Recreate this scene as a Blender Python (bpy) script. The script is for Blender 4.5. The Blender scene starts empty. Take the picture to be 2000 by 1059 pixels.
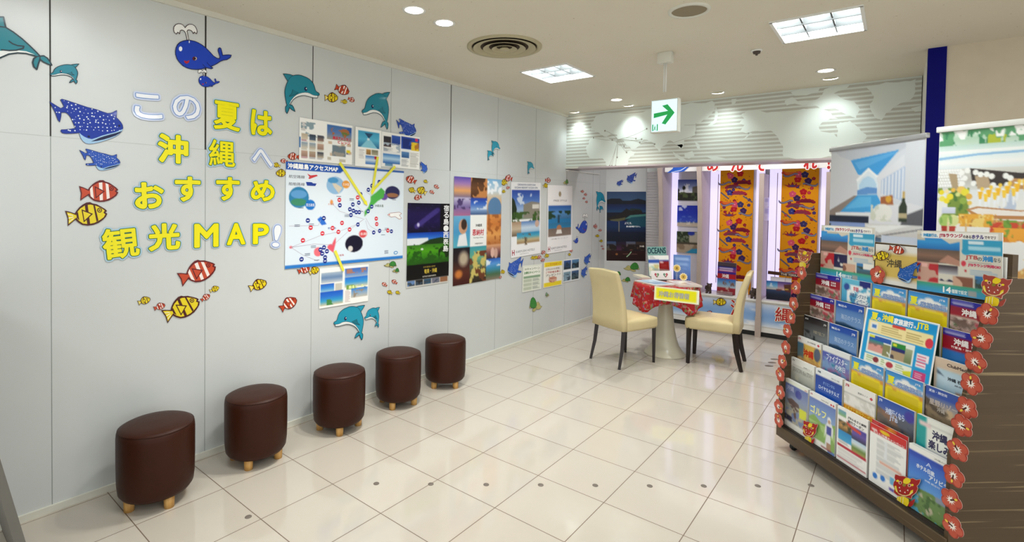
import bpy, math, random
import numpy as np
from mathutils import Matrix, Vector
from mathutils.geometry import tessellate_polygon

SC = bpy.context.scene
COL = SC.collection
rnd = random.Random(7)

# ------------------------------------------------------------------ camera
F_PX, PPX, PPY = 991.936, 945.443, 419.929        # focal length and principal point in pixels of the 2000 x 1059 frame
YAW, PITCH, ROLL = -0.680112, -0.0233567, -0.0151968
CAM = np.array([3.1259, -1.2082, 1.5330])
_f = np.array([math.sin(YAW)*math.cos(PITCH), math.cos(YAW)*math.cos(PITCH), math.sin(PITCH)])
_r0 = np.array([math.cos(YAW), -math.sin(YAW), 0.0]); _d0 = np.cross(_f, _r0)
_r = math.cos(ROLL)*_r0 + math.sin(ROLL)*_d0
_d = -math.sin(ROLL)*_r0 + math.cos(ROLL)*_d0
cd = bpy.data.cameras.new('camera'); cd.sensor_width = 36.0; cd.lens = F_PX/2000*36.0
cd.shift_x = (1000-PPX)/2000; cd.shift_y = -(529.5-PPY)/2000
cd.clip_start = 0.05; cd.clip_end = 100
cam = bpy.data.objects.new('camera', cd); COL.objects.link(cam)
m = Matrix.Identity(4)
for i in range(3):
    m[i][0], m[i][1], m[i][2], m[i][3] = _r[i], -_d[i], -_f[i], CAM[i]
cam.matrix_world = m
SC.camera = cam

# ------------------------------------------------------------------ colour management, world, large lights
vs = SC.view_settings
vs.view_transform = 'Standard'; vs.look = 'None'; vs.gamma = 1.0; vs.use_curve_mapping = False
vs.exposure = 0.32
SC.cycles.max_bounces = 8; SC.cycles.diffuse_bounces = 5; SC.cycles.glossy_bounces = 4
SC.cycles.sample_clamp_indirect = 6.0; SC.cycles.use_denoising = True
W = bpy.data.worlds.new('world'); SC.world = W; W.use_nodes = True
W.node_tree.nodes['Background'].inputs[0].default_value = (0.94, 0.985, 1.0, 1)
W.node_tree.nodes['Background'].inputs[1].default_value = 1.12

def area(name, loc, size, power, col=(.93, .985, 1)):
    l = bpy.data.lights.new(name, 'AREA'); l.energy = power; l.size = size; l.color = col; l.shape = 'SQUARE'
    o = bpy.data.objects.new(name, l); o.location = loc; COL.objects.link(o); return o
# unseen lamps added behind and beside the camera to brighten walls and rack
for x, y, p in ((1.6, -0.1, 7), (3.44, -0.1, 8), (1.6, -2.6, 13), (3.44, -2.6, 13), (4.6, 1.1, 20), (5.3, -0.6, 16), (.95, -.55, 7)):
    area('unseen_ceiling_lamp', (x, y, 2.615), .45, p)

# unseen lamp added behind the map fascia to brighten the display
_l = bpy.data.lights.new('display_fill_lamp', 'AREA'); _l.shape = 'RECTANGLE'; _l.size = 1.9; _l.size_y = .12; _l.energy = 11; _l.color = (1, .95, .99)
_o = bpy.data.objects.new('display_fill_lamp', _l); _o.location = (1.75, 4.72, 2.36); _o.rotation_euler = (math.radians(32), 0, 0); COL.objects.link(_o)

# ------------------------------------------------------------------ pixel rays -> points on real planes
def ray(u, v):
    return _r*((u-PPX)/F_PX) + _d*((v-PPY)/F_PX) + _f
def onz(u, v, z=0.0):
    d = ray(u, v); return CAM + d*((z-CAM[2])/d[2])

class Frame:
    """A flat surface in the room: origin, unit axes U (to the right) and V (up), outward normal N."""
    def __init__(s, O, U, V):
        s.O = np.array(O, float); s.U = np.array(U, float); s.U /= np.linalg.norm(s.U)
        s.V = np.array(V, float); s.V -= s.U*np.dot(s.U, s.V); s.V /= np.linalg.norm(s.V); s.N = np.cross(s.U, s.V)
    def uv(s, u, v):
        d = ray(u, v); t = np.dot(s.O-CAM, s.N)/np.dot(d, s.N); p = CAM+d*t-s.O
        return np.array([np.dot(p, s.U), np.dot(p, s.V)])
    def at(s, a, b, h=0.0, rot=0.0):
        c, q = math.cos(rot), math.sin(rot)
        U = s.U*c+s.V*q; V = -s.U*q+s.V*c
        P = s.O+s.U*a+s.V*b+s.N*h
        M = Matrix.Identity(4)
        for i in range(3):
            M[i][0], M[i][1], M[i][2], M[i][3] = U[i], V[i], s.N[i], P[i]
        return M

# ------------------------------------------------------------------ colours and materials
def lin(c):
    if isinstance(c, str):
        c = [int(c[i:i+2], 16)/255 for i in (0, 2, 4)]
    return tuple(((x/12.92) if x <= .04045 else ((x+.055)/1.055)**2.4) for x in c)

class NT:
    def __init__(s, name):
        s.m = bpy.data.materials.new(name); s.m.use_nodes = True; s.t = s.m.node_tree
        s.b = s.t.nodes['Principled BSDF']
    def n(s, kind, **kw):
        x = s.t.nodes.new(kind)
        for k, v in kw.items(): setattr(x, k, v)
        return x
    def link(s, a, b): s.t.links.new(a, b)
    def val(s, sock, v):
        if hasattr(v, 'is_linked'): s.link(v, sock)
        else: sock.default_value = v
    def math(s, op, a, b=None, c=None):
        x = s.n('ShaderNodeMath', operation=op)
        for i, v in enumerate((a, b, c)):
            if v is not None: s.val(x.inputs[i], v)
        return x.outputs[0]
    def mix(s, f, a, b):
        x = s.n('ShaderNodeMix', data_type='RGBA')
        s.val(x.inputs[0], f); s.val(x.inputs[6], a); s.val(x.inputs[7], b); return x.outputs[2]
    def obj(s): return s.n('ShaderNodeTexCoord').outputs['Object']
    def noise(s, vec, scale, detail=3.0):
        x = s.n('ShaderNodeTexNoise'); s.link(vec, x.inputs['Vector']); x.inputs['Scale'].default_value = scale; x.inputs['Detail'].default_value = detail
        return x.outputs['Fac']
    def scale(s, vec, sc):
        x = s.n('ShaderNodeMapping'); s.link(vec, x.inputs[0]); x.inputs[3].default_value = sc; return x.outputs[0]
    def bump(s, h, strength=.2, dist=.01):
        x = s.n('ShaderNodeBump'); s.link(h, x.inputs['Height']); x.inputs['Strength'].default_value = strength; x.inputs['Distance'].default_value = dist
        s.link(x.outputs[0], s.b.inputs['Normal'])
    def ramp(s, f, stops):
        x = s.n('ShaderNodeValToRGB'); s.link(f, x.inputs[0]); e = x.color_ramp.elements
        while len(e) < len(stops): e.new(.5)
        for i, (p, c) in enumerate(stops): e[i].position = p; e[i].color = (*lin(c), 1)
        return x.outputs[0]

def mat(name, c, rough=.5, metal=0.0, emit=None, spec=None, coat=0.0, trans=0.0, var=.06, nscale=12.0):
    k = NT(name); b = k.b; col = lin(c)
    if var:
        f = k.noise(k.obj(), nscale)
        k.link(k.mix(f, (*[x*(1-var) for x in col], 1), (*[min(1, x*(1+var)) for x in col], 1)), b.inputs['Base Color'])
    else: b.inputs['Base Color'].default_value = (*col, 1)
    b.inputs['Roughness'].default_value = rough; b.inputs['Metallic'].default_value = metal
    if spec is not None: b.inputs['Specular IOR Level'].default_value = spec
    if coat: b.inputs['Coat Weight'].default_value = coat; b.inputs['Coat Roughness'].default_value = .08
    if trans: b.inputs['Transmission Weight'].default_value = trans
    if emit:
        b.inputs['Emission Color'].default_value = (*lin(emit[0]), 1); b.inputs['Emission Strength'].default_value = emit[1]
    return k.m

def print_mat(name, rough, coat=0.0):
    k = NT(name); a = k.n('ShaderNodeAttribute', attribute_name='Col'); k.link(a.outputs['Color'], k.b.inputs['Base Color'])
    k.b.inputs['Roughness'].default_value = rough; k.b.inputs['Specular IOR Level'].default_value = .25
    if coat: k.b.inputs['Coat Weight'].default_value = coat; k.b.inputs['Coat Roughness'].default_value = .05
    return k.m
M = {}
M['print'] = print_mat('printed_paper', .42)
M['gloss'] = print_mat('laminated_print', .28, .2)
M['cloth'] = print_mat('printed_cloth', .8)

# wall panels, seams
k = NT('wall_panel'); f = k.noise(k.scale(k.obj(), (3, 3, 3)), 2.0)
k.link(k.mix(f, (*lin('cbcfcf'), 1), (*lin('d0d3d2'), 1)), k.b.inputs['Base Color']); k.b.inputs['Roughness'].default_value = .28; k.b.inputs['Specular IOR Level'].default_value = .5
k.bump(k.noise(k.obj(), 260, 2), .04, .002); M['wall'] = k.m
M['seam_dark'] = mat('seam_dark', '2c2824', .6); M['seam_thin'] = mat('seam_thin', '8d9390', .6)
M['white'] = mat('white_paint', 'e4e4df', .45); M['trim'] = mat('trim_cream', 'd9d8cc', .5)
# floor tiles 0.4 m
k = NT('floor_tile'); o = k.obj(); sx = k.n('ShaderNodeSeparateXYZ'); k.link(o, sx.inputs[0])
gx = k.math('DIVIDE', sx.outputs[0], .4); gy = k.math('DIVIDE', sx.outputs[1], .4)
fx = k.math('ABSOLUTE', k.math('SUBTRACT', k.math('FRACT', k.math('ADD', gx, .5)), .5)); fy = k.math('ABSOLUTE', k.math('SUBTRACT', k.math('FRACT', k.math('ADD', gy, .5)), .5))
g = k.math('LESS_THAN', k.math('MINIMUM', fx, fy), .0052)
cv = k.n('ShaderNodeCombineXYZ'); k.link(k.math('FLOOR', gx), cv.inputs[0]); k.link(k.math('FLOOR', gy), cv.inputs[1])
wn = k.n('ShaderNodeTexWhiteNoise', noise_dimensions='3D'); k.link(cv.outputs[0], wn.inputs['Vector'])
c1 = k.mix(wn.outputs['Value'], (*lin('beb5a9'), 1), (*lin('c5bcb1'), 1)); cl = k.mix(k.noise(o, 7, 5), c1, (*lin('c5bdb0'), 1))
k.link(k.mix(g, cl, (*lin('6a5646'), 1)), k.b.inputs['Base Color'])
k.link(k.mix(g, (.07, .07, .07, 1), (.7, .7, .7, 1)), k.b.inputs['Roughness']); k.b.inputs['Specular IOR Level'].default_value = .7
M['floor'] = k.m
# ceiling
k = NT('ceiling_board'); o = k.obj(); nz = k.noise(o, 2.2, 4); sp = k.noise(o, 55, 3)
k.link(k.mix(k.math('GREATER_THAN', sp, .72), k.mix(nz, (*lin('d8d0be'), 1), (*lin('ded7c6'), 1)), (*lin('b5aa92'), 1)), k.b.inputs['Base Color'])
k.b.inputs['Roughness'].default_value = .8; k.bump(k.noise(o, 120, 4), .25, .004); M['ceiling'] = k.m
# fascia stripes
k = NT('fascia_stripe'); sx = k.n('ShaderNodeSeparateXYZ'); k.link(k.obj(), sx.inputs[0])
fr = k.math('FRACT', k.math('MULTIPLY', sx.outputs[2], 26.0)); st = k.math('GREATER_THAN', fr, .45)
k.link(k.mix(st, (*lin('dae1db'), 1), (*lin('bebfb5'), 1)), k.b.inputs['Base Color']); k.b.inputs['Roughness'].default_value = .45; M['stripe'] = k.m
M['land'] = mat('map_land', 'dfe6e0', .45)
M['beige'] = mat('beige_wall', 'cfc2ac', .7); M['blue'] = mat('blue_laminate', '02026a', .5, spec=.12)
M['divider'] = mat('champagne_panel', 'b3a49a', .35); M['divider_in'] = mat('grey_lilac_panel', 'b7a9ad', .4)
# leather
def leather(name, c, rough, s=90, sp=.35):
    k = NT(name); k.b.inputs['Specular IOR Level'].default_value = sp; o = k.obj(); n1 = k.noise(o, s, 5); col = lin(c)
    k.link(k.mix(k.noise(o, 6), (*[x*.9 for x in col], 1), (*[x*1.08 for x in col], 1)), k.b.inputs['Base Color'])
    k.b.inputs['Roughness'].default_value = rough; k.bump(n1, .18, .003); return k.m
M['brown'] = leather('brown_leather', '351506', .46, 90, .22); M['cream'] = leather('cream_leather', 'd3c296', .4)
def wood(name, a, b, c, rough, axis=0, sc=(2.2, 60, 60)):
    k = NT(name); o = k.obj(); v = k.scale(o, sc); f = k.noise(v, 1.0, 6); f2 = k.noise(v, .28, 3)
    r = k.ramp(f, ((.3, a), (.55, b), (.78, c))); k.link(k.mix(k.math('MULTIPLY', f2, .5), r, (*lin(a), 1)), k.b.inputs['Base Color'])
    k.b.inputs['Roughness'].default_value = rough; return k.m
M['leg_pale'] = wood('pale_beech', 'b88746', 'd0a05a', 'ddb878', .5, sc=(60, 60, 4)); M['leg_dark'] = wood('dark_walnut', '120503', '1a0906', '240e09', .35, sc=(60, 60, 4))
def rackwood():
    k = NT('dark_grained_laminate'); o = k.obj(); f = k.noise(k.scale(o, (.9, .9, 60)), 1.0, 4); f2 = k.noise(k.scale(o, (.5, .5, 17)), 1.0, 2); f3 = k.noise(k.scale(o, (1.1, 1.1, 130)), 1.0, 1)
    base = k.mix(f2, (*lin('37271a'), 1), (*lin('5e4c36'), 1)); mid = k.mix(f3, base, (*lin('50402c'), 1))
    k.link(k.mix(k.ramp(f, ((.575, '000000'), (.68, 'ffffff'))), mid, (*lin('8c7a5a'), 1)), k.b.inputs['Base Color'])
    k.b.inputs['Roughness'].default_value = .45; k.b.inputs['Specular IOR Level'].default_value = .3; return k.m
M['rack'] = rackwood(); M['rack_dark'] = mat('dark_brown_board', '2b2019', .5)
M['black'] = mat('black_plastic', '141414', .4); M['steel'] = mat('steel', 'a8a8a8', .3, 1.0, var=0); M['silver'] = mat('silver_rail', 'b9b9bb', .35, .6)
M['pedestal'] = mat('pedestal_gloss_white', 'cfc9b4', .25)
M['lamp'] = mat('lamp_diffuser', 'ffffff', .5, emit=('f4fdff', 40.0), var=0)
M['down'] = mat('downlight_glow', 'ffffff', .5, emit=('fff2e0', 9.0), var=0)
M['led'] = mat('led_panel', '9a94a8', .6, emit=('dcd2ff', .82), var=0)
M['signlit'] = mat('sign_lit_face', 'd8f0f8', .4, emit=('cdeeff', .55), var=0)
M['green'] = mat('sign_green', '0a9a48', .4, emit=('0a9a48', .35), var=0)
M['vent'] = mat('vent_cream', 'b3a988', .5); M['vent_shade'] = mat('vent_shade', '3a2c1c', .8); M['blade'] = mat('louver_blade', '4a4c4c', .5); M['speaker'] = mat('speaker_mesh', '8d8169', .8)
M['grey'] = mat('grey_board', '6b6862', .6); M['backpanel'] = mat('display_back', 'd9d6de', .5); M['acrylic'] = mat('clear_acrylic', 'f4f6f8', .05, trans=.9, var=0)
M['bronze'] = mat('dark_stoneware', '46382f', .55, var=.3, nscale=60); M['yellow_strip'] = mat('yellow_tape', 'e8dd3a', .35)
M['dot'] = mat('grey_dot', '6f655c', .6); M['louver'] = mat('ribbed_white', 'd6d2d4', .35)

# ------------------------------------------------------------------ object helpers
def link(o, parent=None):
    COL.objects.link(o)
    if parent is not None: o.parent = parent
    return o
def tag(o, label, cat, group=None, kind=None):
    o['label'] = label; o['category'] = cat
    if group: o['group'] = group
    if kind: o['kind'] = kind
    return o
def empty(name, loc=(0, 0, 0), rz=0.0, M4=None):
    o = bpy.data.objects.new(name, None); o.empty_display_size = .05
    if M4 is not None: o.matrix_world = M4
    else: o.location = loc; o.rotation_euler = (0, 0, rz)
    return link(o)
def clone(o, parent=None):
    c = o.copy(); COL.objects.link(c)
    if parent is not None:
        c.parent = parent; c.matrix_parent_inverse = o.matrix_parent_inverse
    for ch in list(o.children): clone(ch, c)
    return c

class MB:
    """Collects vertices and faces (with a material slot) and links them as one mesh object."""
    def __init__(s): s.v = []; s.f = []; s.mi = []; s.sm = []
    def add(s, vs, fs, mi=0, smooth=False):
        b = len(s.v); s.v += [tuple(p) for p in vs]
        for f in fs: s.f.append([b+i for i in f]); s.mi.append(mi); s.sm.append(smooth)
        return s
    def box(s, a, b, mi=0):
        x0, y0, z0 = a; x1, y1, z1 = b
        return s.add([(x0, y0, z0), (x1, y0, z0), (x1, y1, z0), (x0, y1, z0), (x0, y0, z1), (x1, y0, z1), (x1, y1, z1), (x0, y1, z1)],
                     [(3, 2, 1, 0), (4, 5, 6, 7), (0, 1, 5, 4), (1, 2, 6, 5), (2, 3, 7, 6), (3, 0, 4, 7)], mi)
    def prism(s, pts, axis, a, b, mi=0):
        """polygon pts in the two other axes, swept along axis from a to b"""
        def P(p, t):
            q = list(p); q.insert(axis, t); return tuple(q)
        n = len(pts); vs = [P(p, a) for p in pts]+[P(p, b) for p in pts]
        fs = [(i, (i+1) % n, n+(i+1) % n, n+i) for i in range(n)]
        tri = tessellate_polygon([[Vector((p[0], p[1], 0)) for p in pts]])
        fs += [tuple(t) for t in tri]+[tuple(n+i for i in reversed(t)) for t in tri]
        return s.add(vs, fs, mi)
    def lathe(s, prof, n=32, c=(0, 0, 0), mi=0, smooth=True, cap=True):
        b = len(s.v)
        for r, z in prof:
            for i in range(n):
                t = 2*math.pi*i/n; s.v.append((c[0]+r*math.cos(t), c[1]+r*math.sin(t), c[2]+z))
        for j in range(len(prof)-1):
            for i in range(n):
                s.f.append([b+j*n+i, b+j*n+(i+1) % n, b+(j+1)*n+(i+1) % n, b+(j+1)*n+i]); s.mi.append(mi); s.sm.append(smooth)
        if cap:
            s.f.append([b+i for i in reversed(range(n))]); s.mi.append(mi); s.sm.append(False)
            e = b+(len(prof)-1)*n; s.f.append([e+i for i in range(n)]); s.mi.append(mi); s.sm.append(False)
        return s
    def tube(s, pts, rad, n=10, mi=0):
        """tapered tube through points; rad one radius per point"""
        b = len(s.v); P = [np.array(p, float) for p in pts]
        for j, p in enumerate(P):
            t = P[min(j+1, len(P)-1)]-P[max(j-1, 0)]; t /= np.linalg.norm(t)
            a = np.cross(t, (1, 0, 0) if abs(t[0]) < .9 else (0, 1, 0)); a /= np.linalg.norm(a); c = np.cross(t, a)
            for i in range(n):
                w = 2*math.pi*i/n; s.v.append(tuple(p+(a*math.cos(w)+c*math.sin(w))*rad[j]))
        for j in range(len(P)-1):
            for i in range(n): s.f.append([b+j*n+i, b+j*n+(i+1) % n, b+(j+1)*n+(i+1) % n, b+(j+1)*n+i]); s.mi.append(mi); s.sm.append(n > 6)
        s.f.append([b+i for i in reversed(range(n))]); s.mi.append(mi); s.sm.append(False)
        e = b+(len(P)-1)*n; s.f.append([e+i for i in range(n)]); s.mi.append(mi); s.sm.append(False)
        return s
    def build(s, name, mats, parent=None, M4=None, bevel=0.0, seg=2, subsurf=0):
        me = bpy.data.meshes.new(name); me.from_pydata(s.v, [], s.f)
        for x in (mats if isinstance(mats, (list, tuple)) else [mats]): me.materials.append(M[x])
        me.polygons.foreach_set('material_index', s.mi); me.polygons.foreach_set('use_smooth', s.sm); me.update()
        o = bpy.data.objects.new(name, me); link(o, parent)
        if M4 is not None: o.matrix_local = M4
        if bevel:
            w = o.modifiers.new('bevel', 'BEVEL'); w.width = bevel; w.segments = seg; w.limit_method = 'ANGLE'
            for p in me.polygons: p.use_smooth = True
        if subsurf:
            w = o.modifiers.new('sub', 'SUBSURF'); w.levels = w.render_levels = subsurf
        return o

# ------------------------------------------------------------------ lettering (Blender's own font)
_glyph = {}
def glyph(body):
    if body in _glyph: return _glyph[body]
    c = bpy.data.curves.new('lettering', 'FONT'); c.body = body; c.size = 1; c.resolution_u = 3
    o = bpy.data.objects.new('lettering', c); COL.objects.link(o); bpy.context.view_layer.update()
    me = bpy.data.meshes.new_from_object(o.evaluated_get(bpy.context.evaluated_depsgraph_get()))
    v = np.array([(p.co.x, p.co.y) for p in me.vertices]) if len(me.vertices) else np.zeros((0, 2))
    f = [tuple(p.vertices) for p in me.polygons]
    cnt = {}
    for q in f:
        for i in range(len(q)):
            e = tuple(sorted((q[i], q[(i+1) % len(q)]))); cnt[e] = cnt.get(e, 0)+1
    bd = [e for e, n in cnt.items() if n == 1]
    bpy.data.objects.remove(o); bpy.data.curves.remove(c); bpy.data.meshes.remove(me)
    _glyph[body] = (v, f, bd); return _glyph[body]

class Art:
    """Coloured flat shapes in local x, y (metres) stacked in z, kept as one mesh with a colour per face."""
    def __init__(s): s.v = []; s.f = []; s.c = []
    def face(s, pts, col):
        b = len(s.v); s.v += [tuple(map(float, p)) for p in pts]; s.f.append(tuple(range(b, b+len(pts)))); s.c.append(lin(col)); return s
    def poly(s, pts, col, z):
        b = len(s.v); s.v += [(float(p[0]), float(p[1]), z) for p in pts]; c = lin(col)
        a = sum(pts[i][0]*pts[(i+1) % len(pts)][1]-pts[(i+1) % len(pts)][0]*pts[i][1] for i in range(len(pts)))
        for t in tessellate_polygon([[Vector((p[0], p[1], 0)) for p in pts]]):
            p, q, r = (pts[i] for i in t); ar = (q[0]-p[0])*(r[1]-p[1])-(q[1]-p[1])*(r[0]-p[0])
            t = tuple(b+i for i in t); s.f.append(t if ar > 0 else t[::-1]); s.c.append(c)
        return s
    def slab(s, pts, col, z0, z1, side=None):
        s.poly(pts, col, z1); n = len(pts)
        a = sum(pts[i][0]*pts[(i+1) % n][1]-pts[(i+1) % n][0]*pts[i][1] for i in range(n))
        for i in range(n):
            p, q = pts[i], pts[(i+1) % n]
            w = [(p[0], p[1], z0), (q[0], q[1], z0), (q[0], q[1], z1), (p[0], p[1], z1)]
            s.face(w if a > 0 else w[::-1], side or col)
        return s
    def rect(s, x0, y0, x1, y1, col, z): return s.poly([(x0, y0), (x1, y0), (x1, y1), (x0, y1)], col, z)
    def disc(s, cx, cy, rx, ry, col, z, n=16, rot=0.0):
        c, q = math.cos(rot), math.sin(rot); P = []
        for i in range(n):
            t = 2*math.pi*i/n; x, y = rx*math.cos(t), ry*math.sin(t); P.append((cx+x*c-y*q, cy+x*q+y*c))
        return s.poly(P, col, z)
    def stroke(s, pts, w, col, z, closed=False, joints=True, dz=2e-6):
        P = [np.array(p, float) for p in pts]; n = len(P)
        for i in range(n if closed else n-1):
            a, b = P[i], P[(i+1) % n]; d = b-a; L = np.linalg.norm(d)
            if L < 1e-7: continue
            t = np.array([-d[1], d[0]])/L*w/2; zz = z+i*dz
            s.poly([a-t, b-t, b+t, a+t], col, zz)
            if joints: s.disc(b[0], b[1], w/2, w/2, col, zz+dz*.5, 8)
        if joints and not closed: s.disc(P[0][0], P[0][1], w/2, w/2, col, z-dz*.5, 8)
        return s
    def text(s, body, rect, col, z, bold=0.0, keep=None, joints=False):
        """lettering stretched into rect; keep='l'/'c' keeps the natural width"""
        v, f, bd = glyph(body)
        if not len(v): return s
        x0, y0, x1, y1 = rect; lo, hi = v.min(0), v.max(0)
        sy = (y1-y0)/max(hi[1]-lo[1], 1e-6); sx = (x1-x0)/max(hi[0]-lo[0], 1e-6)
        if keep: sx = min(sx, sy) if keep == 'm' else sy
        ox = x0 if keep != 'c' else (x0+x1)/2-(hi[0]-lo[0])*sx/2
        q = np.stack([ox+(v[:, 0]-lo[0])*sx, y0+(v[:, 1]-lo[1])*sy], 1); c = lin(col); b = len(s.v)
        s.v += [(float(p[0]), float(p[1]), z) for p in q]
        for t in f: s.f.append(tuple(b+i for i in t)); s.c.append(c)
        if bold:
            lo_ = 8e-4 if joints else 2e-4; st_ = lo_*.95/len(bd)
            for i, (a, e) in enumerate(bd): s.stroke([q[a], q[e]], bold, col, z-lo_+i*st_, joints=joints, dz=st_*.4)
        return s
    def build(s, name, material='print', parent=None, M4=None):
        me = bpy.data.meshes.new(name); me.from_pydata(s.v, [], s.f); me.materials.append(M[material])
        at = me.color_attributes.new('Col', 'FLOAT_COLOR', 'CORNER')
        arr = np.concatenate([np.tile((*c, 1.0), (len(f), 1)) for c, f in zip(s.c, s.f)]).astype(np.float32)
        at.data.foreach_set('color', arr.ravel()); me.update()
        o = bpy.data.objects.new(name, me); link(o, parent)
        if M4 is not None: o.matrix_local = M4
        return o

class Pic:
    """A printed picture: painted on a small grid in sheet coordinates (x right, y down, both 0..1)."""
    def __init__(s, w, h, bg='ffffff', seed=1):
        s.w, s.h, s.S = w, h, 2; W_, H_ = w*2, h*2
        s.a = np.zeros((H_, W_, 3)); s.x, s.y = np.meshgrid((np.arange(W_)+.5)/W_, (np.arange(H_)+.5)/H_)
        s.a[:] = s.C(bg); s.g = np.random.default_rng(seed)
    @staticmethod
    def C(c): return np.array([int(c[i:i+2], 16)/255 for i in (0, 2, 4)])
    def box(s, x0, y0, x1, y1): return (s.x >= x0) & (s.x < x1) & (s.y >= y0) & (s.y < y1)
    def r(s, x0, y0, x1, y1, c): s.a[s.box(x0, y0, x1, y1)] = s.C(c); return s
    def v(s, x0, y0, x1, y1, *cs):
        k = s.box(x0, y0, x1, y1); t = np.clip((s.y[k]-y0)/(y1-y0), 0, .9999)*(len(cs)-1); i = t.astype(int); f = (t-i)[:, None]
        A = np.array([s.C(c) for c in cs]); s.a[k] = A[i]*(1-f)+A[np.minimum(i+1, len(cs)-1)]*f; return s
    def e(s, cx, cy, rx, ry, c, soft=0.0):
        q = ((s.x-cx)/rx)**2+((s.y-cy)/ry)**2
        if soft:
            f = np.clip((1-q)/soft, 0, 1)[..., None]; s.a = s.a*(1-f)+s.C(c)*f
        else: s.a[q < 1] = s.C(c)
        return s
    def p(s, pts, c):
        k = np.zeros(s.x.shape, bool); n = len(pts)
        for i in range(n):
            (xa, ya), (xb, yb) = pts[i], pts[(i+1) % n]
            if ya == yb: continue
            k ^= ((ya > s.y) != (yb > s.y)) & (s.x < (xb-xa)*(s.y-ya)/(yb-ya)+xa)
        s.a[k] = s.C(c); return s
    def field(s, sc):
        n = max(2, int(sc)); ny = n*s.h/s.w; X, Y = s.x*n, s.y*ny; G = s.g.random((int(Y.max())+3, int(X.max())+3)); i, j = X.astype(int), Y.astype(int); fx, fy = X-i, Y-j
        fx = fx*fx*(3-2*fx); fy = fy*fy*(3-2*fy)
        return (G[j, i]*(1-fx)+G[j, i+1]*fx)*(1-fy)+(G[j+1, i]*(1-fx)+G[j+1, i+1]*fx)*fy
    def n(s, x0, y0, x1, y1, c, sc=12, th=.6):
        """blotches of colour c inside a box"""
        k = s.box(x0, y0, x1, y1) & ((s.field(sc)*.5+s.field(sc*2)*.3+s.field(sc*4.3)*.2) > th); s.a[k] = s.C(c); return s
    def t(s, x0, y0, x1, y1, n, c):
        """n thin lines standing for fine print"""
        h = (y1-y0)/n
        for i in range(n): s.r(x0, y0+i*h+h*.2, x1-(x1-x0)*.35*s.g.random(), y0+i*h+h*.6, c)
        return s
    def mesh(s, w, h, z, name='print', material='print', parent=None, M4=None, fx=None, wx=None):
        """lay the picture over a sheet w x h centred on the local origin"""
        a = s.a.reshape(s.h, 2, s.w, 2, 3).mean((1, 3)); a = np.where(a <= .04045, a/12.92, ((a+.055)/1.055)**2.4)
        H_, W_ = a.shape[:2]; xs_ = np.linspace(0, 1, W_+1); xs_ = wx(xs_) if wx else xs_
        X, Y = np.meshgrid((xs_-.5)*w, np.linspace(h/2, -h/2, H_+1))
        Z = np.full(X.shape, z) if fx is None else fx(X, Y)+z
        co = np.stack([X, Y, Z], -1).reshape(-1, 3); ii = np.arange((H_+1)*(W_+1)).reshape(H_+1, W_+1)
        fs = np.stack([ii[1:, :-1], ii[1:, 1:], ii[:-1, 1:], ii[:-1, :-1]], -1).reshape(-1, 4)
        me = bpy.data.meshes.new(name); me.from_pydata(co.tolist(), [], fs.tolist()); me.materials.append(M[material])
        pad = np.pad(a, ((0, 1), (0, 1), (0, 0)), 'edge'); pad2 = np.pad(a, ((1, 0), (1, 0), (0, 0)), 'edge')
        vc = (pad+pad2)/2
        at = me.color_attributes.new('Col', 'FLOAT_COLOR', 'POINT')
        at.data.foreach_set('color', np.concatenate([vc, np.ones((*vc.shape[:2], 1))], -1).astype(np.float32).ravel()); me.update()
        o = bpy.data.objects.new(name, me); link(o, parent)
        if M4 is not None: o.matrix_local = M4
        return o

def quad(fr, tl, tr, bl, br):
    """size and placement on a frame of a sheet whose corners are seen at four pixels"""
    a, b, c, d = (fr.uv(*p) for p in (tl, tr, bl, br)); ctr = (a+b+c+d)/4; U = (b-a+d-c)/2; V = (a-c+b-d)/2
    return ctr, np.linalg.norm(U), np.linalg.norm(V), math.atan2(U[1], U[0])

def sheet(fr, corners, name, label, cat, pic=None, texts=(), gap=.003, th=.0015, group=None, paper='f2f2ee', margin=0.0, material='print', fx=None, extra=None):
    """a sheet of paper or board lying on a frame, with a printed picture and lettering as its parts"""
    ctr, w, h, rot = quad(fr, *corners)
    # proportions were read off the foreshortened sheet: undo the foreshortening across its width
    ca, sa = math.cos(rot), math.sin(rot); dep = [np.dot(fr.O+fr.U*(ctr[0]+k*w/2*ca)+fr.V*(ctr[1]+k*w/2*sa)-CAM, _f) for k in (-1, 1)]
    wx = lambda q: q*dep[0]/(dep[1]-q*(dep[1]-dep[0]))
    A = Art(); A.slab([(-w/2, -h/2), (w/2, -h/2), (w/2, h/2), (-w/2, h/2)], paper, 0, th, 'd8d8d2')
    o = A.build(name, material, M4=fr.at(ctr[0], ctr[1], gap, rot)); tag(o, label, cat, group)
    if pic is not None: pic.mesh(w-2*margin, h-2*margin, th+.0003, 'print', material, o, wx=wx)
    B = Art()
    for t in texts:
        body, (x0, y0, x1, y1), col = t[:3]; x0, x1 = wx(x0), wx(x1); bold = t[3] if len(t) > 3 else 0; keep = t[4] if len(t) > 4 else None
        B.text(body, ((x0-.5)*w, (.5-y1)*h, (x1-.5)*w, (.5-y0)*h), col, th+.0009, bold, keep)
    if extra: extra(B, w, h, th+.0007)
    sheet.wx = wx
    if B.f: B.build('lettering', material, o)
    return o
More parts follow.
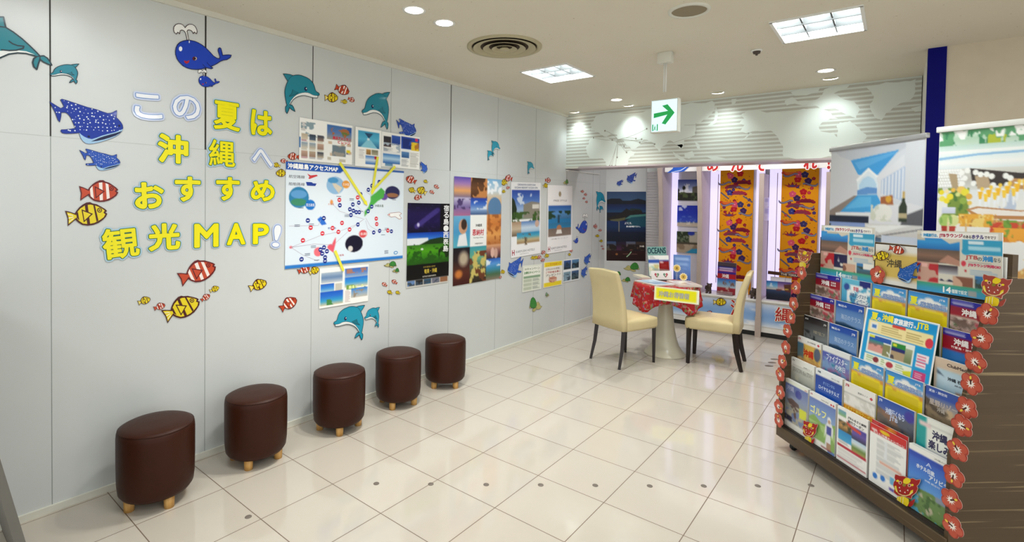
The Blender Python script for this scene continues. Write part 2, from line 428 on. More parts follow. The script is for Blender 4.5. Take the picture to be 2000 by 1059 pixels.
# ------------------------------------------------------------------ the setting
XW = -0.03; ZC = 2.63
def struct(o): o['kind'] = 'structure'; return o
b = MB(); b.add([(-.2, -6, 0), (8, -6, 0), (8, 6.6, 0), (-.2, 6.6, 0)], [(0, 1, 2, 3)]); b.add([(-.2, -6, -.1), (8, -6, -.1), (8, 6.6, -.1), (-.2, 6.6, -.1)], [(3, 2, 1, 0)])
struct(b.build('floor', 'floor'))
T1 = (.672, 2.262, 1.118, 2.748); T2 = (2.517, 2.20, 2.963, 2.685)
xs = [-.2, T1[0], T1[2], T2[0], T2[2], 8]; ys = [-6, T2[1], T1[1], T2[3], T1[3], 6.6]
b = MB()
for i in range(5):
    for j in range(5):
        cx, cy = (xs[i]+xs[i+1])/2, (ys[j]+ys[j+1])/2
        if any(t[0] < cx < t[2] and t[1] < cy < t[3] for t in (T1, T2)): continue
        b.add([(xs[i], ys[j], ZC), (xs[i+1], ys[j], ZC), (xs[i+1], ys[j+1], ZC), (xs[i], ys[j+1], ZC)], [(3, 2, 1, 0)])
b.box((-.2, -6, ZC+.14), (8, 6.6, ZC+.18))
struct(b.build('ceiling', 'ceiling'))
# left wall: panels with dark and thin joints
b = MB(); b.box((-.2, -6, 0), (XW, 5.42, ZC)); b.box((XW-.001, 5.209, 0.03), (XW+.0008, 5.2115, 2.0), 2)
for i, y in enumerate(-.62+.703*np.arange(-2, 9)):
    k = i-2
    dark = k in (0, 1, 2, 4)
    b.box((XW-.001, y-(.0045 if k in (1, 4) else .003 if dark else .0015), 1.822), (XW+.0008, y+(.0045 if k in (1, 4) else .003 if dark else .0015), 2.6), 1 if dark else 2)
    b.box((XW-.001, y-(.0014 if k < 2 else .001), .03), (XW+.0008, y+(.0014 if k < 2 else .001), 1.822), 2)
b.box((XW-.001, -6, 1.8205), (XW+.0006, 5.40, 1.8225), 3)
M['seam_faint'] = mat('seam_faint', 'b2b7b3', .5)
struct(b.build('wall_left', ['wall', 'seam_dark', 'seam_thin', 'seam_faint']))
b = MB(); b.box((XW, -6, 0), (XW+.012, 5.40, .032)); struct(b.build('baseboard_left', 'trim'))
b = MB(); b.box((XW, -6, 2.6), (XW+.02, 4.28, ZC)); struct(b.build('trim_1', 'trim'))
b = MB(); b.box((XW, 4.28, 1.945), (XW+.03, 5.15, 1.955)); struct(b.build('trim_2', 'white'))
# oblique poster wall
CH0 = np.array([-.03, 5.40, 0]); CHU = np.array([.85, .53, 0])
CH = Frame(CH0, CHU, (0, 0, 1))
def chbox(a0, a1, z0, z1, d0, d1, mi=0, mb=None):
    mb = mb or MB(); P = lambda a, h, z: tuple(CH.O+CH.U*a+CH.N*h+np.array([0, 0, z]))
    return mb.add([P(a0, d0, z0), P(a1, d0, z0), P(a1, d1, z0), P(a0, d1, z0), P(a0, d0, z1), P(a1, d0, z1), P(a1, d1, z1), P(a0, d1, z1)],
           [(0, 1, 2, 3), (7, 6, 5, 4), (4, 5, 1, 0), (5, 6, 2, 1), (6, 7, 3, 2), (7, 4, 0, 3)], mi)
b = chbox(-.05, .555, 0, 2.4, -.08, 0); chbox(.543, .546, .05, 2.3, -.001, .0008, 1, b)
struct(b.build('wall_oblique', ['wall', 'seam_thin']))
b = chbox(0.008, .55, 0, .05, 0, .012); struct(b.build('baseboard_oblique', 'trim'))
# ribbed light wall between the oblique wall and the display
b = MB(); P0 = CH.O+CH.U*.556-CH.N*.02; P1 = np.array([.704, 5.72, 0]); n = 46
for i in range(n):
    z0 = .3+i*.037; z1 = z0+.037
    for (p, q, za, zb, off) in ((P0, P1, z0, z0+.022, .0), (P0, P1, z0+.022, z1, .012)):
        v = np.array([.0, -off, 0]); b.add([p+v+[0, 0, za], q+v+[0, 0, za], q+v+[0, 0, zb], p+v+[0, 0, zb]], [(0, 1, 2, 3)])
    v1 = np.array([0, -.012, 0]); b.add([P0+[0, 0, z0+.022], P1+[0, 0, z0+.022], P1+v1+[0, 0, z0+.022], P0+v1+[0, 0, z0+.022]], [(0, 1, 2, 3)])
    b.add([P0+[0, 0, z1], P1+[0, 0, z1], P1+v1+[0, 0, z1], P0+v1+[0, 0, z1]], [(3, 2, 1, 0)])
b.add([P0, P1, P1+[0, 0, .3], P0+[0, 0, .3]], [(0, 1, 2, 3)])
struct(b.build('wall_ribbed', 'louver'))
# wall behind the display, ceiling above it
b = MB(); b.box((-.2, 5.86, 0), (3.3, 6.0, 2.5)); b.box((-.1, 4.61, 2.4), (3.3, 6.0, 2.5)); struct(b.build('wall_back', 'white'))
# fascia with soffit
b = MB(); b.box((XW, 4.28, 1.985), (3.27, 4.60, ZC)); b.box((XW, 4.276, 1.968), (3.27, 4.605, 1.985), 1)
fascia = struct(b.build('wall_fascia', ['stripe', 'divider_in']))
b = MB(); b.box((XW, 4.268, 1.968), (.14, 4.28, 1.99)); struct(b.build('trim_3', 'trim'))
# right: return wall, blue pillar, beige wall
b = MB(); b.box((3.275, 3.42, 0), (3.33, 6.0, ZC)); struct(b.build('wall_return', 'white'))
b = MB(); b.box((3.272, 3.39, 0), (3.368, 3.46, ZC)); struct(b.build('wall_blue_end', 'blue'))
b = MB(); b.box((3.368, 3.40, 0), (8, 3.5, ZC)); struct(b.build('wall_right', 'beige'))

# world map relief on the fascia, traced as land shapes on its plane
FA = Frame((0, 4.28, 0), (1, 0, 0), (0, 0, 1))
def fa(x, y): return FA.uv(1090+.385*x, 140+.385*y)
LAND = [
 [(160,345),(180,330),(215,338),(250,335),(275,345),(290,350),(330,385),(345,405),(365,400),(395,405),(385,425),(355,445),(350,478),(248,480),(240,455),(225,440),(190,442),(165,440),(145,410),(145,378)],
 [(168,300),(166,262),(190,228),(290,212),(470,190),(640,168),(780,148),(795,165),(788,200),(760,235),(722,262),(700,262),(702,290),(695,325),(668,340),(640,347),(640,365),(625,388),(605,374),(585,360),(565,347),(545,372),(522,388),(514,410),(500,390),(485,362),(450,346),(432,346),(415,377),(376,396),(345,372),(330,347),(300,340),(300,320),(270,312),(246,330),(222,322),(200,307)],
 [(580,405),(622,430),(655,452),(625,452),(595,432)], [(640,415),(682,403),(692,426),(665,442),(644,436)], [(692,350),(717,370),(722,400),(705,388)], [(748,430),(800,430),(850,440),(790,449)], [(604,372),(630,368),(638,384),(618,392)],
 [(800,168),(812,215),(803,258),(772,277),(760,272),(792,247)], [(880,140),(905,138),(900,160),(882,170)],
 [(930,215),(960,198),(1010,195),(1110,203),(1160,205),(1230,192),(1290,187),(1370,200),(1420,238),(1345,253),(1322,275),(1332,303),(1398,308),(1415,335),(1420,300),(1412,275),(1430,258),(1480,250),(1530,290),(1568,328),(1540,372),(1386,380),(1386,425),(1145,432),(1143,390),(1118,340),(1080,300),(1000,298),(925,355),(985,312),(925,302),(945,270),(920,262),(945,240)],
 [(1150,150),(1190,130),(1215,150),(1290,148),(1340,118),(1350,90),(1440,68),(1480,66),(1400,110),(1500,150),(1532,190),(1512,236),(1440,207),(1400,182),(1350,192),(1280,168),(1200,162),(1160,172)], [(1180,104),(1240,86),(1330,78),(1320,100),(1260,120),(1200,122)],
 [(1562,76),(1700,55),(1815,38),(1812,95),(1800,130),(1750,157),(1700,182),(1640,246),(1604,226),(1582,172),(1602,122)], [(1790,186),(1843,172),(1843,200),(1810,203)]]
A = Art(); RL = random.Random(5)
def coast(P_):
    for k_ in range(2):
        Q_ = []
        for i_ in range(len(P_)):
            p, q = P_[i_], P_[(i_+1) % len(P_)]; t_ = RL.uniform(-.16, .16); Q_ += [p, ((p[0]+q[0])/2-(q[1]-p[1])*t_, (p[1]+q[1])/2+(q[0]-p[0])*t_*.6)]
        P_ = Q_
    return P_
for i, L in enumerate(LAND):
    A.poly([fa(*p) for p in (coast(L) if len(L) > 9 else L)], 'e0e8e2', .0012)
for i, tgt in enumerate([(180,335),(238,300),(275,347),(335,378),(348,410),(300,435),(262,478),(273,478),(292,478),(395,340),(424,343),(490,368),(450,290),(415,360)]):
    a, c = np.array(fa(305, 345)), np.array(fa(*tgt)); mid = (a+c)/2+np.array([0, .03 if i % 2 else -.03])
    pts = [(1-t)**2*a+2*t*(1-t)*mid+t*t*c for t in np.linspace(0, 1, 9)]
    A.stroke(pts, .0035, 'a9a89c', .0016+i*4e-5, joints=False); A.disc(c[0], c[1], .009, .011, '98958a', .0022+i*1e-5, 10)
for p, q in (((700,320),(700,262)), ((700,322),(580,362)), ((640,272),(760,268))):
    A.stroke([fa(*p), fa(*q)], .003, 'a9a89c', .0018, joints=False)
o = A.build('map_print', 'print', fascia, FA.at(0, 0, 0)); M['map'] = M['print']

# ------------------------------------------------------------------ ceiling fittings
def troffer(t, label):
    r = empty('ceiling_light', ((t[0]+t[2])/2, (t[1]+t[3])/2, ZC)); tag(r, label, 'light', 'recessed square ceiling lights')
    w, h = (t[2]-t[0])/2, (t[3]-t[1])/2
    b = MB()
    for s in (-1, 1):
        b.box((s*w-.011*(s > 0)-.003, -h, -.008), (s*w+.011*(s < 0)+.003, h, .1)); b.box((-w, s*h-.011*(s > 0)-.003, -.008), (w, s*h+.011*(s < 0)+.003, .1))
    b.build('frame', 'white', r)
    b = MB(); b.add([(-w, -h, .085), (w, -h, .085), (w, h, .085), (-w, h, .085)], [(3, 2, 1, 0)]); b.build('diffuser', 'lamp', r)
    b = MB()
    for i in (1, 2):
        y = -h+2*h*i/3; b.prism([(y-.004, -.002), (y+.004, -.002), (y+.018, .06), (y-.018, .06)], 0, -w+.01, w-.01)
        x = -w+2*w*i/3; b.box((x-.004, -h+.01, .006), (x+.004, h-.01, .05))
    b.build('louver', 'blade', r)  # white metal blades coloured dark, standing in for their shade against the lamp
troffer(T1, 'glowing square louvred ceiling light near the round air diffuser'); troffer(T2, 'largest glowing louvred ceiling light, above the brochure rack')
def downlight(u, v, tilt, label):
    p = onz(u, v, ZC); r = empty('downlight', (p[0], p[1], ZC)); tag(r, label, 'light', 'round recessed downlights')
    MB().lathe([(.052, -.001), (.066, -.004), (.068, 0), (.06, .001)], 28, cap=False).build('trim_ring', 'white', r)
    if not tilt:
        MB().lathe([(.001, -.0025), (.052, -.0015)], 28, cap=False).build('lens', 'down', r)
    else:
        b = MB(); P = []
        for i in range(29):
            t = math.pi*i/28-math.pi/2; P.append((math.sin(t)*.052, math.cos(t)*.052))
        Q = [(x*.97, y*.62-.004) for x, y in P]
        b.add([(x, y, -.0022) for x, y in P]+[(x, y, -.0022) for x, y in Q], [(i, i+1, 30+i, 29+i) for i in range(28)]); b.build('lens', 'down', r)
        b = MB(); b.add([(x, y, -.0018) for x, y in Q]+[(-x, -abs(y)*1.4+.01, -.0018) for x, y in P], [tuple(range(58))][:1]); b.build('baffle', 'vent', r)
    l = bpy.data.lights.new('downlight_beam', 'SPOT'); l.energy = 9 if tilt else 62; l.spot_size = math.radians(95 if tilt else 110); l.spot_blend = 1.0; l.shadow_soft_size = .05; l.color = (.88, 1, 1) if tilt else (1, .97, .9)
    lo = bpy.data.objects.new('downlight_beam', l); link(lo); lo.location = (p[0], p[1], ZC-.02)
    tgt = Vector((p[0], 4.28, 2.15)) if tilt else Vector((p[0], p[1], 0))
    lo.rotation_euler = (tgt-lo.location).to_track_quat('-Z', 'Y').to_euler(); return r
downlight(809, 20, 0, 'round warm downlight nearest the ceiling edge at the top, farther from the air diffuser')
downlight(868, 45, 0, 'round white downlight right beside the round air diffuser')
downlight(1204, 195, 0, 'round downlight above the wall posters, beside a crescent wall washer')
downlight(1613, 138, 0, 'round downlight beside a crescent wall washer, towards the blue pillar')
downlight(1122, 219, 1, 'crescent wall washer in the corner where map fascia meets panel wall')
downlight(1227, 206, 1, 'crescent wall washer beside the round downlight, behind the exit sign')
downlight(1402, 181, 1, 'lone crescent wall washer before the middle of the map fascia')
downlight(1622, 153, 1, 'crescent wall washer before the map fascia, towards the blue pillar')
r = empty('air_diffuser', (.97, 1.655, ZC)); tag(r, 'round cream air diffuser with concentric rings in the ceiling', 'air vent')
MB().lathe([(.262, 0), (.262, -.008), (.235, -.012), (.225, .0)], 48, cap=False).build('outer_ring', 'vent', r)
MB().lathe([(.001, -.003), (.226, -.003)], 48, cap=False).build('duct_shade_disc', 'vent_shade', r)  # flat dark disc, its colour stands in for shade between the rings
for i, (a, c) in enumerate(((.22, .168), (.15, .108), (.09, .055))):
    MB().lathe([(c, -.0035), (c+.004, -.006), (a-.006, -.017-.002*i), (a, -.018-.002*i), (a, -.015-.002*i)], 48, cap=False).build('cone_ring', 'vent', r)
MB().lathe([(.02, -.004), (.038, -.02), (.036, -.023), (.001, -.023)], 32, cap=False).build('centre_cone', 'vent', r)
r = empty('ceiling_speaker', (2.2, 1.735, ZC)); tag(r, 'round ceiling speaker with brown mesh and pale rim', 'speaker')
MB().lathe([(.113, 0), (.111, -.008), (.095, -.01), (.092, -.002)], 40, cap=False).build('rim', 'trim', r)
MB().lathe([(.001, -.007), (.06, -.006), (.093, -.003)], 40, cap=False).build('mesh_cover', 'speaker', r)
r = empty('smoke_detector', (2.345, 2.758, ZC)); tag(r, 'small ceiling sensor with dark tip beside the large square light', 'sensor')
MB().lathe([(.037, 0), (.036, -.008), (.02, -.01)], 24).build('base', 'white', r); MB().lathe([(.026, -.008), (.022, -.024), (.008, -.028), (.008, -.036), (.001, -.037)], 20).build('sensor_tip', 'bronze', r)
# exit sign
p = onz(1300, 103, ZC); ex, ey = p[0], p[1]
r = empty('exit_sign', (ex, ey, ZC)); tag(r, 'hanging lit exit sign with a green arrow pointing right', 'sign')
MB().box((-.05, -.03, -.075), (.05, .03, 0)).build('ceiling_box', 'trim', r, bevel=.004)
MB().tube([(-.007, 0, -.07), (-.007, 0, -.28)], [.005, .005]).build('rod', 'white', r); MB().tube([(.007, 0, -.07), (.007, 0, -.28)], [.005, .005]).build('rod', 'white', r)
SF = Frame((0, ey-.03, 0), (1, 0, 0), (0, 0, 1)); q0, q1 = SF.uv(1270, 261), SF.uv(1325, 190)
sx0, sx1, sz0, sz1 = q0[0]-ex, q1[0]-ex, q0[1]-ZC+.002, q1[1]-ZC
MB().box((sx0, -.029, sz0), (sx1, .03, sz1)).build('housing', 'trim', r, bevel=.003)
w, h = sx1-sx0, sz1-sz0; cx, cz = (sx0+sx1)/2, (sz0+sz1)/2
MB().box((sx0+.008, -.0305, sz0+.008), (sx1-.008, -.0285, sz1-.008)).build('lit_panel', 'signlit', r)
b = MB(); U = lambda x, y: (cx+(x-.5)*w, -.0312, cz+(y-.5)*h)
b.add([U(*q) for q in ((.12, .45), (.62, .52), (.42, .27), (.56, .23), (.88, .56), (.62, .83), (.42, .80), (.64, .63), (.12, .59))], [(0, 1, 7, 8), (1, 2, 3, 4), (1, 4, 7), (7, 4, 5, 6)])
b.build('arrow', 'green', r)
b = MB()
for (x0, y0, x1, y1) in ((.07, .06, .11, .26), (.24, .06, .28, .26)): b.add([U(x0, y0), U(x1, y0), U(x1, y1), U(x0, y1)], [(0, 1, 2, 3)])
for pts in (((.15, .19), (.2, .2), (.18, .13), (.15, .13)), ((.15, .13), (.18, .13), (.14, .07), (.12, .08)), ((.16, .14), (.19, .13), (.22, .07), (.2, .07)), ((.16, .24), (.18, .24), (.18, .21), (.16, .21))): b.add([U(*q) for q in pts], [(3, 2, 1, 0)])
b.build('running_figure', 'green', r)

# ------------------------------------------------------------------ stools
def stool():
    r = empty('stool')
    MB().lathe([(.001, .052), (.13, .052), (.152, .058), (.164, .076), (.169, .12), (.171, .22), (.171, .35), (.169, .372), (.161, .387), (.142, .396), (.09, .402), (.001, .405)], 48, cap=False).build('cushion_body', 'brown', r)
    MB().lathe([(.1625, .3815), (.1665, .3835), (.1625, .3855)], 48, cap=False).build('piping', 'brown', r)
    for k in range(4):
        t = math.pi/4+k*math.pi/2; MB().tube([(.125*math.cos(t), .125*math.sin(t), 0), (.125*math.cos(t), .125*math.sin(t), .056)], [.0225, .024], 20).build('leg', 'leg_pale', r)
    return r
st = stool()
SP = [((.236, -.257), (.25, -.381), 'brown leather stool nearest the camera, first of the row along the wall'),
      ((.222, .27), (.306, .184), 'brown leather stool second in the row from the nearest one'),
      ((.237, .837), (.161, .724), 'brown leather stool in the middle of the row of five'),
      ((.22, 1.377), (.277, 1.274), 'brown leather stool second from the far end, close to the last one'),
      ((.214, 1.903), (.207, 1.78), 'brown leather stool farthest down the row, closest to the chairs')]
for i, (c, l, lab) in enumerate(SP):
    o = st if i == 0 else clone(st); o.location = (c[0], c[1], 0); o.rotation_euler = (0, 0, math.atan2(l[1]-c[1], l[0]-c[0])-math.pi/4)
    tag(o, lab, 'stool', 'brown stools along the panel wall')

# ------------------------------------------------------------------ dining chairs, facing local +y
def grid_box(mb, w, d, h, z0, nx, ny, crown, yoff=0):
    """a padded block with a crowned top"""
    vs = []; n = 0
    for z, s in ((z0, .97), (z0+.02, 1), (z0+h-.03, 1.0), (z0+h-.008, .985)):
        for i in range(28):
            t = 2*math.pi*i/28; c, q = math.cos(t), math.sin(t); e = .18
            vs.append((w/2*s*np.sign(c)*abs(c)**e, yoff+d/2*s*np.sign(q)*abs(q)**e, z))
    for k in (.8, .45):
        for i in range(28):
            t = 2*math.pi*i/28; c, q = math.cos(t), math.sin(t); e = .18+.2*(1-k)
            vs.append((w/2*k*np.sign(c)*abs(c)**e, yoff+d/2*k*np.sign(q)*abs(q)**e, z0+h+crown*(1-k*k)))
    fs = []
    for j in range(5):
        for i in range(28): fs.append((j*28+i, j*28+(i+1) % 28, (j+1)*28+(i+1) % 28, (j+1)*28+i))
    fs.append(tuple(5*28+i for i in range(28))); fs.append(tuple(reversed(range(28))))
    mb.add(vs, fs, 0, True); return mb
def chair():
    r = empty('dining_chair')
    grid_box(MB(), .43, .46, .105, .345, 4, 4, .012, .01).build('seat', 'cream', r)
    b = MB(); prof = [(.352, -.215, .075), (.45, -.215, .07), (.55, -.222, .066), (.66, -.238, .062), (.76, -.262, .058), (.84, -.288, .055), (.895, -.306, .05), (.912, -.313, .03)]
    n = 20; vs = []
    for z, y, t in prof:
        w = .43-.055*max(0, (z-.4))/.57*1.0
        for i in range(n):
            a = 2*math.pi*i/n; c, q = math.cos(a), math.sin(a); e = .2
            vs.append((w/2*np.sign(c)*abs(c)**e*(.985 if z > .91 else 1), y+t/2*np.sign(q)*abs(q)**.35, z+.012*math.cos(math.pi*(np.sign(c)*abs(c)**e)/2)*(z > .85)))
    fs = [(j*n+i, j*n+(i+1) % n, (j+1)*n+(i+1) % n, (j+1)*n+i) for j in range(len(prof)-1) for i in range(n)]
    e = (len(prof)-1)*n; fs += [tuple(e+i for i in range(n)), tuple(reversed(range(n)))]
    b.add(vs, fs, 0, True); b.build('backrest', 'cream', r)
    for s in (-1, 1):
        b = MB(); b.tube([(s*.185, .195, .36), (s*.187, .2, 0)], [.026, .017], 4); b.build('leg', 'leg_dark', r)
        b = MB(); b.tube([(s*.18, -.205, .36), (s*.186, -.225, .18), (s*.195, -.268, 0)], [.027, .024, .017], 4); b.build('leg', 'leg_dark', r)
    return r
ch = chair(); ch.location = (1.081, 3.57, 0); ch.rotation_euler = (0, 0, -math.atan2(.167, .434)); tag(ch, 'cream leather dining chair with its back towards the camera, at the table', 'chair', 'cream dining chairs')
c2 = clone(ch); c2.location = (1.764, 4.103, 0); c2.rotation_euler = (0, 0, math.radians(97.5)); tag(c2, 'cream leather dining chair seen from its side, before the blue cabinet front', 'chair', 'cream dining chairs')

# ------------------------------------------------------------------ pedestal table, cloth and things on it
TX, TY = 1.305, 4.06
t = empty('pedestal_table', (TX, TY, 0)); tag(t, 'round table on a glossy white trumpet pedestal between two chairs', 'table')
MB().lathe([(.205, 0), (.207, .006), (.2, .016), (.175, .04), (.14, .09), (.112, .17), (.092, .27), (.08, .37), (.072, .47), (.07, .56), (.078, .64), (.1, .70)], 48).build('pedestal', 'pedestal', t)
MB().lathe([(.001, .7), (.3, .7), (.318, .708), (.318, .722), (.31, .729), (.001, .73)], 56, cap=False).build('tabletop', 'pedestal', t)
b = MB(); n = 160; rings = [0.0, .1, .2, .29, .318]; vs = [(0, 0, .733)]; cam_ang = math.atan2(CAM[1]-TY, CAM[0]-TX)+.05
for k, rr in enumerate(rings[1:]):
    for i in range(n): vs.append((rr*math.cos(2*math.pi*i/n), rr*math.sin(2*math.pi*i/n), .733))
NS = 9
for j in range(1, NS+1):
    for i in range(n):
        a = 2*math.pi*i/n; q = a-cam_ang; L = min(.475/max(abs(math.cos(q)), abs(math.sin(q))), .572)-.318; f = j/NS
        rr = .324+.018*f*math.sin(13*a+1)+.009*f*math.sin(29*a)+.012*f*f
        vs.append((rr*math.cos(a), rr*math.sin(a), .731-max(.06, L)*f*1.02-.004*f))
fs = [(0, 1+i, 1+(i+1) % n) for i in range(n)]
for j in range(3+NS):
    for i in range(n): fs.append((1+j*n+i, 1+(j+1)*n+i, 1+(j+1)*n+(i+1) % n, 1+j*n+(i+1) % n))
b.add(vs, fs, 0, True)
k = NT('red_bingata_cloth'); o_ = k.obj(); vo = k.n('ShaderNodeTexVoronoi', feature='F1'); k.link(o_, vo.inputs['Vector']); vo.inputs['Scale'].default_value = 42
nn = k.noise(o_, 30, 4); sv = k.n('ShaderNodeSeparateColor'); k.link(vo.outputs['Color'], sv.inputs[0])
rr_ = k.ramp(sv.outputs[0], ((.0, 'a00e1a'), (.3, 'b01420'), (.36, 'c8a878'), (.52, '6a4a80'), (.66, 'c87080'), (.8, '7a7a48')))
k.link(k.mix(k.math('GREATER_THAN', nn, .49), rr_, (*lin('a40c18'), 1)), k.b.inputs['Base Color']); k.b.inputs['Roughness'].default_value = .8; M['bingata'] = k.m
tc = b.build('tablecloth', 'bingata', None); tc.location = (TX, TY, 0); tag(tc, 'red patterned tablecloth with hanging corners over the round table', 'tablecloth')
w_ = tc.modifiers.new('thick', 'SOLIDIFY'); w_.thickness = .0015; w_.offset = 1
TT = Frame((TX, TY, .7365), (1, 0, 0), (0, 1, 0))
def slabbook(name, label, cat, pts, th, pic, h0=0.0, group=None, material='gloss'):
    """a flat booklet lying on the table, its top given by four pixels (tl, tr, bl, br)"""
    fr = Frame((TX, TY, .7365+h0+th), (1, 0, 0), (0, 1, 0)); c, w, h, rot = quad(fr, *pts); M4 = fr.at(c[0], c[1], -th, rot)
    A = Art(); A.slab([(-w/2, -h/2), (w/2, -h/2), (w/2, h/2), (-w/2, h/2)], 'ece8e2', 0, th, 'd9d2c8'); o = A.build(name, material, M4=M4); tag(o, label, cat, group)
    pic.mesh(w, h, th+.0004, 'print', material, o); return o
P = Pic(24, 18, 'f0f0f0', 3).v(.08, .08, .92, .92, '8fb4d8', 'c9dcea', '5d86b0', '7da0bf').n(.1, .3, .9, .6, '47719c', 5, .6)
slabbook('magazine', 'flat magazine with blue seascape cover on the table', 'magazine', ((1253, 547), (1288, 546), (1268, 558), (1306, 555)), .012, P)
P = Pic(24, 18, 'd8c8c0', 4).r(.2, .15, .8, .7, 'efece6').n(.2, .1, .9, .9, 'b59a94', 6, .6)
slabbook('booklet_stack', 'thick pale pink magazine on the table nearest the chair with side view', 'magazine', ((1307, 547), (1352, 549), (1321, 558), (1364, 557)), .018, P)
P = Pic(10, 10, 'ece4c8', 5).t(.3, .3, .8, .7, 3, 'b9ae93')
slabbook('notepad', 'small cream notepad on dark base at the table edge', 'notepad', ((1243, 536), (1260, 536), (1247, 542), (1264, 542)), .022, P)

# upright holders on the table
def upright(name, label, cat, y, c4, pic, texts=(), paper='f0f0f0', th=.004, material='gloss', group=None, lean=.0, ux=(1, 0, 0), extra=None):
    fr = Frame((TX, y, .735), ux, (0, lean, 1))
    return sheet(fr, c4, name, label, cat, pic, texts, 0.0, th, group, paper, 0, material, extra=extra)
ys_ = 4.22
upright('magazine', 'magazine with teal title strip standing at the back of the holder', 'magazine', ys_+.05, ((1264, 482), (1302, 482), (1268, 548), (1304, 548)), Pic(20, 34, '7fa8a2', 2).v(0, 0, 1, .24, '78a6a0', '88aea8').r(0, .3, 1, 1, '6f9490'), [('OCEANS', (.02, .03, .97, .2), '123c48', .004)], 'e8e8e8')
upright('leaflet', 'white leaflet with blue band and small pictures in the table holder', 'leaflet', ys_+.02, ((1266, 499), (1287, 499), (1269, 540), (1290, 540)), Pic(14, 26, 'f2f2ee', 2).r(0, .2, 1, .37, '3558b0').n(.05, .42, .95, .8, 'd6c88a', 5, .5).n(.05, .42, .95, .9, 'b9d4c0', 5, .6).t(.1, .05, .7, .16, 2, '555a66'), (), 'f4f4f0')
upright('leaflet', 'dark red leaflet with white header in the table holder', 'leaflet', ys_+.015, ((1287, 499), (1305, 499), (1289, 540), (1309, 540)), Pic(12, 24, 'f2f2ee', 2).r(0, .2, 1, .28, '3558b0').r(0, .28, 1, 1, '8f1218').r(.08, .3, .4, .36, 'f0d8d8').t(.2, .45, .8, .8, 4, 'a83a3a'), (), 'f4f4f0')
def hearts(B, w, h, z):
    for cx, c1, c2 in ((-.22, 'b63f52', '6f9a6a'), (.2, '5f8f78', 'c04a55')):
        x = cx*w; s = h*.3
        B.poly([(x, -s), (x-s*.9, s*.15), (x-s*.75, s*.7), (x-s*.3, s*.75), (x, s*.35)], c1, z); B.poly([(x, -s), (x, s*.35), (x+s*.3, s*.75), (x+s*.75, s*.7), (x+s*.9, s*.15)], c2, z)
        B.poly([(x, -s*.5), (x-s*.4, s*.2), (x, s*.1), (x+s*.4, s*.25)], 'f0ece8', z+.0003)
upright('card', 'white card with two flower hearts standing before the leaflets', 'card', ys_-.03, ((1271, 529), (1311, 529), (1273, 546), (1314, 546)), None, (), 'f4f4f2', extra=hearts)
o = MB().box((-.085, 0, 0), (.085, .003, .12)); o.box((-.085, -.06, 0), (.085, .003, .003)); o = o.build('acrylic_stand', 'acrylic', None); o.location = (1.19, ys_-.005, .7365); tag(o, 'clear acrylic leaflet stand on the table holding leaflets and a card', 'stand')
def leafl(P):
    return P.v(0, 0, 1, 1, '5f83c4', '6c8fce', '4a6cb8').r(.1, .1, .9, .2, '9db8e2').r(.15, .32, .85, .42, '8faede').t(.12, .5, .9, .9, 4, '86a5da')
upright('pamphlet', 'blue pamphlet standing behind the two gold medallions on the table', 'pamphlet', ys_+.06, ((1318, 497), (1351, 500), (1313, 546), (1347, 548)), leafl(Pic(16, 24)), (), '7f9fd6')
def medal(u, v, label):
    fr = Frame((TX, ys_-.02, .735), (1, 0, 0), (0, 0, 1)); c = fr.uv(u, v); A = Art(); R = .035
    pts = []
    for i in range(24):
        t_ = 2*math.pi*i/24; q = R*(1.28 if i % 2 else 1.02); pts.append((q*math.cos(t_), q*math.sin(t_)))
    A.slab(pts, 'd8c9b8', 0, .002); A.disc(0, 0, R, R, 'f0e2a8', .0023, 28); A.disc(0, 0, R*.78, R*.78, 'c99a3a', .0026, 28); A.disc(0, 0, R*.66, R*.66, 'dcb75c', .0029, 24); A.rect(-R*.3, -R*.35, R*.3, R*.35, '9a7a34', .0032)
    # a clear foot carries the medallion above the table
    o = A.build('medallion', 'gloss', M4=fr.at(c[0], c[1], 0)); tag(o, label, 'ornament', 'gold medallions on the table')
    MB().box((-.008, -c[1]+.0025, -.003), (.008, 0, -.0005)).build('foot', 'acrylic', o)
medal(1322, 524, 'upper gold medallion card before the blue pamphlet on the table'); medal(1335, 541, 'lower gold medallion card resting by the thick magazine on the table')
# yellow sign hanging on the cloth
vdir = np.array([CAM[0]-TX, CAM[1]-TY, 0]); vdir /= np.linalg.norm(vdir)
ud = np.array([-vdir[1], vdir[0], 0]); ud = ud*math.cos(-.14)+vdir*math.sin(-.14)*-1
YS = Frame(np.array([TX, TY, 0])+vdir*.372, ud, (0, 0, 1))
sheet(YS, ((1278, 558), (1365, 569), (1278, 586), (1366, 595)), 'sign_board', 'yellow sign with white border on the front of the tablecloth', 'sign', Pic(40, 14, 'f4f4ea').r(.04, .08, .95, .9, 'f0e800'), [('沖縄お得情報', (.1, .3, .78, .72), '9a9a84', .004), ('沖縄お得情報', (.1, .3, .78, .72), 'f6f6f0', .0012)], 0, .002, None, 'f4f4ea', 0, 'gloss')
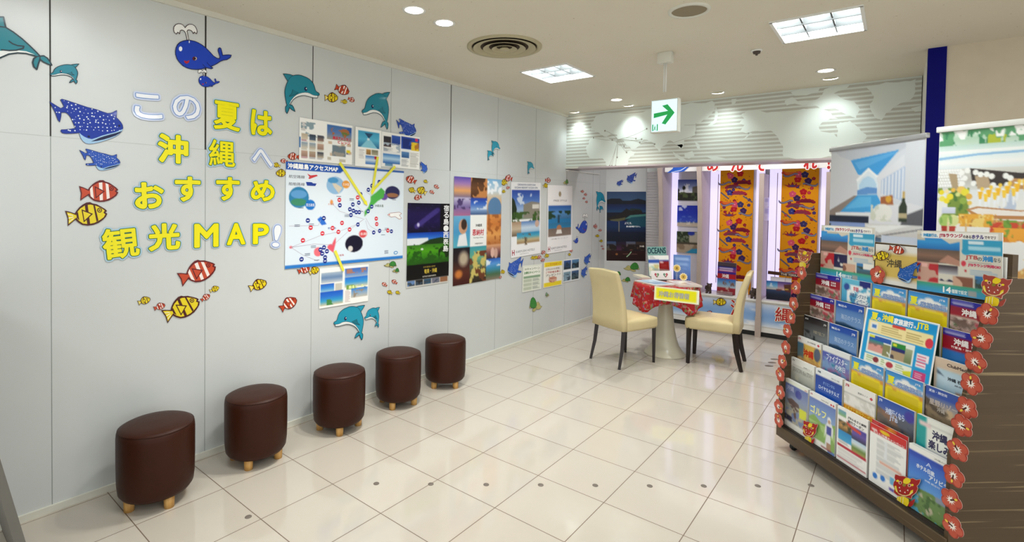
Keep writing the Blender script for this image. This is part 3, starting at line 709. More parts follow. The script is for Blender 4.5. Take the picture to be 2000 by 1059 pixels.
# ------------------------------------------------------------------ lit display along the back: three bays on a low cabinet
YF, YB = 5.5, 5.84
cab = empty('display_cabinet', (.78, YF, 0)); tag(cab, 'low white display cabinet with blue sky front under the lit bays', 'cabinet')
L = lambda x: x-.78
b = MB(); b.box((L(.77), 0, .06), (L(2.62), .34, .415)); b.build('body', 'white', cab, bevel=.003)
b = MB(); b.box((L(.765), -.018, .415), (L(2.625), .35, .438)); b.build('countertop', 'white', cab, bevel=.004)
b = MB(); b.box((L(.8), .03, 0), (L(2.6), .3, .06)); b.build('toe_kick', 'black', cab)
MB().box((L(.77), -.003, .06), (L(2.62), 0, .105)).build('lower_drawer_front', 'white', cab)
for x0, x1, sd in ((.775, 1.885, 2), (1.935, 2.615, 3)):
    P = Pic(46, 20, 'ffffff', sd).v(0, 0, 1, 1, 'd7dfee', '9fbbe0', '7fa6d8', '8db2dd', 'e6ecf2')
    P.n(0, 0, 1, .35, 'e3e8f1', 7, .62).n(0, .8, 1, 1, 'eef1f3', 9, .55)
    P.mesh(x1-x0, .27, 0, 'front_print', 'gloss', cab, Frame((0, 0, 0), (1, 0, 0), (0, 0, 1)).at(L((x0+x1)/2), .262, .004))
DF = Frame((0, YF-.006, 0), (1, 0, 0), (0, 0, 1))
# uprights with a forward-curving front edge
def divider(x, label, floor=False):
    r = empty('display_divider', (x, YF, 0)); tag(r, label, 'divider', 'champagne uprights between the lit bays')
    z0 = 0.0 if floor else .438
    fr = [(-.045, z0), (-.045, 1.1), (-.06, 1.45), (-.1, 1.75), (-.155, 2.02), (-.19, 2.3)] if not floor else [(-.045, z0), (-.045, 1.5), (-.052, 1.8), (-.056, 1.93)]
    b = MB(); b.prism(fr+[(p[0]+.035, p[1]) for p in reversed(fr)], 0, -.026, .026); b.build('front_edge', 'divider', r)
    b = MB(); bk = .34 if not floor else .34
    pts = [(p[0]+.035, max(p[1], .44)) for p in fr]+[(bk, fr[-1][1]), (bk, .44)]
    b.prism(pts, 0, -.018, .018); b.build('side_panel', 'divider_in', r)
    if floor: MB().box((-.03, -.048, 0), (.03, -.008, .24)).build('foot_cover', 'divider', r)
    return r
divider(.735, 'champagne upright between ribbed wall and hotel photo bay')
divider(1.225, 'champagne upright between the hotel photos and the orange cloths')
divider(1.905, 'champagne upright reaching the floor between the two orange cloths', True)
divider(2.56, 'champagne upright at the bay end beside the roll-up banner', True)
# lit back panels (LED strips along the bay sides) and plain backs
for i, (x0, x1) in enumerate(((.755, 1.2), (1.25, 1.88), (1.93, 2.535))):
    o = MB().box((x0, 5.80, .44), (x1, 5.83, 2.35)).build('back_board', 'backpanel'); tag(o, ('pale back board behind the three hotel photos', 'pale back board behind the nearer-to-table orange cloth', 'pale back board behind the orange cloth by the roll-up banner')[i], 'board', 'pale back boards of the lit bays')
for x0, x1, lab in ((.757, .835, 'lavender light strip in the hotel photo bay'), (1.252, 1.40, 'lavender light strip before the first orange cloth, near the hotel photos'), (1.79, 1.876, 'thin lavender light strip on the far side of the first orange cloth'), (1.932, 2.06, 'lavender light strip between tall floor upright and second orange cloth'), (2.46, 2.53, 'lavender light strip beside the roll-up banner')):
    r = empty('light_strip', ((x0+x1)/2, 5.79, .45)); tag(r, lab, 'light', 'lavender light strips in the display')
    w = (x1-x0)/2; MB().box((-w, -.012, 0), (w, .009, 1.88)).build('lit_cover', 'led', r)
    if w > .05: MB().box((w*.25, -.016, .1), (w*.25+.008, -.012, 1.5)).build('slot', 'divider_in', r)
# hotel photos in the first bay
HB = Frame((0, 5.79, 0), (1, 0, 0), (0, 0, 1))
P = Pic(46, 37, 'ffffff', 2).v(0, 0, 1, .6, '3f4f9c', '8a98c8', 'd9dcea').n(0, .2, 1, .6, 'eef0f6', 5, .6).p([(.72, .35), (1, .28), (1, .72), (.72, .72)], '5b554c').r(0, .62, 1, 1, '2a2a20').n(0, .6, 1, 1, '4c5a34', 8, .55).p([(0, .3), (.18, .5), (.1, .9), (0, .95)], '1c2018').e(.36, .4, .07, .1, '1c2018').r(.35, .45, .37, .65, '2c2018')
sheet(HB, ((1319.5, 351), (1365, 351), (1319.5, 391.5), (1366, 392)), 'photo_print', 'hotel photo with palms under evening sky, topmost in the lit bay', 'photo', P, (), .0, .006, 'hotel photos in the lit bay')
P = Pic(46, 37, 'ffffff', 3).v(0, 0, 1, .8, '1d2fa8', '2438b4', '3c56c4').n(.05, 0, .5, .25, 'c7d0ee', 5, .5).n(0, .5, 1, .8, '5570cc', 6, .6).r(0, .78, 1, .82, '4d6a9a').r(0, .82, 1, 1, 'c9bca8').n(.2, .76, .8, .9, 'e8e2d8', 9, .6)
sheet(HB, ((1319, 401), (1366, 402), (1318.5, 442), (1366, 443)), 'photo_print', 'beach photo under deep blue sky, middle of the lit bay', 'photo', P, (), .0, .006, 'hotel photos in the lit bay')
P = Pic(46, 37, 'ffffff', 4).v(0, 0, 1, .5, '8f9a86', '5e6a50').n(0, 0, 1, .5, '2f3a26', 10, .5).p([(.6, .05), (1, .0), (1, .5), (.6, .5)], 'b9b3a0').e(.68, .08, .14, .1, '2a3aa0').r(0, .5, 1, .62, '4a4436').r(0, .6, 1, 1, 'b2a288').n(0, .6, 1, .85, '8d7a60', 6, .55).p([(.45, 1), (.7, .8), (1, .78), (1, 1)], '2a8fb8')
sheet(HB, ((1317.5, 452), (1366, 453), (1317, 492), (1365.5, 496)), 'photo_print', 'hotel pool photo with palms, lowest of three in the lit bay', 'photo', P, (), .0, .006, 'hotel photos in the lit bay')
# orange patterned cloths
def rosette(A, x, y, r, c, c2, z):
    for i in range(5):
        t = 2*math.pi*i/5+.3; A.disc(x+r*.55*math.cos(t), y+r*.55*math.sin(t), r*.52, r*.52, c, z+i*2e-5, 10)
    A.disc(x, y, r*.45, r*.45, c, z+2e-4, 10); A.disc(x, y, r*.22, r*.22, c2, z+3e-4, 8)
def fan(A, x, y, w, c, c2, z, up=1):
    for i in range(7):
        t = math.pi*(i+.5)/7; A.disc(x+w*.72*math.cos(t), y+up*w*.3*math.sin(t), w*.22, w*.16, c, z+i*2e-5, 8)
    A.poly([(x-w*.7, y), (x+w*.7, y), (x+w*.45, y+up*w*.26), (x, y+up*w*.34), (x-w*.45, y+up*w*.26)][::up], c2, z+2e-4)
def wave(A, x, y, w, fl, z):
    pts = [(-1, .1), (-.75, -.25), (-.3, -.3), (.2, -.05), (.6, .2), (1, .1)]
    for j, c in enumerate(('5b5870', '9a97a8', '5b5870')):
        A.stroke([(x+fl*w*p[0], y+w*(p[1]*.8+.10*j-.08)) for p in pts], w*.1, c, z+j*2e-4, joints=False)
def cloth(c4, label, seed, wtop):
    a, c, d, e = (HB.uv(*p) for p in c4); x0, x1 = (a[0]+d[0])/2, (c[0]+e[0])/2; z1, z0 = max(a[1], c[1]), .445
    w, h = x1-x0, z1-z0; n = 24
    A = Art(); A.slab([(0, 0), (w, 0), (w, h), (0, h)], 'e09408', 0, .003)
    R = random.Random(seed)
    y = -.35 if seed == 1 else .25
    for rep in range(-1, 4):
        o = (rep*1.55+y)*w
        def Q(px, py): return px*w, h-(py*w+o)
        items = [('lotus', .30, .28), ('r', .44, .1, 'b01c24', 'd04040'), ('r', .72, .15, '3a2458', '5a3a78'), ('w', .78, .26, -1), ('r', .6, .49, 'b01820', 'c83038'), ('r', .31, .56, 'd0506a', 'e88090'), ('r', .43, .69, '38204e', '58407a'), ('f', .67, .83, '8c1a2c', '70182c'),
                 ('w', .13, .8, 1), ('f', .4, .97, '9c2a40', '6a3a4c'), ('w', .7, .96, -1), ('r', .3, 1.11, '35357a', '5a66b0'), ('f', .56, 1.18, 'a82436', '8a3048'), ('fo', .26, 1.41), ('w', .24, 1.5, 1), ('r', .46, 1.5, 'cc4a62', 'e88a98'), ('r', .63, 1.5, '35305e', '5a5088'), ('b', .02, 1.1, .28, 1.32), ('b', .7, 1.22, .98, 1.42)]
        for it in items:
            X, Y = Q(it[1], it[2])
            if not (.07*w < Y < h-.07*w): continue
            if it[0] == 'r': rosette(A, X, Y, w*.098, it[3], it[4], .0036)
            elif it[0] == 'f': fan(A, X, Y, w*.29, it[3], it[4], .0035)
            elif it[0] == 'fo': fan(A, X, Y, w*.3, 'c04020', 'd86a28', .0035, -1)
            elif it[0] == 'w': wave(A, X, Y, w*.2, it[3], .0037)
            elif it[0] == 'b':
                X2, Y2 = Q(it[3], it[4])
                if Y2 > 0: A.stroke([(X, Y), (X2, Y2)], w*.05, '6a6068', .0033, joints=False)
            elif it[0] == 'lotus':
                A.poly([(X-.24*w, Y+.02*w), (X-.1*w, Y-.07*w), (X+.1*w, Y-.07*w), (X+.24*w, Y+.02*w), (X+.12*w, Y), (X+.12*w, Y+.08*w), (X+.05*w, Y), (X, Y+.12*w), (X-.05*w, Y), (X-.12*w, Y+.08*w), (X-.12*w, Y)], '9a2a30', .0035)
                A.poly([(X-.12*w, Y-.02*w), (X, Y-.06*w), (X+.12*w, Y-.02*w), (X, Y+.02*w)], '554070', .0038)
    for i in range(34):
        X, Y = R.random()*w*.8+.1*w, R.random()*h*.94+.03*h; rosette(A, X, Y, w*.052, *R.choice([('8c1a2c', 'c04050'), ('3a2a6a', '6a60a0'), ('b8283a', 'e08080'), ('70204a', 'a05070')]), .0031+i*1e-6)
    for i in range(110):
        X, Y = R.random()*w*.94+.03*w, R.random()*h*.97+.01*h; A.disc(X, Y, w*(.012+.012*R.random()), w*.012, R.choice(['8a3a18', '7a2a20', '5a3a30']), .00345+i*5e-7, 6)
    o = A.build('cloth_banner', 'cloth', M4=HB.at(x0, z0, .012)); tag(o, label, 'cloth', 'orange patterned cloths in the display'); return o
cloth(((1409.5, 332), (1476, 332), (1401, 560), (1464, 560)), 'orange cloth with flowers and waves, closer to the dining table', 1, .4)
cloth(((1528.5, 330), (1601, 330), (1522, 520), (1594, 520)), 'orange cloth with flowers and waves, closer to the roll-up banner', 2, .4)
# header strip and red letters along the top of the display
HD = Frame((0, 5.42, 0), (1, 0, 0), (0, 0, 1))
a, c = HD.uv(1300, 336), HD.uv(1625, 326)
hd = MB().box((.78, 5.424, a[1]), (2.6, 5.45, 2.34)).build('header_board', 'white'); tag(hd, 'white header board along the top of the lit display', 'board')
def letter(fr, body, c4, label, fill, line, halo, lw, hw, gap, bold=0.0, group=None, name='letter_cutout', material='gloss', cat='letter'):
    """a cut-out letter: pale halo board, dark outline, coloured face. c4 = px x0, y0, x1, y1 of the glyph"""
    x0, y0, x1, y1 = c4[:4]; rot = c4[4] if len(c4) > 4 else 0.0; mx, my = (x0+x1)/2, (y0+y1)/2
    l, r_, t_, b_ = fr.uv(x0, my), fr.uv(x1, my), fr.uv(mx, y0), fr.uv(mx, y1); c = (l+r_)/2; w = abs(r_[0]-l[0]); h = abs(t_[1]-b_[1]); c[1] = (t_[1]+b_[1])/2
    w -= 2*hw; h -= 2*hw; R = (-w/2, -h/2, w/2, h/2); A = Art()
    if halo: A.text(body, R, halo, .0020, hw*2, joints=True)
    A.text(body, R, line, .0030, bold+lw*2, joints=True)
    A.text(body, R, fill, .0040, bold, joints=bold > 0)
    o = A.build(name, material, M4=fr.at(c[0], c[1], gap, rot)); tag(o, label, cat, group); return o
G = 'red greeting letters along the display header'
for ch_, c4, lab in (('め', (1380, 309, 1405, 336), 'red header letter of one loop with a long curl, first in the header word'), ('ん', (1427, 307, 1454, 336), 'red wavy header letter above the first orange cloth'), ('そ', (1474, 303, 1498, 336), 'red header letter above the floor-standing champagne upright'), ('ー', (1530, 308, 1556, 317.5), 'red header bar letter above the second orange cloth'), ('れ', (1568, 302, 1598, 332), 'red header letter above the second orange cloth, next to the last mark'), ('!', (1614, 300, 1624, 332), 'red exclamation mark ending the display header')):
    letter(HD, ch_, c4, lab, 'b81f22', 'b81f22', 'f4ece4', .002, .014, .006, .007, G)
A = Art(); q = lambda x, y: tuple(HD.uv(x, y)-HD.uv(1310, 335))
A.slab([q(*p) for p in ((1303, 338), (1314, 330), (1320, 318), (1352, 318), (1346, 326), (1336, 335), (1322, 337))], '2a5cc0', 0, .003); A.stroke([q(1312, 337), q(1330, 333), q(1344, 324)], .008, 'dfe6f2', .0035); A.stroke([q(1318, 334), q(1332, 330)], .006, '4a86dc', .0036)
c = HD.uv(1310, 335); o = A.build('ribbon_cutout', 'gloss', M4=HD.at(c[0], c[1], .004)); tag(o, 'blue and white ribbon cutout at the near-corner end of the header', 'decoration')
# letters and stickers on the cabinet front
G = 'red letters on the cabinet front'
letter(DF, '沖', (1426, 585, 1452, 620), 'red cut-out letter half hidden behind the chair back, on the cabinet front', 'b4201e', 'b4201e', 'f2ead8', .0008, .009, .006, .004, G)
letter(DF, '縄', (1513, 600, 1549, 631), 'red cut-out letter on the blue cabinet front beside the rack flowers', 'b4201e', 'b4201e', 'f2ead8', .0008, .009, .006, .003, G)
# things standing on the counter
CT = Frame((0, 5.60, .438), (1, 0, 0), (0, 0, 1))
P = Pic(36, 54, '20202c', 2).r(0, 0, 1, .12, '4a4048').v(0, .14, 1, .3, '2a3a9c', 'a83a6a').t(.1, .16, .9, .3, 2, 'e6d8e6').r(0, .3, 1, .36, '2a2a90').r(0, .36, 1, .52, 'b02028').v(0, .52, 1, .8, '2a62b8', '6fa0cc', 'b8c8d0').n(.3, .55, 1, .8, '7a5a50', 6, .55).v(0, .8, 1, 1, 'a23038', '8c2834').n(.2, .8, 1, .95, 'd8b8a8', 8, .6)
sheet(CT, ((1406, 512), (1440, 514), (1397, 571), (1435, 577)), 'brochure', 'red and blue island brochure in clear stand on the cabinet', 'brochure', P, [('沖縄', (.25, .37, .62, .5), 'f4f0f0', .002)], 0, .012, None, 'e8e8e8', 0, 'gloss')
o = MB().box((-.09, -.06, 0), (.09, .02, .004)).box((-.09, -.06, .004), (.09, -.056, .05)).build('acrylic_stand', 'acrylic', None); p_ = CT.uv(1418, 575); o.location = (p_[0], 5.578, .4385); tag(o, 'clear acrylic stand on the cabinet holding the red brochure', 'stand')
sheet(CT, ((1435, 549), (1462, 551), (1434, 578), (1460, 581)), 'card', 'small white card standing beside the chair back on the cabinet', 'card', Pic(10, 10, 'f4f4f2', 2).t(.6, .2, .95, .8, 4, 'b8b8b8'), (), 0, .003)
def shisa(u, v, label):
    r = empty('lion_figurine'); fr = Frame((0, 5.535, .438), (1, 0, 0), (0, 0, 1)); c = fr.uv(u, v); r.location = (c[0], 5.555, .438); tag(r, label, 'figurine', 'dark lion figurines on the cabinet')
    b = MB(); b.lathe([(.001, .018), (.024, .022), (.032, .045), (.03, .075), (.02, .088), (.001, .092)], 18); b.build('body', 'bronze', r)
    b = MB(); b.lathe([(.001, -.03), (.022, -.022), (.031, 0), (.026, .02), (.012, .03), (.001, .032)], 16, (.012, -.018, .095))
    for s in (-1, 1): b.lathe([(.012, 0), (.01, .012), (.002, .018)], 8, (.012+s*.022, -.012, .115))
    b.build('head', 'bronze', r); b = MB()
    b.lathe([(.012, 0), (.014, .02), (.008, .045), (.001, .05)], 10, (-.036, .012, .045)); b.build('tail', 'bronze', r)
    for x in (-.02, .02):
        for y in (-.022, .016): MB().tube([(x, y, .04), (x, y, .006), (x, y-.008, 0)], [.011, .01, .011], 8).build('leg', 'bronze', r)
shisa(1383, 572, 'dark lion figurine on the cabinet beside the tablecloth'); shisa(1471, 580, 'dark lion figurine on the cabinet behind the chair back')
P = Pic(54, 36, '30384a', 6).v(0, 0, .45, .45, '2a6ab8', '6ab0dc', 'd8c8b8').v(.45, 0, 1, .45, '4a3a80', '9a7aa8', 'e0b898').n(0, .05, .45, .3, 'c8dcec', 5, .6).v(0, .45, 1, 1, '30466c', '20263a', '1a1c2a').p([(.7, .15), (1, .1), (1, .55), (.75, .5)], '5a3428').r(.76, .36, .9, .42, 'd8b838').n(.4, .4, 1, .5, '6a3a40', 8, .55)
sheet(Frame((0, 5.58, .438), (1, 0, 0), (0, 0, 1)), ((1499, 548), (1545, 552), (1495, 584), (1545, 589)), 'photo_print', 'sunset lagoon photo standing on the cabinet near the rack flowers', 'photo', P, (), 0, .006)
o = sheet(Frame((0, 5.60, .438), (1, 0, 0), (0, 0, 1)), ((1500, 529), (1570, 537), (1500, 535), (1570, 544)), 'sign_strip', 'dark brown strip sign with pale lettering above the lagoon photo', 'sign', None, [('THE TERRACE', (.36, .2, .98, .8), 'd8d0c0', .001)], 0, .006, None, '4a2c20')
MB().box((-.003, -.09, -.006), (.003, 0, -.001)).build('support', 'acrylic', o)
o = sheet(Frame((0, 5.62, .438), (1, 0, 0), (0, 0, 1)), ((1505, 540), (1546, 544), (1505, 549), (1546, 553)), 'card', 'blank white card behind the lagoon photo on the cabinet', 'card', None, (), 0, .003, None, 'eceaf2')
MB().box((-.02, -.1, -.006), (.02, 0, -.002)).build('support', 'white', o)
# small notices on the inner side of the upright
for (p0, p1, p2, p3), lab in ((((1492.5, 386), (1501.5, 386), (1492.5, 404), (1501.5, 404)), 'small lilac photo notice on the inner side of the tall upright'), (((1492, 405), (1501.5, 405), (1492, 431), (1501.5, 431)), 'small white notice under the lilac one on the tall upright')):
    fr = Frame((1.925, 5.5, 0), (0, 1, 0), (0, 0, 1)); sheet(fr, (p0, p1, p2, p3), 'notice', lab, 'notice', Pic(8, 12, 'd8d4e4', 3).r(.1, .1, .9, .5, '9a94c0').t(.1, .55, .9, .95, 4, 'b4b0c4'), (), .0, .001)
# ------------------------------------------------------------------ left wall: frame in wall coordinates, u along the wall, v up
LW = Frame((XW, 0, 0), (0, 1, 0), (0, 0, 1))
# cut-out letters
Y3 = ('f2e60a', '2f6a3c', 'a9c9dc'); W3 = ('eef0f6', '6f92cc', 'c9d2ea')
def big(ch_, rect, style, label, bold=.012):
    letter(LW, ch_, rect, label, style[0], style[1], style[2], .0038, .015, .004, bold if style is Y3 else .006, 'summer island message letters on the wall')
big('こ', (256, 180, 320, 236, .06), W3, 'white letter of two open strokes, first in the top line of the wall message')
big('の', (332, 183, 394, 237), W3, 'white round looping letter second in the top line of the wall message')
big('夏', (413, 196, 471, 258), Y3, 'yellow many-stroked character on the dark joint, top line of the wall message', .010)
big('は', (486, 213, 533, 268), Y3, 'yellow letter ending the top line of the wall message')
big('沖', (304, 260, 370, 322), Y3, 'yellow character with three side dots, starting the second message line', .014)
big('縄', (403, 270, 462, 329), Y3, 'dense yellow character in the second message line, on the panel joint', .006)
big('へ', (488, 288, 535, 329), W3, 'white single bent stroke ending the second message line')
big('お', (258, 353, 323, 411, .04), Y3, 'yellow letter with a side dot, starting the third message line')
big('す', (337, 342, 394, 397), Y3, 'yellow letter with loop and crossbar, right after the dotted one in the third line')
big('す', (418, 343, 470, 395), Y3, 'yellow letter with loop and crossbar, next to the last one of the third line')
big('め', (486, 349, 538, 396), Y3, 'yellow crossed loop letter ending the third message line')
big('観', (194, 441, 275, 509, .09), Y3, 'large dense yellow character starting the bottom message line', .008)
big('光', (285, 433, 354, 492, .03), Y3, 'yellow character with spreading legs, second in the bottom message line')
big('M', (375, 434, 429, 486), Y3, 'yellow Latin letter M in the bottom message line')
big('A', (439, 433, 481, 481), Y3, 'yellow Latin letter A in the bottom message line')
big('P', (490, 434, 527, 479), Y3, 'yellow Latin letter P in the bottom message line')
big('!', (529, 436, 550, 486, -.14), W3, 'white slanted exclamation mark ending the bottom message line', .008)

# ---- sea creature stickers: outlines traced on the wall plane
class Trace:
    """maps tracing pixels (origin ox, oy and scale s) through the lens onto a frame, local to a centre pixel"""
    def __init__(s, fr, fx, centre):
        s.fr, s.fx = fr, fx; s.c = fr.uv(*fx(*centre))
    def __call__(s, pts): return [tuple(s.fr.uv(*s.fx(*p))-s.c) for p in pts]
    def place(s, A, name, label, cat, group=None, gap=.003, material='gloss'):
        o = A.build(name, material, M4=s.fr.at(s.c[0], s.c[1], gap)); tag(o, label, cat, group); return o
def crop(ox, oy, k): return lambda x, y: (ox+k*x, oy+k*y)
def boxmap(src, dst, flip=False):
    """template box src -> pixel box dst"""
    (a0, b0, a1, b1), (c0, d0, c1, d1) = src, dst
    def f(x, y):
        u = (x-a0)/(a1-a0); u = 1-u if flip else u
        return c0+u*(c1-c0), d0+(y-b0)/(b1-b0)*(d1-d0)
    return f
DOL = dict(body=[(157,117),(185,118),(222,124),(250,134),(275,129),(300,128),(327,132),(352,142),(378,153),(402,168),(424,188),(440,212),(449,235),(455,260),(462,280),(475,291),(490,298),(496,308),(493,320),(480,324),(482,336),(476,345),(440,344),(400,333),(360,323),(330,324),(300,331),(272,344),(250,362),(235,382),(225,400),(219,412),(240,413),(252,430),(262,455),(268,474),(247,463),(228,448),(215,436),(208,462),(192,493),(181,476),(177,450),(178,430),(192,414),(186,395),(179,360),(173,320),(171,290),(174,262),(180,238),(188,214),(200,186),(185,165)],
  belly=[(222,404),(216,402),(232,366),(255,336),(280,316),(305,304),(335,296),(362,293),(388,296),(408,303),(428,314),(450,321),(480,325),(481,336),(476,343),(440,342),(400,331),(360,321),(330,322),(300,329),(272,342),(250,360),(235,380)],
  fin=[(246,266),(240,286),(236,304),(222,318),(212,330),(236,326),(258,318),(280,308),(298,292)], eye=(368,260))
def dolphin(fr, mp, label, group, body='1a8398', lw=.004, fin=True):
    T = Trace(fr, mp, (330, 300)); A = Art(); B_ = T(DOL['body']); A.slab(B_, body, 0, .0018, 'd8dcdc'); A.stroke(B_, lw, '16303c', .0024, True)
    A.poly(T(DOL['belly']), 'e9ecea', .0021); A.stroke(T(DOL['belly'])[2:13], lw*.5, '16303c', .0026)
    if fin: A.poly(T(DOL['fin']), '167385', .0023); A.stroke(T(DOL['fin']), lw*.6, '16303c', .0027)
    e = T([DOL['eye']])[0]; r = np.linalg.norm(np.array(T([(382, 260)])[0])-e); A.disc(e[0], e[1], r, r*1.25, '1c2050', .0028, 14); A.disc(e[0]+r*.35, e[1]+r*.3, r*.35, r*.4, 'f4f4f4', .0031, 8)
    A.stroke(T([(200, 186), (222, 150), (250, 134)]), lw*.5, '16303c', .0029)
    return T.place(A, 'dolphin_sticker', label, 'sticker', group)
DS = (155, 115, 496, 493); GD = 'dolphin stickers'
T = Trace(LW, crop(0, 0, .2833), (120, 290)); A = Art()
o1 = T([(-420, 330), (-300, 235), (-160, 192), (-20, 182), (-28, 118), (22, 118), (38, 190), (90, 222), (150, 268), (205, 318), (250, 362), (274, 388), (300, 386), (325, 402), (342, 425), (355, 450), (330, 444), (300, 430), (274, 410), (262, 445), (252, 480), (232, 462), (224, 432), (232, 405), (250, 392), (235, 386), (180, 370), (120, 366), (60, 374), (0, 400), (-90, 440), (-250, 470), (-400, 430)])
A.slab(o1, '18808f', 0, .0018, 'd8dcdc'); A.poly(T([(-300, 460), (-120, 372), (0, 352), (100, 345), (180, 355), (240, 378), (180, 368), (120, 364), (60, 372), (0, 398), (-90, 438), (-250, 466)]), 'e9ecea', .0021); A.stroke(o1, .006, '16303c', .0024, True)
A.stroke(T([(62, 286), (85, 303), (120, 316), (162, 320), (158, 335), (110, 348), (60, 350), (10, 345)]), .006, '16303c', .0027); A.stroke(T([(38, 190), (-20, 182)]), .005, '16303c', .0028); A.stroke(T([(250, 392), (274, 388), (274, 410)]), .004, '16303c', .0029)
T.place(A, 'dolphin_sticker', 'largest teal dolphin sticker at the wall top, its head beyond the frame', 'sticker', GD)
dolphin(LW, boxmap(DS, (97, 125, 154, 164), True), 'small teal dolphin sticker under the largest one, touching the dark joint', GD, lw=.003)
dolphin(LW, boxmap(DS, (552, 144, 623, 222)), 'teal dolphin sticker facing the small fish group above the map papers', GD)
dolphin(LW, boxmap(DS, (706, 180, 761, 253), True), 'teal dolphin sticker on the far side of the fish group above the papers', GD)
dolphin(LW, boxmap(DS, (651, 596, 712, 664), True), 'largest of two bright teal dolphin stickers low on the wall above the stools', GD, '1f97b4')
dolphin(LW, boxmap(DS, (711, 600, 741, 640), True), 'small bright teal dolphin sticker beside the low one above the stools', GD, '1f97b4', .003)
dolphin(LW, boxmap(DS, (959, 275, 976, 304)), 'upper of the two tiny dolphin stickers above the photo collage poster', GD, '1f97b4', .003, False)
dolphin(LW, boxmap(DS, (951, 294, 963, 314)), 'lower tiny dolphin sticker above the photo collage poster', GD, '1f97b4', .003, False)
dolphin(LW, boxmap(DS, (1029, 315.5, 1042.5, 341)), 'lone small dolphin sticker above the resort poster with white border', GD, '1f97b4', .003, False)
dolphin(LW, boxmap(DS, (1163.5, 374, 1182, 412)), 'teal dolphin sticker in the corner beside the dark bay poster', GD, '2a93b0', .003, False)
dolphin(LW, boxmap(DS, (1170, 402, 1178, 416)), 'tiny dolphin sticker under the one beside the dark bay poster', GD, '2a93b0', .003, False)
# whales
WB = [(1208,378),(1207,355),(1211,330),(1222,308),(1240,292),(1262,283),(1285,279),(1312,280),(1340,286),(1366,297),(1390,311),(1412,328),(1432,347),(1450,366),(1468,386),(1490,401),(1510,406),(1513,392),(1506,370),(1500,350),(1503,336),(1512,330),(1521,336),(1527,360),(1532,383),(1552,380),(1575,379),(1592,381),(1586,397),(1562,412),(1536,416),(1516,424),(1490,441),(1462,455),(1450,460),(1465,470),(1452,475),(1430,470),(1420,468),(1380,478),(1350,480),(1318,478),(1286,469),(1258,454),(1236,432),(1218,408)]
SPT = [(1288,278),(1284,256),(1279,235),(1272,220),(1262,211),(1250,208),(1240,213),(1235,235),(1229,226),(1223,223),(1213,236),(1206,230),(1199,224),(1194,205),(1197,186),(1210,170),(1228,164),(1248,167),(1263,177),(1273,193),(1285,178),(1302,168),(1322,169),(1340,180),(1351,197),(1357,217),(1353,234),(1344,228),(1338,222),(1330,233),(1325,222),(1317,212),(1303,207),(1292,209),(1287,218),(1292,240),(1299,277)]
def whale(fr, mp, label, lw=.005, body='173fb4'):
    T = Trace(fr, mp, (1340, 390)); A = Art(); S_ = T(SPT); A.slab(S_, 'f1f1ee', 0, .0016); A.stroke(S_, lw*.7, '3a1c20', .0020, True)
    B_ = T(WB); A.slab(B_, body, 0, .0022, 'd8dcdc'); A.stroke(B_, lw*.8, '141c50', .0028, True)
    def el(x, y, rx, ry, c, z, n=14):
        A.poly(T([(x+rx*math.cos(2*math.pi*i/n), y+ry*math.sin(2*math.pi*i/n)) for i in range(n)][::-1]), c, z)
    el(1242, 338, 12, 17, 'f0f4fa', .0030); el(1302, 290, 4, 9, 'dfe8f8', .0030); el(1340, 405, 17, 14, '5a1020', .0030); el(1344, 405, 10, 11, 'c8c0c0', .0033); el(1341, 405, 7, 9, '18102a', .0036)
    A.poly(T([(1264, 418), (1285, 423), (1303, 416), (1300, 432), (1284, 441), (1270, 434)]), 'b02030', .0031)
    A.stroke(T([(1396, 446), (1408, 460), (1430, 472)]), lw*.6, '141c50', .0034); A.stroke(T([(1424, 432), (1440, 452), (1462, 468)]), lw*.6, '141c50', .0034)
    return T.place(A, 'whale_sticker', label, 'sticker', 'blue whale stickers')
WS = (1194, 164, 1592, 480)
whale(LW, crop(0, 0, .2833), 'large blue whale sticker with white spout across the dark panel joint')
whale(LW, boxmap(WS, (386, 136, 428, 170)), 'small blue whale sticker directly under the large one', .003)
whale(LW, boxmap(WS, (1124, 417, 1147, 455.5), True), 'blue whale sticker with spout between the resort poster and the corner', .004, '2a4cb4')
whale(LW, boxmap(WS, (1119, 459, 1129, 475), True), 'tiny blue whale sticker below the spouting one near the corner', .002, '2a4cb4')
# whale sharks
SB = [(340,702),(365,716),(392,733),(418,748),(440,736),(428,712),(415,690),(425,684),(455,692),(485,702),(540,720),(600,740),(660,755),(705,771),(740,782),(762,780),(778,774),(792,766),(803,762),(804,782),(800,810),(816,826),(832,844),(842,862),(846,882),(838,905),(815,928),(790,944),(755,958),(720,970),(680,982),(640,990),(610,992),(590,988),(573,976),(560,960),(550,938),(545,916),(520,919),(490,921),(450,922),(428,918),(416,904),(422,895),(450,894),(488,890),(520,884),(508,862),(498,838),(488,815),(476,797),(462,783),(448,776),(420,776),(419,800),(415,822),(410,842),(398,828),(390,808),(382,784),(368,756)]
SBL = [(545,916),(560,930),(580,944),(605,955),(632,960),(665,950),(700,936),(740,925),(790,913),(846,890),(838,905),(815,928),(790,944),(755,958),(720,970),(680,982),(640,990),(610,992),(590,988),(573,976),(560,960),(550,938)]
SM = [(625,977),(650,966),(680,952),(715,940),(750,930),(795,918),(838,904),(822,920),(795,936),(755,950),(715,962),(670,972)]
SSRC = (340, 684, 846, 992)
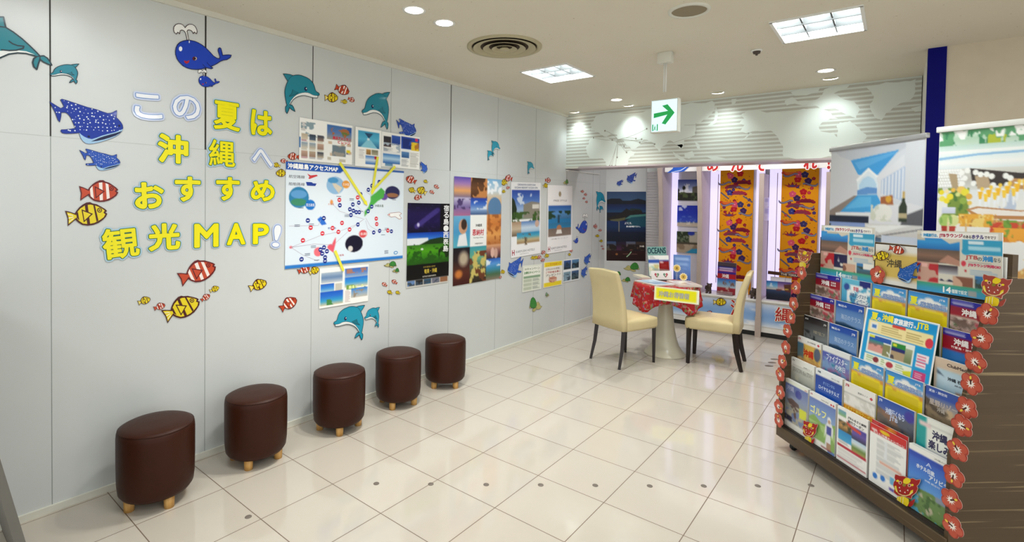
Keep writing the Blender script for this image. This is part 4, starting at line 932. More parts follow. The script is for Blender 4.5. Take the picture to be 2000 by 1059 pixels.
def shark(fr, mp, label, n=60, body='12349c', seed=3, r0=1.0, rot=None):
    T = Trace(fr, mp, (600, 850)); A = Art(); B_ = T(SB); A.slab(B_, body, 0, .0018, 'd8dcdc'); A.stroke(B_, .0022, '0f2268', .0020, True)
    A.poly(T(SBL), '9fc4e4', .0022); A.poly(T(SM), '141c46', .0025)
    R = random.Random(seed); k = 0; u = abs(T([(600, 850)])[0][0]-T([(640, 850)])[0][0])/40
    cells = []
    for gx in range(355, 840, 27):
        for gy in range(700, 940, 25):
            x, y = gx+R.uniform(-9, 9), gy+R.uniform(-8, 8)
            c = False; n_ = len(SB)
            for i in range(n_):
                (xa, ya), (xb, yb) = SB[i], SB[(i+1) % n_]
                if (ya > y) != (yb > y) and x < (xb-xa)*(y-ya)/(yb-ya)+xa: c = not c
            if c and not (y > 905 and x > 540) and min((x-a)**2+(y-b_)**2 for a, b_ in SB) > 130: cells.append((x, y))
    R.shuffle(cells)
    for x, y in cells[:n]:
        p_ = T([(x, y)])[0]; r = u*R.choice([2.5, 4, 5.5])*r0; A.disc(p_[0], p_[1], r, r*1.1, 'dfe8f4', .0026+k*2e-6, 8); k += 1
    for x, y in ((610, 942), (820, 868)):
        p_ = T([(x, y)])[0]; A.disc(p_[0], p_[1], u*9, u*9, '0c1440', .0030, 10)
    return T.place(A, 'whale_shark_sticker', label, 'sticker', 'whale shark stickers')
shark(LW, crop(0, 0, .2833), 'largest spotted whale shark sticker beside the first message line', 85)
shark(LW, boxmap(SSRC, (155, 291, 234, 333)), 'spotted whale shark sticker below the largest one', 60, '2450b0', 4)
shark(LW, boxmap(SSRC, (773, 232, 812, 270)), 'spotted whale shark sticker overlapping the corner of a pinned paper', 50, '2048a8', 5)
shark(LW, boxmap(SSRC, (819, 316, 834, 339)), 'small blue whale shark sticker at the map corner by the clownfish group', 20, '2a5cc0', 6)
shark(LW, boxmap(SSRC, (991, 502, 1022, 542), True), 'spotted whale shark sticker over the lower corner of the resort poster', 45, '2a58b8', 7)
shark(LW, boxmap(SSRC, (1140, 495, 1154, 518), True), 'upper of two small whale sharks by the chair back', 16, '2a58b8', 8)
shark(LW, boxmap(SSRC, (1134.5, 520, 1147, 543), True), 'lower of two small whale sharks by the chair back', 16, '2a58b8', 9)
shark(CH, boxmap(SSRC, (1224, 337, 1244, 359), True), 'whale shark sticker above the dark bay poster, the upper of the pair', 20, '20409c', 10)
shark(CH, boxmap(SSRC, (1204.5, 351, 1217.5, 364), True), 'smaller whale shark sticker above the dark bay poster', 14, '20409c', 11)
# turtles (seen swimming; traced once)
def turtle(fr, mp, label, shell='3c8a3a'):
    T = Trace(fr, mp, (545, 905)); A = Art()
    parts_ = ([(480,914),(498,911),(504,900),(518,890),(536,896),(545,912),(540,926),(520,931),(498,926)], [(530,918),(548,922),(575,930),(576,938),(560,942),(545,936),(535,928)], [(586,912),(606,916),(602,924),(588,924)])
    for i, q in enumerate(parts_): A.slab(T(q), 'bfb878', 0, .0016+i*1e-4, 'd8d8d0'); A.stroke(T(q), .0025, '5a4a1c', .0022+i*1e-4, True)
    S_ = [(532,908),(540,888),(553,874),(570,867),(586,874),(596,890),(600,910),(590,921),(565,924),(545,922)]
    A.slab(T(S_), shell, 0, .0024, 'd8d8d0'); A.stroke(T(S_), .003, '24401c', .0028, True)
    for a, c in (((553, 874), (556, 922)), ((575, 868), (578, 923)), ((536, 900), (598, 898))): A.stroke(T([a, c]), .002, '2c6a2c', .0031, joints=False)
    e = T([(515, 905)])[0]; A.disc(e[0], e[1], .003, .004, '1c1c10', .0031, 8)
    return T.place(A, 'turtle_sticker', label, 'sticker', 'green sea turtle stickers')
TS = (480, 866, 606, 942)
turtle(LW, boxmap(TS, (749, 510, 774, 523)), 'larger green turtle sticker beside the lower map corner')
turtle(LW, boxmap(TS, (765.5, 523.5, 779, 533)), 'small green turtle sticker under the larger one by the map corner')
turtle(LW, boxmap(TS, (1099, 350.5, 1109.5, 361)), 'small green turtle sticker above the white resort posters', '6a9a50')
turtle(LW, boxmap(TS, (1033, 580, 1058, 609), True), 'green turtle sticker low on the wall under the notice sheets')
turtle(LW, boxmap(TS, (1064.5, 571, 1072, 580), True), 'tiny pale turtle sticker under the notice sheets', '8fae90')
turtle(CH, boxmap(TS, (1217.5, 512.5, 1249, 531)), 'large green turtle sticker under the dark bay poster')
turtle(CH, boxmap(TS, (1213, 541, 1231.5, 552)), 'small green turtle sticker under the large one, beside the table')
turtle(CH, boxmap(TS, (1195, 530, 1213, 540)), 'green turtle sticker mostly hidden behind the chair back')
# clownfish
FB = [(-1,.36),(-.8,.28),(-.56,.15),(-.45,.27),(-.3,.4),(-.12,.5),(.08,.57),(.26,.56),(.36,.48),(.56,.4),(.76,.24),(.92,.1),(.99,.0),(.9,-.06),(.98,-.13),(.88,-.28),(.7,-.4),(.48,-.5),(.22,-.55),(-.05,-.54),(-.3,-.46),(-.46,-.32),(-.58,-.16),(-.8,-.28),(-1,-.4),(-.94,-.02)]
FI = [(-.93,.27),(-.75,.2),(-.52,.06),(-.4,.22),(-.25,.34),(.0,.45),(.25,.44),(.5,.34),(.72,.2),(.88,.04),(.8,-.06),(.88,-.14),(.78,-.27),(.6,-.36),(.3,-.46),(.0,-.47),(-.25,-.4),(-.42,-.24),(-.52,-.06),(-.75,-.2),(-.94,-.3),(-.88,-.02)]
def fish(fr, kind, tail, head, label, k=1.0, gap=.003):
    tail, head = np.array(tail, float), np.array(head, float); mid = (tail+head)/2; ax = (head-tail)/2; Ln = np.linalg.norm(ax); d_ = ax/Ln
    up = np.array([d_[1], -d_[0]]);
    if up[1] > 0: up = -up                        # fins point to the top of the wall
    f = lambda x, y: tuple(mid+ax*x+up*y*Ln*k)
    c = fr.uv(*mid); T = lambda P_: [tuple(fr.uv(*f(*p))-c) for p in P_]
    red = kind == 'r'; dark = '64181a' if red else '4a1612'; body = 'c2482a' if red else 'e6cf22'; bar = 'f2e6e0' if red else '4a1612'
    A = Art(); A.slab(T(FB), dark, 0, .0016, 'd8d4d0'); A.poly(T(FI), body, .0020)
    bars = (((-.46, .16), (-.32, .3), (-.3, -.36), (-.45, -.22)), ((.02, .44), (.2, .45), (.16, -.46), (-.0, -.46)), ((.36, .4), (.5, .33), (.52, -.38), (.36, -.43))) if red else (((-.5, .1), (-.4, .2), (-.4, -.22), (-.5, -.08)), ((-.02, .45), (.12, .45), (.08, -.47), (-.06, -.47)), ((.38, .4), (.46, .36), (.5, -.38), (.4, -.42)), ((-.3, .33), (-.18, .38), (-.06, .46), (-.28, .42)))
    for i, q in enumerate(bars): A.poly(T(q), bar, .0023+i*2e-5)
    tri = [(-.16, .2), (.2, -.02), (-.16, -.26)]; A.poly(T([(-.21, .29), (.3, -.02), (-.21, -.35)]), dark, .0026); A.poly(T(tri), body, .0029)
    if not red:
        for y in (.1, -.02, -.14): A.poly(T([(-.9, y+.02+.06*np.sign(y+.02)), (-.66, y*.6+.02), (-.66, y*.6-.02), (-.9, y-.02+.06*np.sign(y+.02))]), 'f6f0d0', .0024)
    def el(x, y, r, col, z): A.poly(T([(x+r*math.cos(2*math.pi*i/12), y+r*math.sin(2*math.pi*i/12)) for i in range(12)]), col, z)
    el(.64, .1, .12, dark, .0027); el(.64, .1, .075, body, .0030); el(.64, .1, .04, dark, .0033)
    o = A.build('clownfish_sticker', 'gloss', M4=fr.at(c[0], c[1], gap)); tag(o, label, 'sticker', 'red clownfish stickers' if red else 'yellow clownfish stickers'); return o
FL = [('r', (155, 377), (231, 371), 'large red striped fish sticker above the yellow one beside the third message line', 1), ('y', (129, 426), (209, 412), 'large yellow striped fish sticker just under the red one beside the third message line', 1),
 ('r', (350, 546), (420, 516), 'large red striped fish sticker below the bottom message line', 1), ('y', (320, 618), (388, 584), 'lowest large yellow striped fish sticker on the wall', 1),
 ('y', (409, 569), (427, 560), 'tiny yellow fish sticker between the joint and the low red fish', 1.05), ('r', (392, 587), (409, 575), 'tiny red fish sticker by the head of the lowest large yellow fish', 1.05), ('y', (269, 592), (293, 582), 'small yellow fish sticker at the tail end of the lowest group', 1.05), ('r', (300, 603), (322, 594), 'small red fish sticker touching the tail of the lowest large yellow fish', 1.05),
 ('y', (486, 564), (520, 549), 'lone yellow fish sticker under the bottom message line end', 1.05), ('r', (547, 604), (578, 582), 'lone red fish sticker above the gap between two stools', 1.1),
 ('r', (581, 531), (604, 522), 'red fish sticker at the map bottom edge', 1.2), ('y', (603, 534), (622, 523), 'yellow fish sticker at the map bottom edge by the lower paper', 1.2),
 ('r', (584, 307), (561, 304), 'red fish sticker above the map title, facing the message', 1.15), ('r', (561, 316), (547, 313), 'tiny red fish sticker at the map title corner', 1.15), ('y', (547, 325), (533, 320), 'tiny yellow fish sticker touching the white bent stroke', 1.15), ('y', (562, 339), (538, 337), 'yellow fish sticker at the map side under the title corner', 1.15),
 ('r', (654, 170), (682, 180), 'red fish sticker topmost of the group between two dolphins', 1.2), ('y', (633, 191), (660, 190), 'larger yellow fish sticker between two dolphins', 1.3), ('y', (665, 198), (678, 199), 'tiny yellow fish sticker between two dolphins', 1.3), ('r', (679, 192), (692, 197), 'tiny red fish sticker nearest the far dolphin', 1.3),
 ('r', (812, 356), (793, 346), 'red fish sticker topmost of the group over the starry poster', 1.3), ('y', (811, 375), (798, 368), 'yellow fish sticker lowest on the map side over the starry poster', 1.35), ('y', (832, 378), (815, 367), 'largest yellow fish sticker over the starry poster', 1.4), ('r', (823, 384), (808, 387), 'red fish sticker touching the top of the starry poster', 1.3), ('y', (835, 357), (827, 352), 'tiny yellow fish sticker above the group over the starry poster', 1.3), ('r', (856, 368), (848, 361), 'tiny red fish sticker farthest along over the starry poster', 1.3), ('r', (847, 378), (839, 372), 'tiny red fish sticker next to the largest yellow one over the starry poster', 1.3),
 ('r', (755, 559), (746, 552), 'small red fish sticker under the small turtle', 1.25), ('r', (775, 554), (765, 547), 'small red fish sticker near the starry poster, under the small turtle', 1.25), ('y', (766, 574), (756, 568), 'small yellow fish sticker below the two small red fish', 1.25), ('y', (781, 574), (772, 569), 'small yellow fish sticker nearest the starry poster foot', 1.25),
 ('r', (1000, 350), (986, 346), 'red fish sticker at the top corner between collage and resort poster', 1.7), ('y', (991, 357), (978, 355), 'yellow fish sticker at the top corner of the collage', 1.8), ('r', (995, 366), (988, 367), 'tiny red fish sticker below the pair by the collage', 1.7), ('y', (987, 375), (980, 373), 'tiny yellow fish sticker under the pair by the collage', 1.7),
 ('r', (1064, 352), (1075, 352), 'red fish sticker above the gap of the two white resort posters', 1.7), ('y', (1060, 364), (1070, 361), 'yellow fish sticker between the tops of the two resort posters', 1.7),
 ('y', (1036, 505), (1043.5, 502), 'small yellow fish sticker above the striped notice sheet', 1.7), ('y', (1043, 506), (1049, 500), 'second small yellow fish sticker above the striped notice sheet', 1.6), ('r', (1049, 505), (1056, 500), 'small red fish sticker above the striped notice sheet', 1.6), ('r', (1057.5, 496), (1063.5, 490), 'small red fish sticker above the yellow notice, upper one', 1.7), ('y', (1063, 502), (1071, 497), 'small yellow fish sticker above the yellow notice', 1.6), ('r', (1056, 510), (1063, 506), 'small red fish sticker on the edge of the yellow notice', 1.6),
 ('r', (1112, 490), (1118, 489), 'small red fish sticker by the foot of the pool-view poster', 2.0), ('y', (1109, 498), (1114, 496), 'small yellow fish sticker under the red one at the pool-view poster', 2.0),
 ('y', (977, 533), (985, 529), 'small yellow fish sticker at the low corner of the collage', 1.7), ('r', (971, 542), (979, 540), 'small red fish sticker at the low corner of the collage', 1.7),
 ('r', (1134, 374), (1140, 374), 'tiny red fish sticker highest near the corner', 1.8), ('r', (1140, 380), (1146, 380), 'tiny red fish sticker second highest near the corner', 1.8), ('r', (1137.5, 388), (1142.5, 387), 'tiny red fish sticker third down near the corner', 1.8), ('r', (1142.5, 394), (1147.5, 395), 'tiny red fish sticker lowest of four near the corner', 1.8),
 ('r', (1158.5, 442), (1166, 442), 'red fish sticker highest of the falling line in the corner', 2.2)]
for kd, tl, hd_, lab, k_ in FL: fish(LW, kd, tl, hd_, lab, k_)
for kd, tl, hd_, lab, k_ in (('r', (1168, 450), (1175, 449.5), 'red fish sticker second in the falling corner line', 1.4), ('y', (1162, 461), (1170, 460.5), 'yellow fish sticker third in the falling corner line', 1.3), ('y', (1169.5, 471), (1177, 470.5), 'yellow fish sticker fourth in the falling corner line', 1.3), ('r', (1172.5, 481), (1177.5, 481), 'tiny red fish sticker near the end of the corner line', 1.3), ('r', (1175, 486), (1180, 486), 'tiny red fish sticker lowest of the corner line', 1.3)):
    fish(LW, kd, tl, hd_, lab, k_)
fish(DF, 'y', (1393, 590), (1419, 589), 'yellow fish sticker on the blue cabinet front', 1.05, .006); fish(DF, 'r', (1396, 614), (1379, 610), 'red fish sticker low on the blue cabinet front', 1.05, .006)

# ------------------------------------------------------------------ map panel, papers and tape
P = Pic(220, 176, 'dfe9f4', 5).v(0, 0, 1, 1, 'e3ecf5', 'dbe7f3').r(0, .97, 1, 1, '2a78c8').r(0, 0, 1, .02, '2456a8')
P.p([(0, 0), (.46, 0), (.5, .035), (.46, .075), (0, .075)], '1f56b4')
for cx, cy, r, a in ((.42, .2, .075, 0), (.112, .33, .085, 1), (.905, .25, .062, 2), (.585, .8, .075, 3)):
    if a == 0: P.e(cx, cy, r, r*1.18, '8fb8dc'); P.p([(cx-.04, cy-.05), (cx+.06, cy+.02), (cx+.03, cy+.08), (cx-.01, cy+.02)], 'd8cdb8'); P.e(cx-.02, cy-.05, .045, .03, '4a94c8'); P.e(.51, .185, .033, .04, 'e69a3c')
    if a == 1: P.e(cx, cy, r, r*1.18, '2f7fae'); P.e(cx, cy-.03, r*.8, .04, '5f9cd0'); P.e(cx, cy+.045, r*.8, .035, '3f8a68'); P.e(.21, .4, .042, .05, '1d74c8')
    if a == 2: P.e(cx, cy, r, r*1.18, '2a2a58'); P.e(cx, cy+.03, r*.8, .025, '9a6a4a'); P.e(.835, .3, .03, .037, '6a4a9a')
    if a == 3: P.e(cx, cy, r, r*1.18, '14102a'); P.e(cx-.03, cy+.05, .02, .03, 'd8d4d0'); P.e(.66, .7, .034, .042, 'd84a50')
P.p([(.77, .25), (.81, .2), (.84, .24), (.83, .31), (.78, .35), (.74, .4), (.71, .46), (.67, .52), (.67, .46), (.7, .42), (.72, .35), (.72, .3)], '4fae4a')
P.p([(.27, .54), (.3, .51), (.33, .55), (.35, .59), (.31, .6)], '2d6fd0'); P.e(.39, .82, .03, .03, 'e0586a'); P.p([(.38, .85), (.41, .76), (.43, .72), (.43, .78), (.41, .88)], 'e0586a'); P.e(.28, .86, .035, .045, 'e8707c'); P.e(.39, .37, .012, .025, 'e89a50'); P.e(.05, .8, .015, .012, 'e8707c')
R = random.Random(11)
MP = sheet(LW, ((557, 315), (788, 335), (556, 526), (785.5, 504)), 'map_poster', 'large pale blue island access map with blue title bar', 'poster', P, [('沖縄離島アクセスMAP', (.015, .012, .44, .062), 'ffffff', .003), ('航空路線', (.025, .12, .16, .15), '3a3a44'), ('船舶路線', (.025, .19, .16, .22), '3a3a44'), ('久米島', (.485, .17, .535, .2), 'ffffff'), ('宮古諸島', (.175, .385, .245, .415), 'ffffff'), ('八重山諸島', (.63, .685, .69, .715), 'ffffff'), ('沖縄本島', (.755, .385, .83, .415), '3a5a3a'), ('久米島', (.36, .38, .41, .4), 'd06a40'), ('宮古島', (.36, .62, .43, .64), '2d5fb0'), ('石垣島', (.44, .9, .5, .92), 'c04050')], .003, .003, None, 'e4edf6')
ctr, w, h, rot = quad(LW, (557, 315), (788, 335), (556, 526), (785.5, 504)); A = Art()
mwx = sheet.wx
def mp(x, y): return ((mwx(x)-.5)*w, (.5-y)*h)
for i, (x, y, c) in enumerate(((.455,.345,'d83a48'),(.46,.4,'23368c'),(.57,.39,'23368c'),(.545,.44,'23368c'),(.575,.455,'23368c'),(.6,.47,'23368c'),(.625,.47,'23368c'),(.555,.5,'23368c'),(.62,.37,'23368c'),(.61,.315,'d83a48'),(.635,.28,'23368c'),(.7,.23,'23368c'),(.73,.185,'23368c'),(.79,.14,'23368c'),(.73,.41,'23368c'),(.7,.46,'23368c'),(.77,.54,'d83a48'),(.775,.6,'d83a48'),(.615,.6,'23368c'),(.48,.58,'d83a48'),(.4,.63,'d83a48'),(.45,.67,'d83a48'),(.545,.65,'d83a48'),(.215,.62,'d83a48'),(.19,.55,'23368c'),(.325,.53,'23368c'),(.15,.74,'d83a48'),(.14,.92,'23368c'),(.3,.97-.13,'23368c'),(.33,.82,'23368c'),(.315,.88,'23368c'),(.355,.86,'23368c'),(.34,.92,'23368c'),(.34,.955,'23368c'),(.75,.69,'23368c'),(.8,.675,'23368c'),(.87,.675,'d83a48'),(.9,.685,'23368c'),(.315,.68,'d83a48'))):
    q = mp(x, y); A.disc(q[0], q[1], .0165, .0165, c, .0045+i*3e-6, 14); A.rect(q[0]-.009, q[1]-.003, q[0]+.009, q[1]+.003, 'e8eaf4', .0048)
for i, pts in enumerate((((.67, .54), (.6, .6), (.45, .67), (.3, .7), (.05, .8)), ((.67, .54), (.55, .65), (.43, .78)), ((.68, .53), (.72, .62), (.78, .67), (.87, .67)), ((.66, .54), (.6, .52), (.46, .46), (.39, .38)), ((.68, .5), (.62, .42), (.6, .4)), ((.05, .8), (.25, .78), (.41, .8)), ((.05, .8), (.15, .88), (.28, .95)), ((.03, .6), (.28, .6), (.3, .55)), ((.68, .56), (.7, .65), (.75, .69)), ((.73, .3), (.68, .25), (.7, .2)))):
    A.stroke([mp(*p) for p in pts], .0022, 'b8aab8', .0042+i*1e-5, joints=False)
for x, y, n_ in ((.1, .59, 2), (.56, .33, 2), (.64, .46, 1), (.86, .65, 2), (.83, .72, 1), (.52, .5, 2), (.22, .585, 2), (.19, .87, 2), (.24, .8, 2), (.27, .97-.03, 1), (.8, .12, 1), (.92, .33, 1), (.45, .31, 1), (.13, .43, 1), (.86, .9, 3)):
    for j in range(n_): q = mp(x, y+j*.014); A.rect(q[0]-.02, q[1]-.002, q[0]+.02, q[1]+.002, '6a7488', .0044)
# little plane and ship pictograms
for pts, c in ((((.18, .1), (.21, .115), (.26, .105), (.27, .115), (.24, .13), (.2, .15), (.19, .145), (.2, .13)), 'd04048'), (((.17, .18), (.22, .18), (.23, .19), (.26, .19), (.25, .215), (.18, .215)), '24409a')): A.poly([mp(*p) for p in pts], c, .0044)
pl = [(.865, .5), (.885, .48), (.93, .475), (.965, .47), (.985, .485), (.965, .505), (.985, .54), (.965, .55), (.93, .52), (.895, .525)]; A.poly([mp(*p) for p in pl], 'f2f2f2', .0046); A.stroke([mp(*p) for p in pl], .003, 'a86a60', .0049, True, False); A.poly([mp(*p) for p in ((.87, .5), (.885, .49), (.885, .505))], 'd8404a', .005)
ql = mp(.94, .93); A.disc(ql[0], ql[1], .022, .014, '3a8ac8', .0045, 16); A.disc(ql[0], ql[1], .015, .008, 'd8e8f4', .0048, 14)
A.build('route_print', 'gloss', MP)
def magpage(P, x0, x1, sd, style):
    R = random.Random(sd); w_ = x1-x0; X = lambda t: x0+w_*t
    if style == 0:
        P.t(X(.06), .1, X(.3), .3, 6, 'a8a0a0'); P.n(X(.05), .08, X(.95), .42, '8aa0a8', 9, .55)
        for r_ in range(3):
            for c_ in range(3):
                P.v(X(.08+.3*c_), .36+.2*r_, X(.32+.3*c_), .5+.2*r_, R.choice(['b8a890', '8aa0b4', '303848', 'c8a894', '7a8a70']), R.choice(['d8ccb8', '5a6a80', 'a08070', 'c8b8a0'])); P.t(X(.08+.3*c_), .505+.2*r_, X(.34+.3*c_), .55+.2*r_, 3, R.choice(['9a5060', '8a8a90', 'b0a890']))
        P.r(X(.0), .45, X(.05), .7, '3a78b8')
    if style == 1:
        P.v(X(.04), .06, X(.97), .42, '3a6aa8', '5a7ab0', 'a8a090'); P.n(X(.2), .12, X(.9), .42, 'a86a40', 7, .5); P.n(X(.2), .2, X(.9), .42, '6a7a40', 8, .6); P.n(X(.1), .06, X(.95), .2, '2a58a0', 5, .55)
        for i in range(14): a, q_ = R.random()*.8, .46+R.random()*.46; P.r(X(a+.04), q_, X(a+.18), q_+.07, R.choice(['e8d020', '7a8a94', 'a89a80', 'c8c0b0', '5a6a8a', '9ab0b8', 'd0b8a0']))
        P.r(X(.25), .55, X(.75), .82, 'a09a90'); P.n(X(.25), .55, X(.75), .82, '70808a', 12, .5)
    if style == 2:
        P.v(X(.1), .08, X(.92), .5, '3a98c0', '58b4d4', '2a6a9a'); P.p([(X(.2), .5), (X(.45), .3), (X(.6), .3), (X(.85), .5)], '8acce0'); P.p([(X(.35), .12), (X(.68), .12), (X(.52), .26)], '24486a'); P.e(X(.5), .28, .05, .03, 'd8eef4'); P.t(X(.15), .56, X(.38), .8, 7, 'b8b0b0'); P.v(X(.42), .54, X(.6), .68, 'c0904a', '8a6a40'); P.v(X(.63), .54, X(.88), .68, '7a7a60', 'b0a890'); P.v(X(.4), .7, X(.88), .93, '3a78c8', 'd8e4f0', '2a68b8'); P.r(X(.74), .7, X(.86), .78, 'c02038')
    if style == 3:
        P.v(X(.1), .12, X(.5), .42, '24242c', '4a3a40'); P.v(X(.52), .06, X(.98), .34, '2a58b0', '1a3a8a'); P.n(X(.1), .3, X(.98), .6, 'a8b4c0', 9, .5); P.v(X(.08), .62, X(.98), .9, '3a7ac0', 'b8d4e8', '2a60a8'); P.t(X(.1), .45, X(.6), .6, 5, '9a98a0'); P.r(X(.06), .55, X(.96), .6, 'e8e8e8'); P.v(X(.2), .9, X(.6), .98, '4a80b0', '88a8b8')
    if style == 4:
        P.v(X(.02), .05, X(.98), .42, '1a3c9a', '2450b0', '3a60b8'); P.n(X(.1), .1, X(.6), .4, '0f2a78', 4, .5); P.r(X(.55), .18, X(.95), .44, 'e8c828'); P.n(X(.55), .18, X(.95), .44, 'b87828', 9, .6); P.e(X(.82), .1, .04, .05, 'c02858'); P.r(X(.05), .44, X(.5), .62, 'e8ecf0'); P.t(X(.5), .5, X(.95), .95, 14, 'a8a49c'); P.v(X(.05), .5, X(.45), .68, '5a88b8', '2a5890'); P.t(X(.05), .72, X(.45), .95, 8, '8a9098')
    if style == 5:
        P.v(X(.06), .12, X(.94), .38, 'a8b8c8', '6a88b0', 'c8ccd0'); P.v(X(.04), .4, X(.6), .6, '2a60c0', '3a88d8', '9ac4d8'); P.r(X(.64), .42, X(.92), .6, 'c8c4b8'); P.v(X(.03), .6, X(.97), .95, '1f58c0', '2a70d0', '3aa0d0', 'd8c8a0'); P.n(X(.3), .8, X(.97), .95, '4a8a4a', 6, .5)
    if style == 6:
        P.v(X(.03), .06, X(.97), .3, '3a68b8', '5a80c0', '9ab0c8'); P.n(X(.1), .08, X(.9), .2, 'a87868', 8, .55); P.v(X(.03), .3, X(.97), .56, '2a70d0', '3a98d8', 'd0c8b0'); P.n(X(.1), .5, X(.9), .62, '78a048', 6, .5); P.v(X(.3), .6, X(.97), .85, '3a80d0', '88a8c8', 'c8c0b0'); P.t(X(.05), .64, X(.28), .95, 10, 'b89a98'); P.n(X(.4), .65, X(.9), .85, '9a8a78', 7, .55)
    return P
G = 'magazine pages pinned around the map'
P = Pic(116, 90, 'f4f4f0', 7); magpage(P, 0, .5, 2, 0); magpage(P, .5, 1, 3, 1); P.r(.498, 0, .502, 1, 'c8c8c8')
sheet(LW, ((583.4, 230), (687.2, 245), (584, 312), (687, 323)), 'magazine_spread', 'widest magazine spread above the map, glossy white glare on it', 'paper', P, [('美浜アメリカン', (.63, .33, .97, .41), 'd03048', .002), ('ビレッジ', (.73, .42, .96, .5), 'd03048', .002)], .0045, .001, G)
P = magpage(Pic(58, 84, 'f6f6f2', 8), 0, 1, 4, 2); sheet(LW, ((693.4, 247), (744, 256), (692, 324.5), (743, 328)), 'magazine_page', 'single magazine page with turquoise photo above the map', 'paper', P, (), .006, .001, G)
P = Pic(100, 80, 'f2f2ee', 9); magpage(P, 0, .5, 5, 3); magpage(P, .5, 1, 6, 4); sheet(LW, ((745.4, 256), (819.7, 269.5), (743, 325.6), (818, 331)), 'magazine_spread', 'magazine spread with deep blue aquarium photo above the map', 'paper', P, (), .0045, .001, G)
P = Pic(100, 80, 'f4f4f0', 10); magpage(P, 0, .5, 7, 5); magpage(P, .5, 1, 8, 6); sheet(LW, ((624, 523.7), (719.5, 517), (622.4, 603.9), (717.6, 586.9)), 'magazine_spread', 'magazine spread of blue beaches pinned below the map', 'paper', P, [('離島ビーチ', (.6, .52, .9, .6), 'dfe8a0', .003)], .0045, .001, G)
for i, (a, c, lab) in enumerate((((661.7, 317.8), (716, 402), 'longest yellow tape strip from the widest spread to the map island'), ((735.8, 306.5), (724.2, 381), 'yellow tape strip from the single page down to the map island'), ((769.8, 325.3), (723.3, 375), 'yellow tape strip from the aquarium spread to the map island'), ((652.2, 489.7), (669.2, 530), 'short yellow tape strip from the map down to the beach spread'))):
    p0, p1 = LW.uv(*a), LW.uv(*c); d_ = p1-p0; Ln = np.linalg.norm(d_); rot = math.atan2(d_[1], d_[0]); w_ = .011
    A = Art(); A.slab([(0, -w_), (Ln*.94, -w_*.9), (Ln, 0), (Ln*.94, w_*.9), (0, w_)], 'e6e04a', 0, .001)
    if i < 3: A.slab([(Ln*.9, -w_*1.6), (Ln*1.0, 0), (Ln*.9, w_*1.6)], 'f0e838', .001, .0015)
    o = A.build('tape_strip', 'gloss', M4=LW.at(p0[0], p0[1], .0115+.0006*i, rot)); tag(o, lab, 'tape', 'yellow tape strips on the map')

# ------------------------------------------------------------------ posters on the wall
P = Pic(90, 144, '0a0a10', 12).v(0, 0, .78, .35, '120a30', '2a1a5c', '24145a', '140c34').v(.78, 0, 1, .57, '08080e', '0a0a12')
for i in range(26):
    t = i/25; P.e(.22+.5*t, .28-.2*t, .07, .035, ('5a4a98', '4a3a8a')[i % 2], .9)
P.e(.26, .26, .04, .03, 'd8d4f0', .8); P.n(0, 0, .78, .35, '3a2a70', 22, .75)
P.v(0, .355, 1, .48, '1a50b8', '3a80d8', '8ab4e0').n(0, .42, .5, .5, 'eef2f6', 8, .42).p([(.3, .5), (.55, .44), (.8, .42), (1, .44), (1, .56), (.3, .53)], '2a4a20').v(0, .5, 1, .74, '4a8a28', '5fae20', '3f8a18', '2a5a14').n(0, .5, 1, .74, '2f6a18', 9, .55).e(.36, .555, .03, .012, 'e8eee8').n(.75, .55, 1, .74, '1e3a12', 7, .45)
P.v(0, .735, 1, .915, '0a0a0c', '101010').r(0, .92, 1, 1, 'e0ddd6')
for i, c in enumerate(('7a9ac8', '2a2a2a', '3a6a88', '8a8a9a', 'a87a5a')): P.r(.02+i*.195, .925, .2+i*.195, .985, c); P.n(.02+i*.195, .94, .2+i*.195, .985, '4a5a6a', 12, .5)
P.a = P.a**1.2*.95
o = sheet(LW, ((796, 396.5), (877, 398), (792, 563), (875.4, 550.7)), 'poster', 'dark poster with starry sky above a green field', 'poster', P, [(c_, (.86, .02+.085*i, .98, .095+.085*i), 'f0f0f0', .003) for i, c_ in enumerate('宿る島・西表島')]+[('奄美・沖縄', (.42, .8, .72, .855), 'c8b040', .002), ('日本最後の秘境', (.4, .765, .68, .785), 'b09a40'), ('世界自然遺産候補地', (.38, .88, .7, .9), 'd8d4c8')], .004, .0015)
P = Pic(108, 150, 'e8e4e0', 13)
def tile(x0, y0, x1, y1, *cs): P.v(x0, y0, x1, y1, *cs)
tile(0, 0, .35, .19, '5a4aa8', 'a07ab0', 'e0a060', '7a6a8a'); tile(.35, 0, .7, .19, '3a2418', '6a4428', '4a2c18'); P.n(.35, 0, .7, .19, 'c08048', 7, .55); tile(.7, 0, 1, .35, '7ab0d8', 'c8d8e0', 'e0b078', '6a6a7a'); P.n(.7, .02, 1, .15, 'f0f4f8', 6, .5); P.e(.86, .28, .14, .1, '5a80a8')
tile(0, .19, .35, .36, 'c8c0d8', '7a6aa0', 'b06a90'); P.n(0, .2, .35, .3, '4a3a6a', 9, .55); tile(.35, .19, .7, .36, '1a3a9a', '3a68c0', '8aa8d0', '304a7a'); P.n(.35, .22, .7, .3, 'd8e0ea', 7, .58)
tile(0, .36, .35, .655, '6aaad0', '4a98c8', '5ab0c0'); P.e(.2, .46, .09, .07, 'c89878'); P.e(.22, .44, .06, .05, '3a2a20'); P.p([(.08, .64), (.12, .54), (.26, .52), (.3, .64)], 'e8e8ea'); P.r(.35, .355, .7, .655, 'f2f2f0'); tile(.7, .35, 1, .65, 'd89048', 'c87838', 'e0a058', 'b06a38'); P.n(.7, .35, 1, .65, 'a8602c', 8, .6)
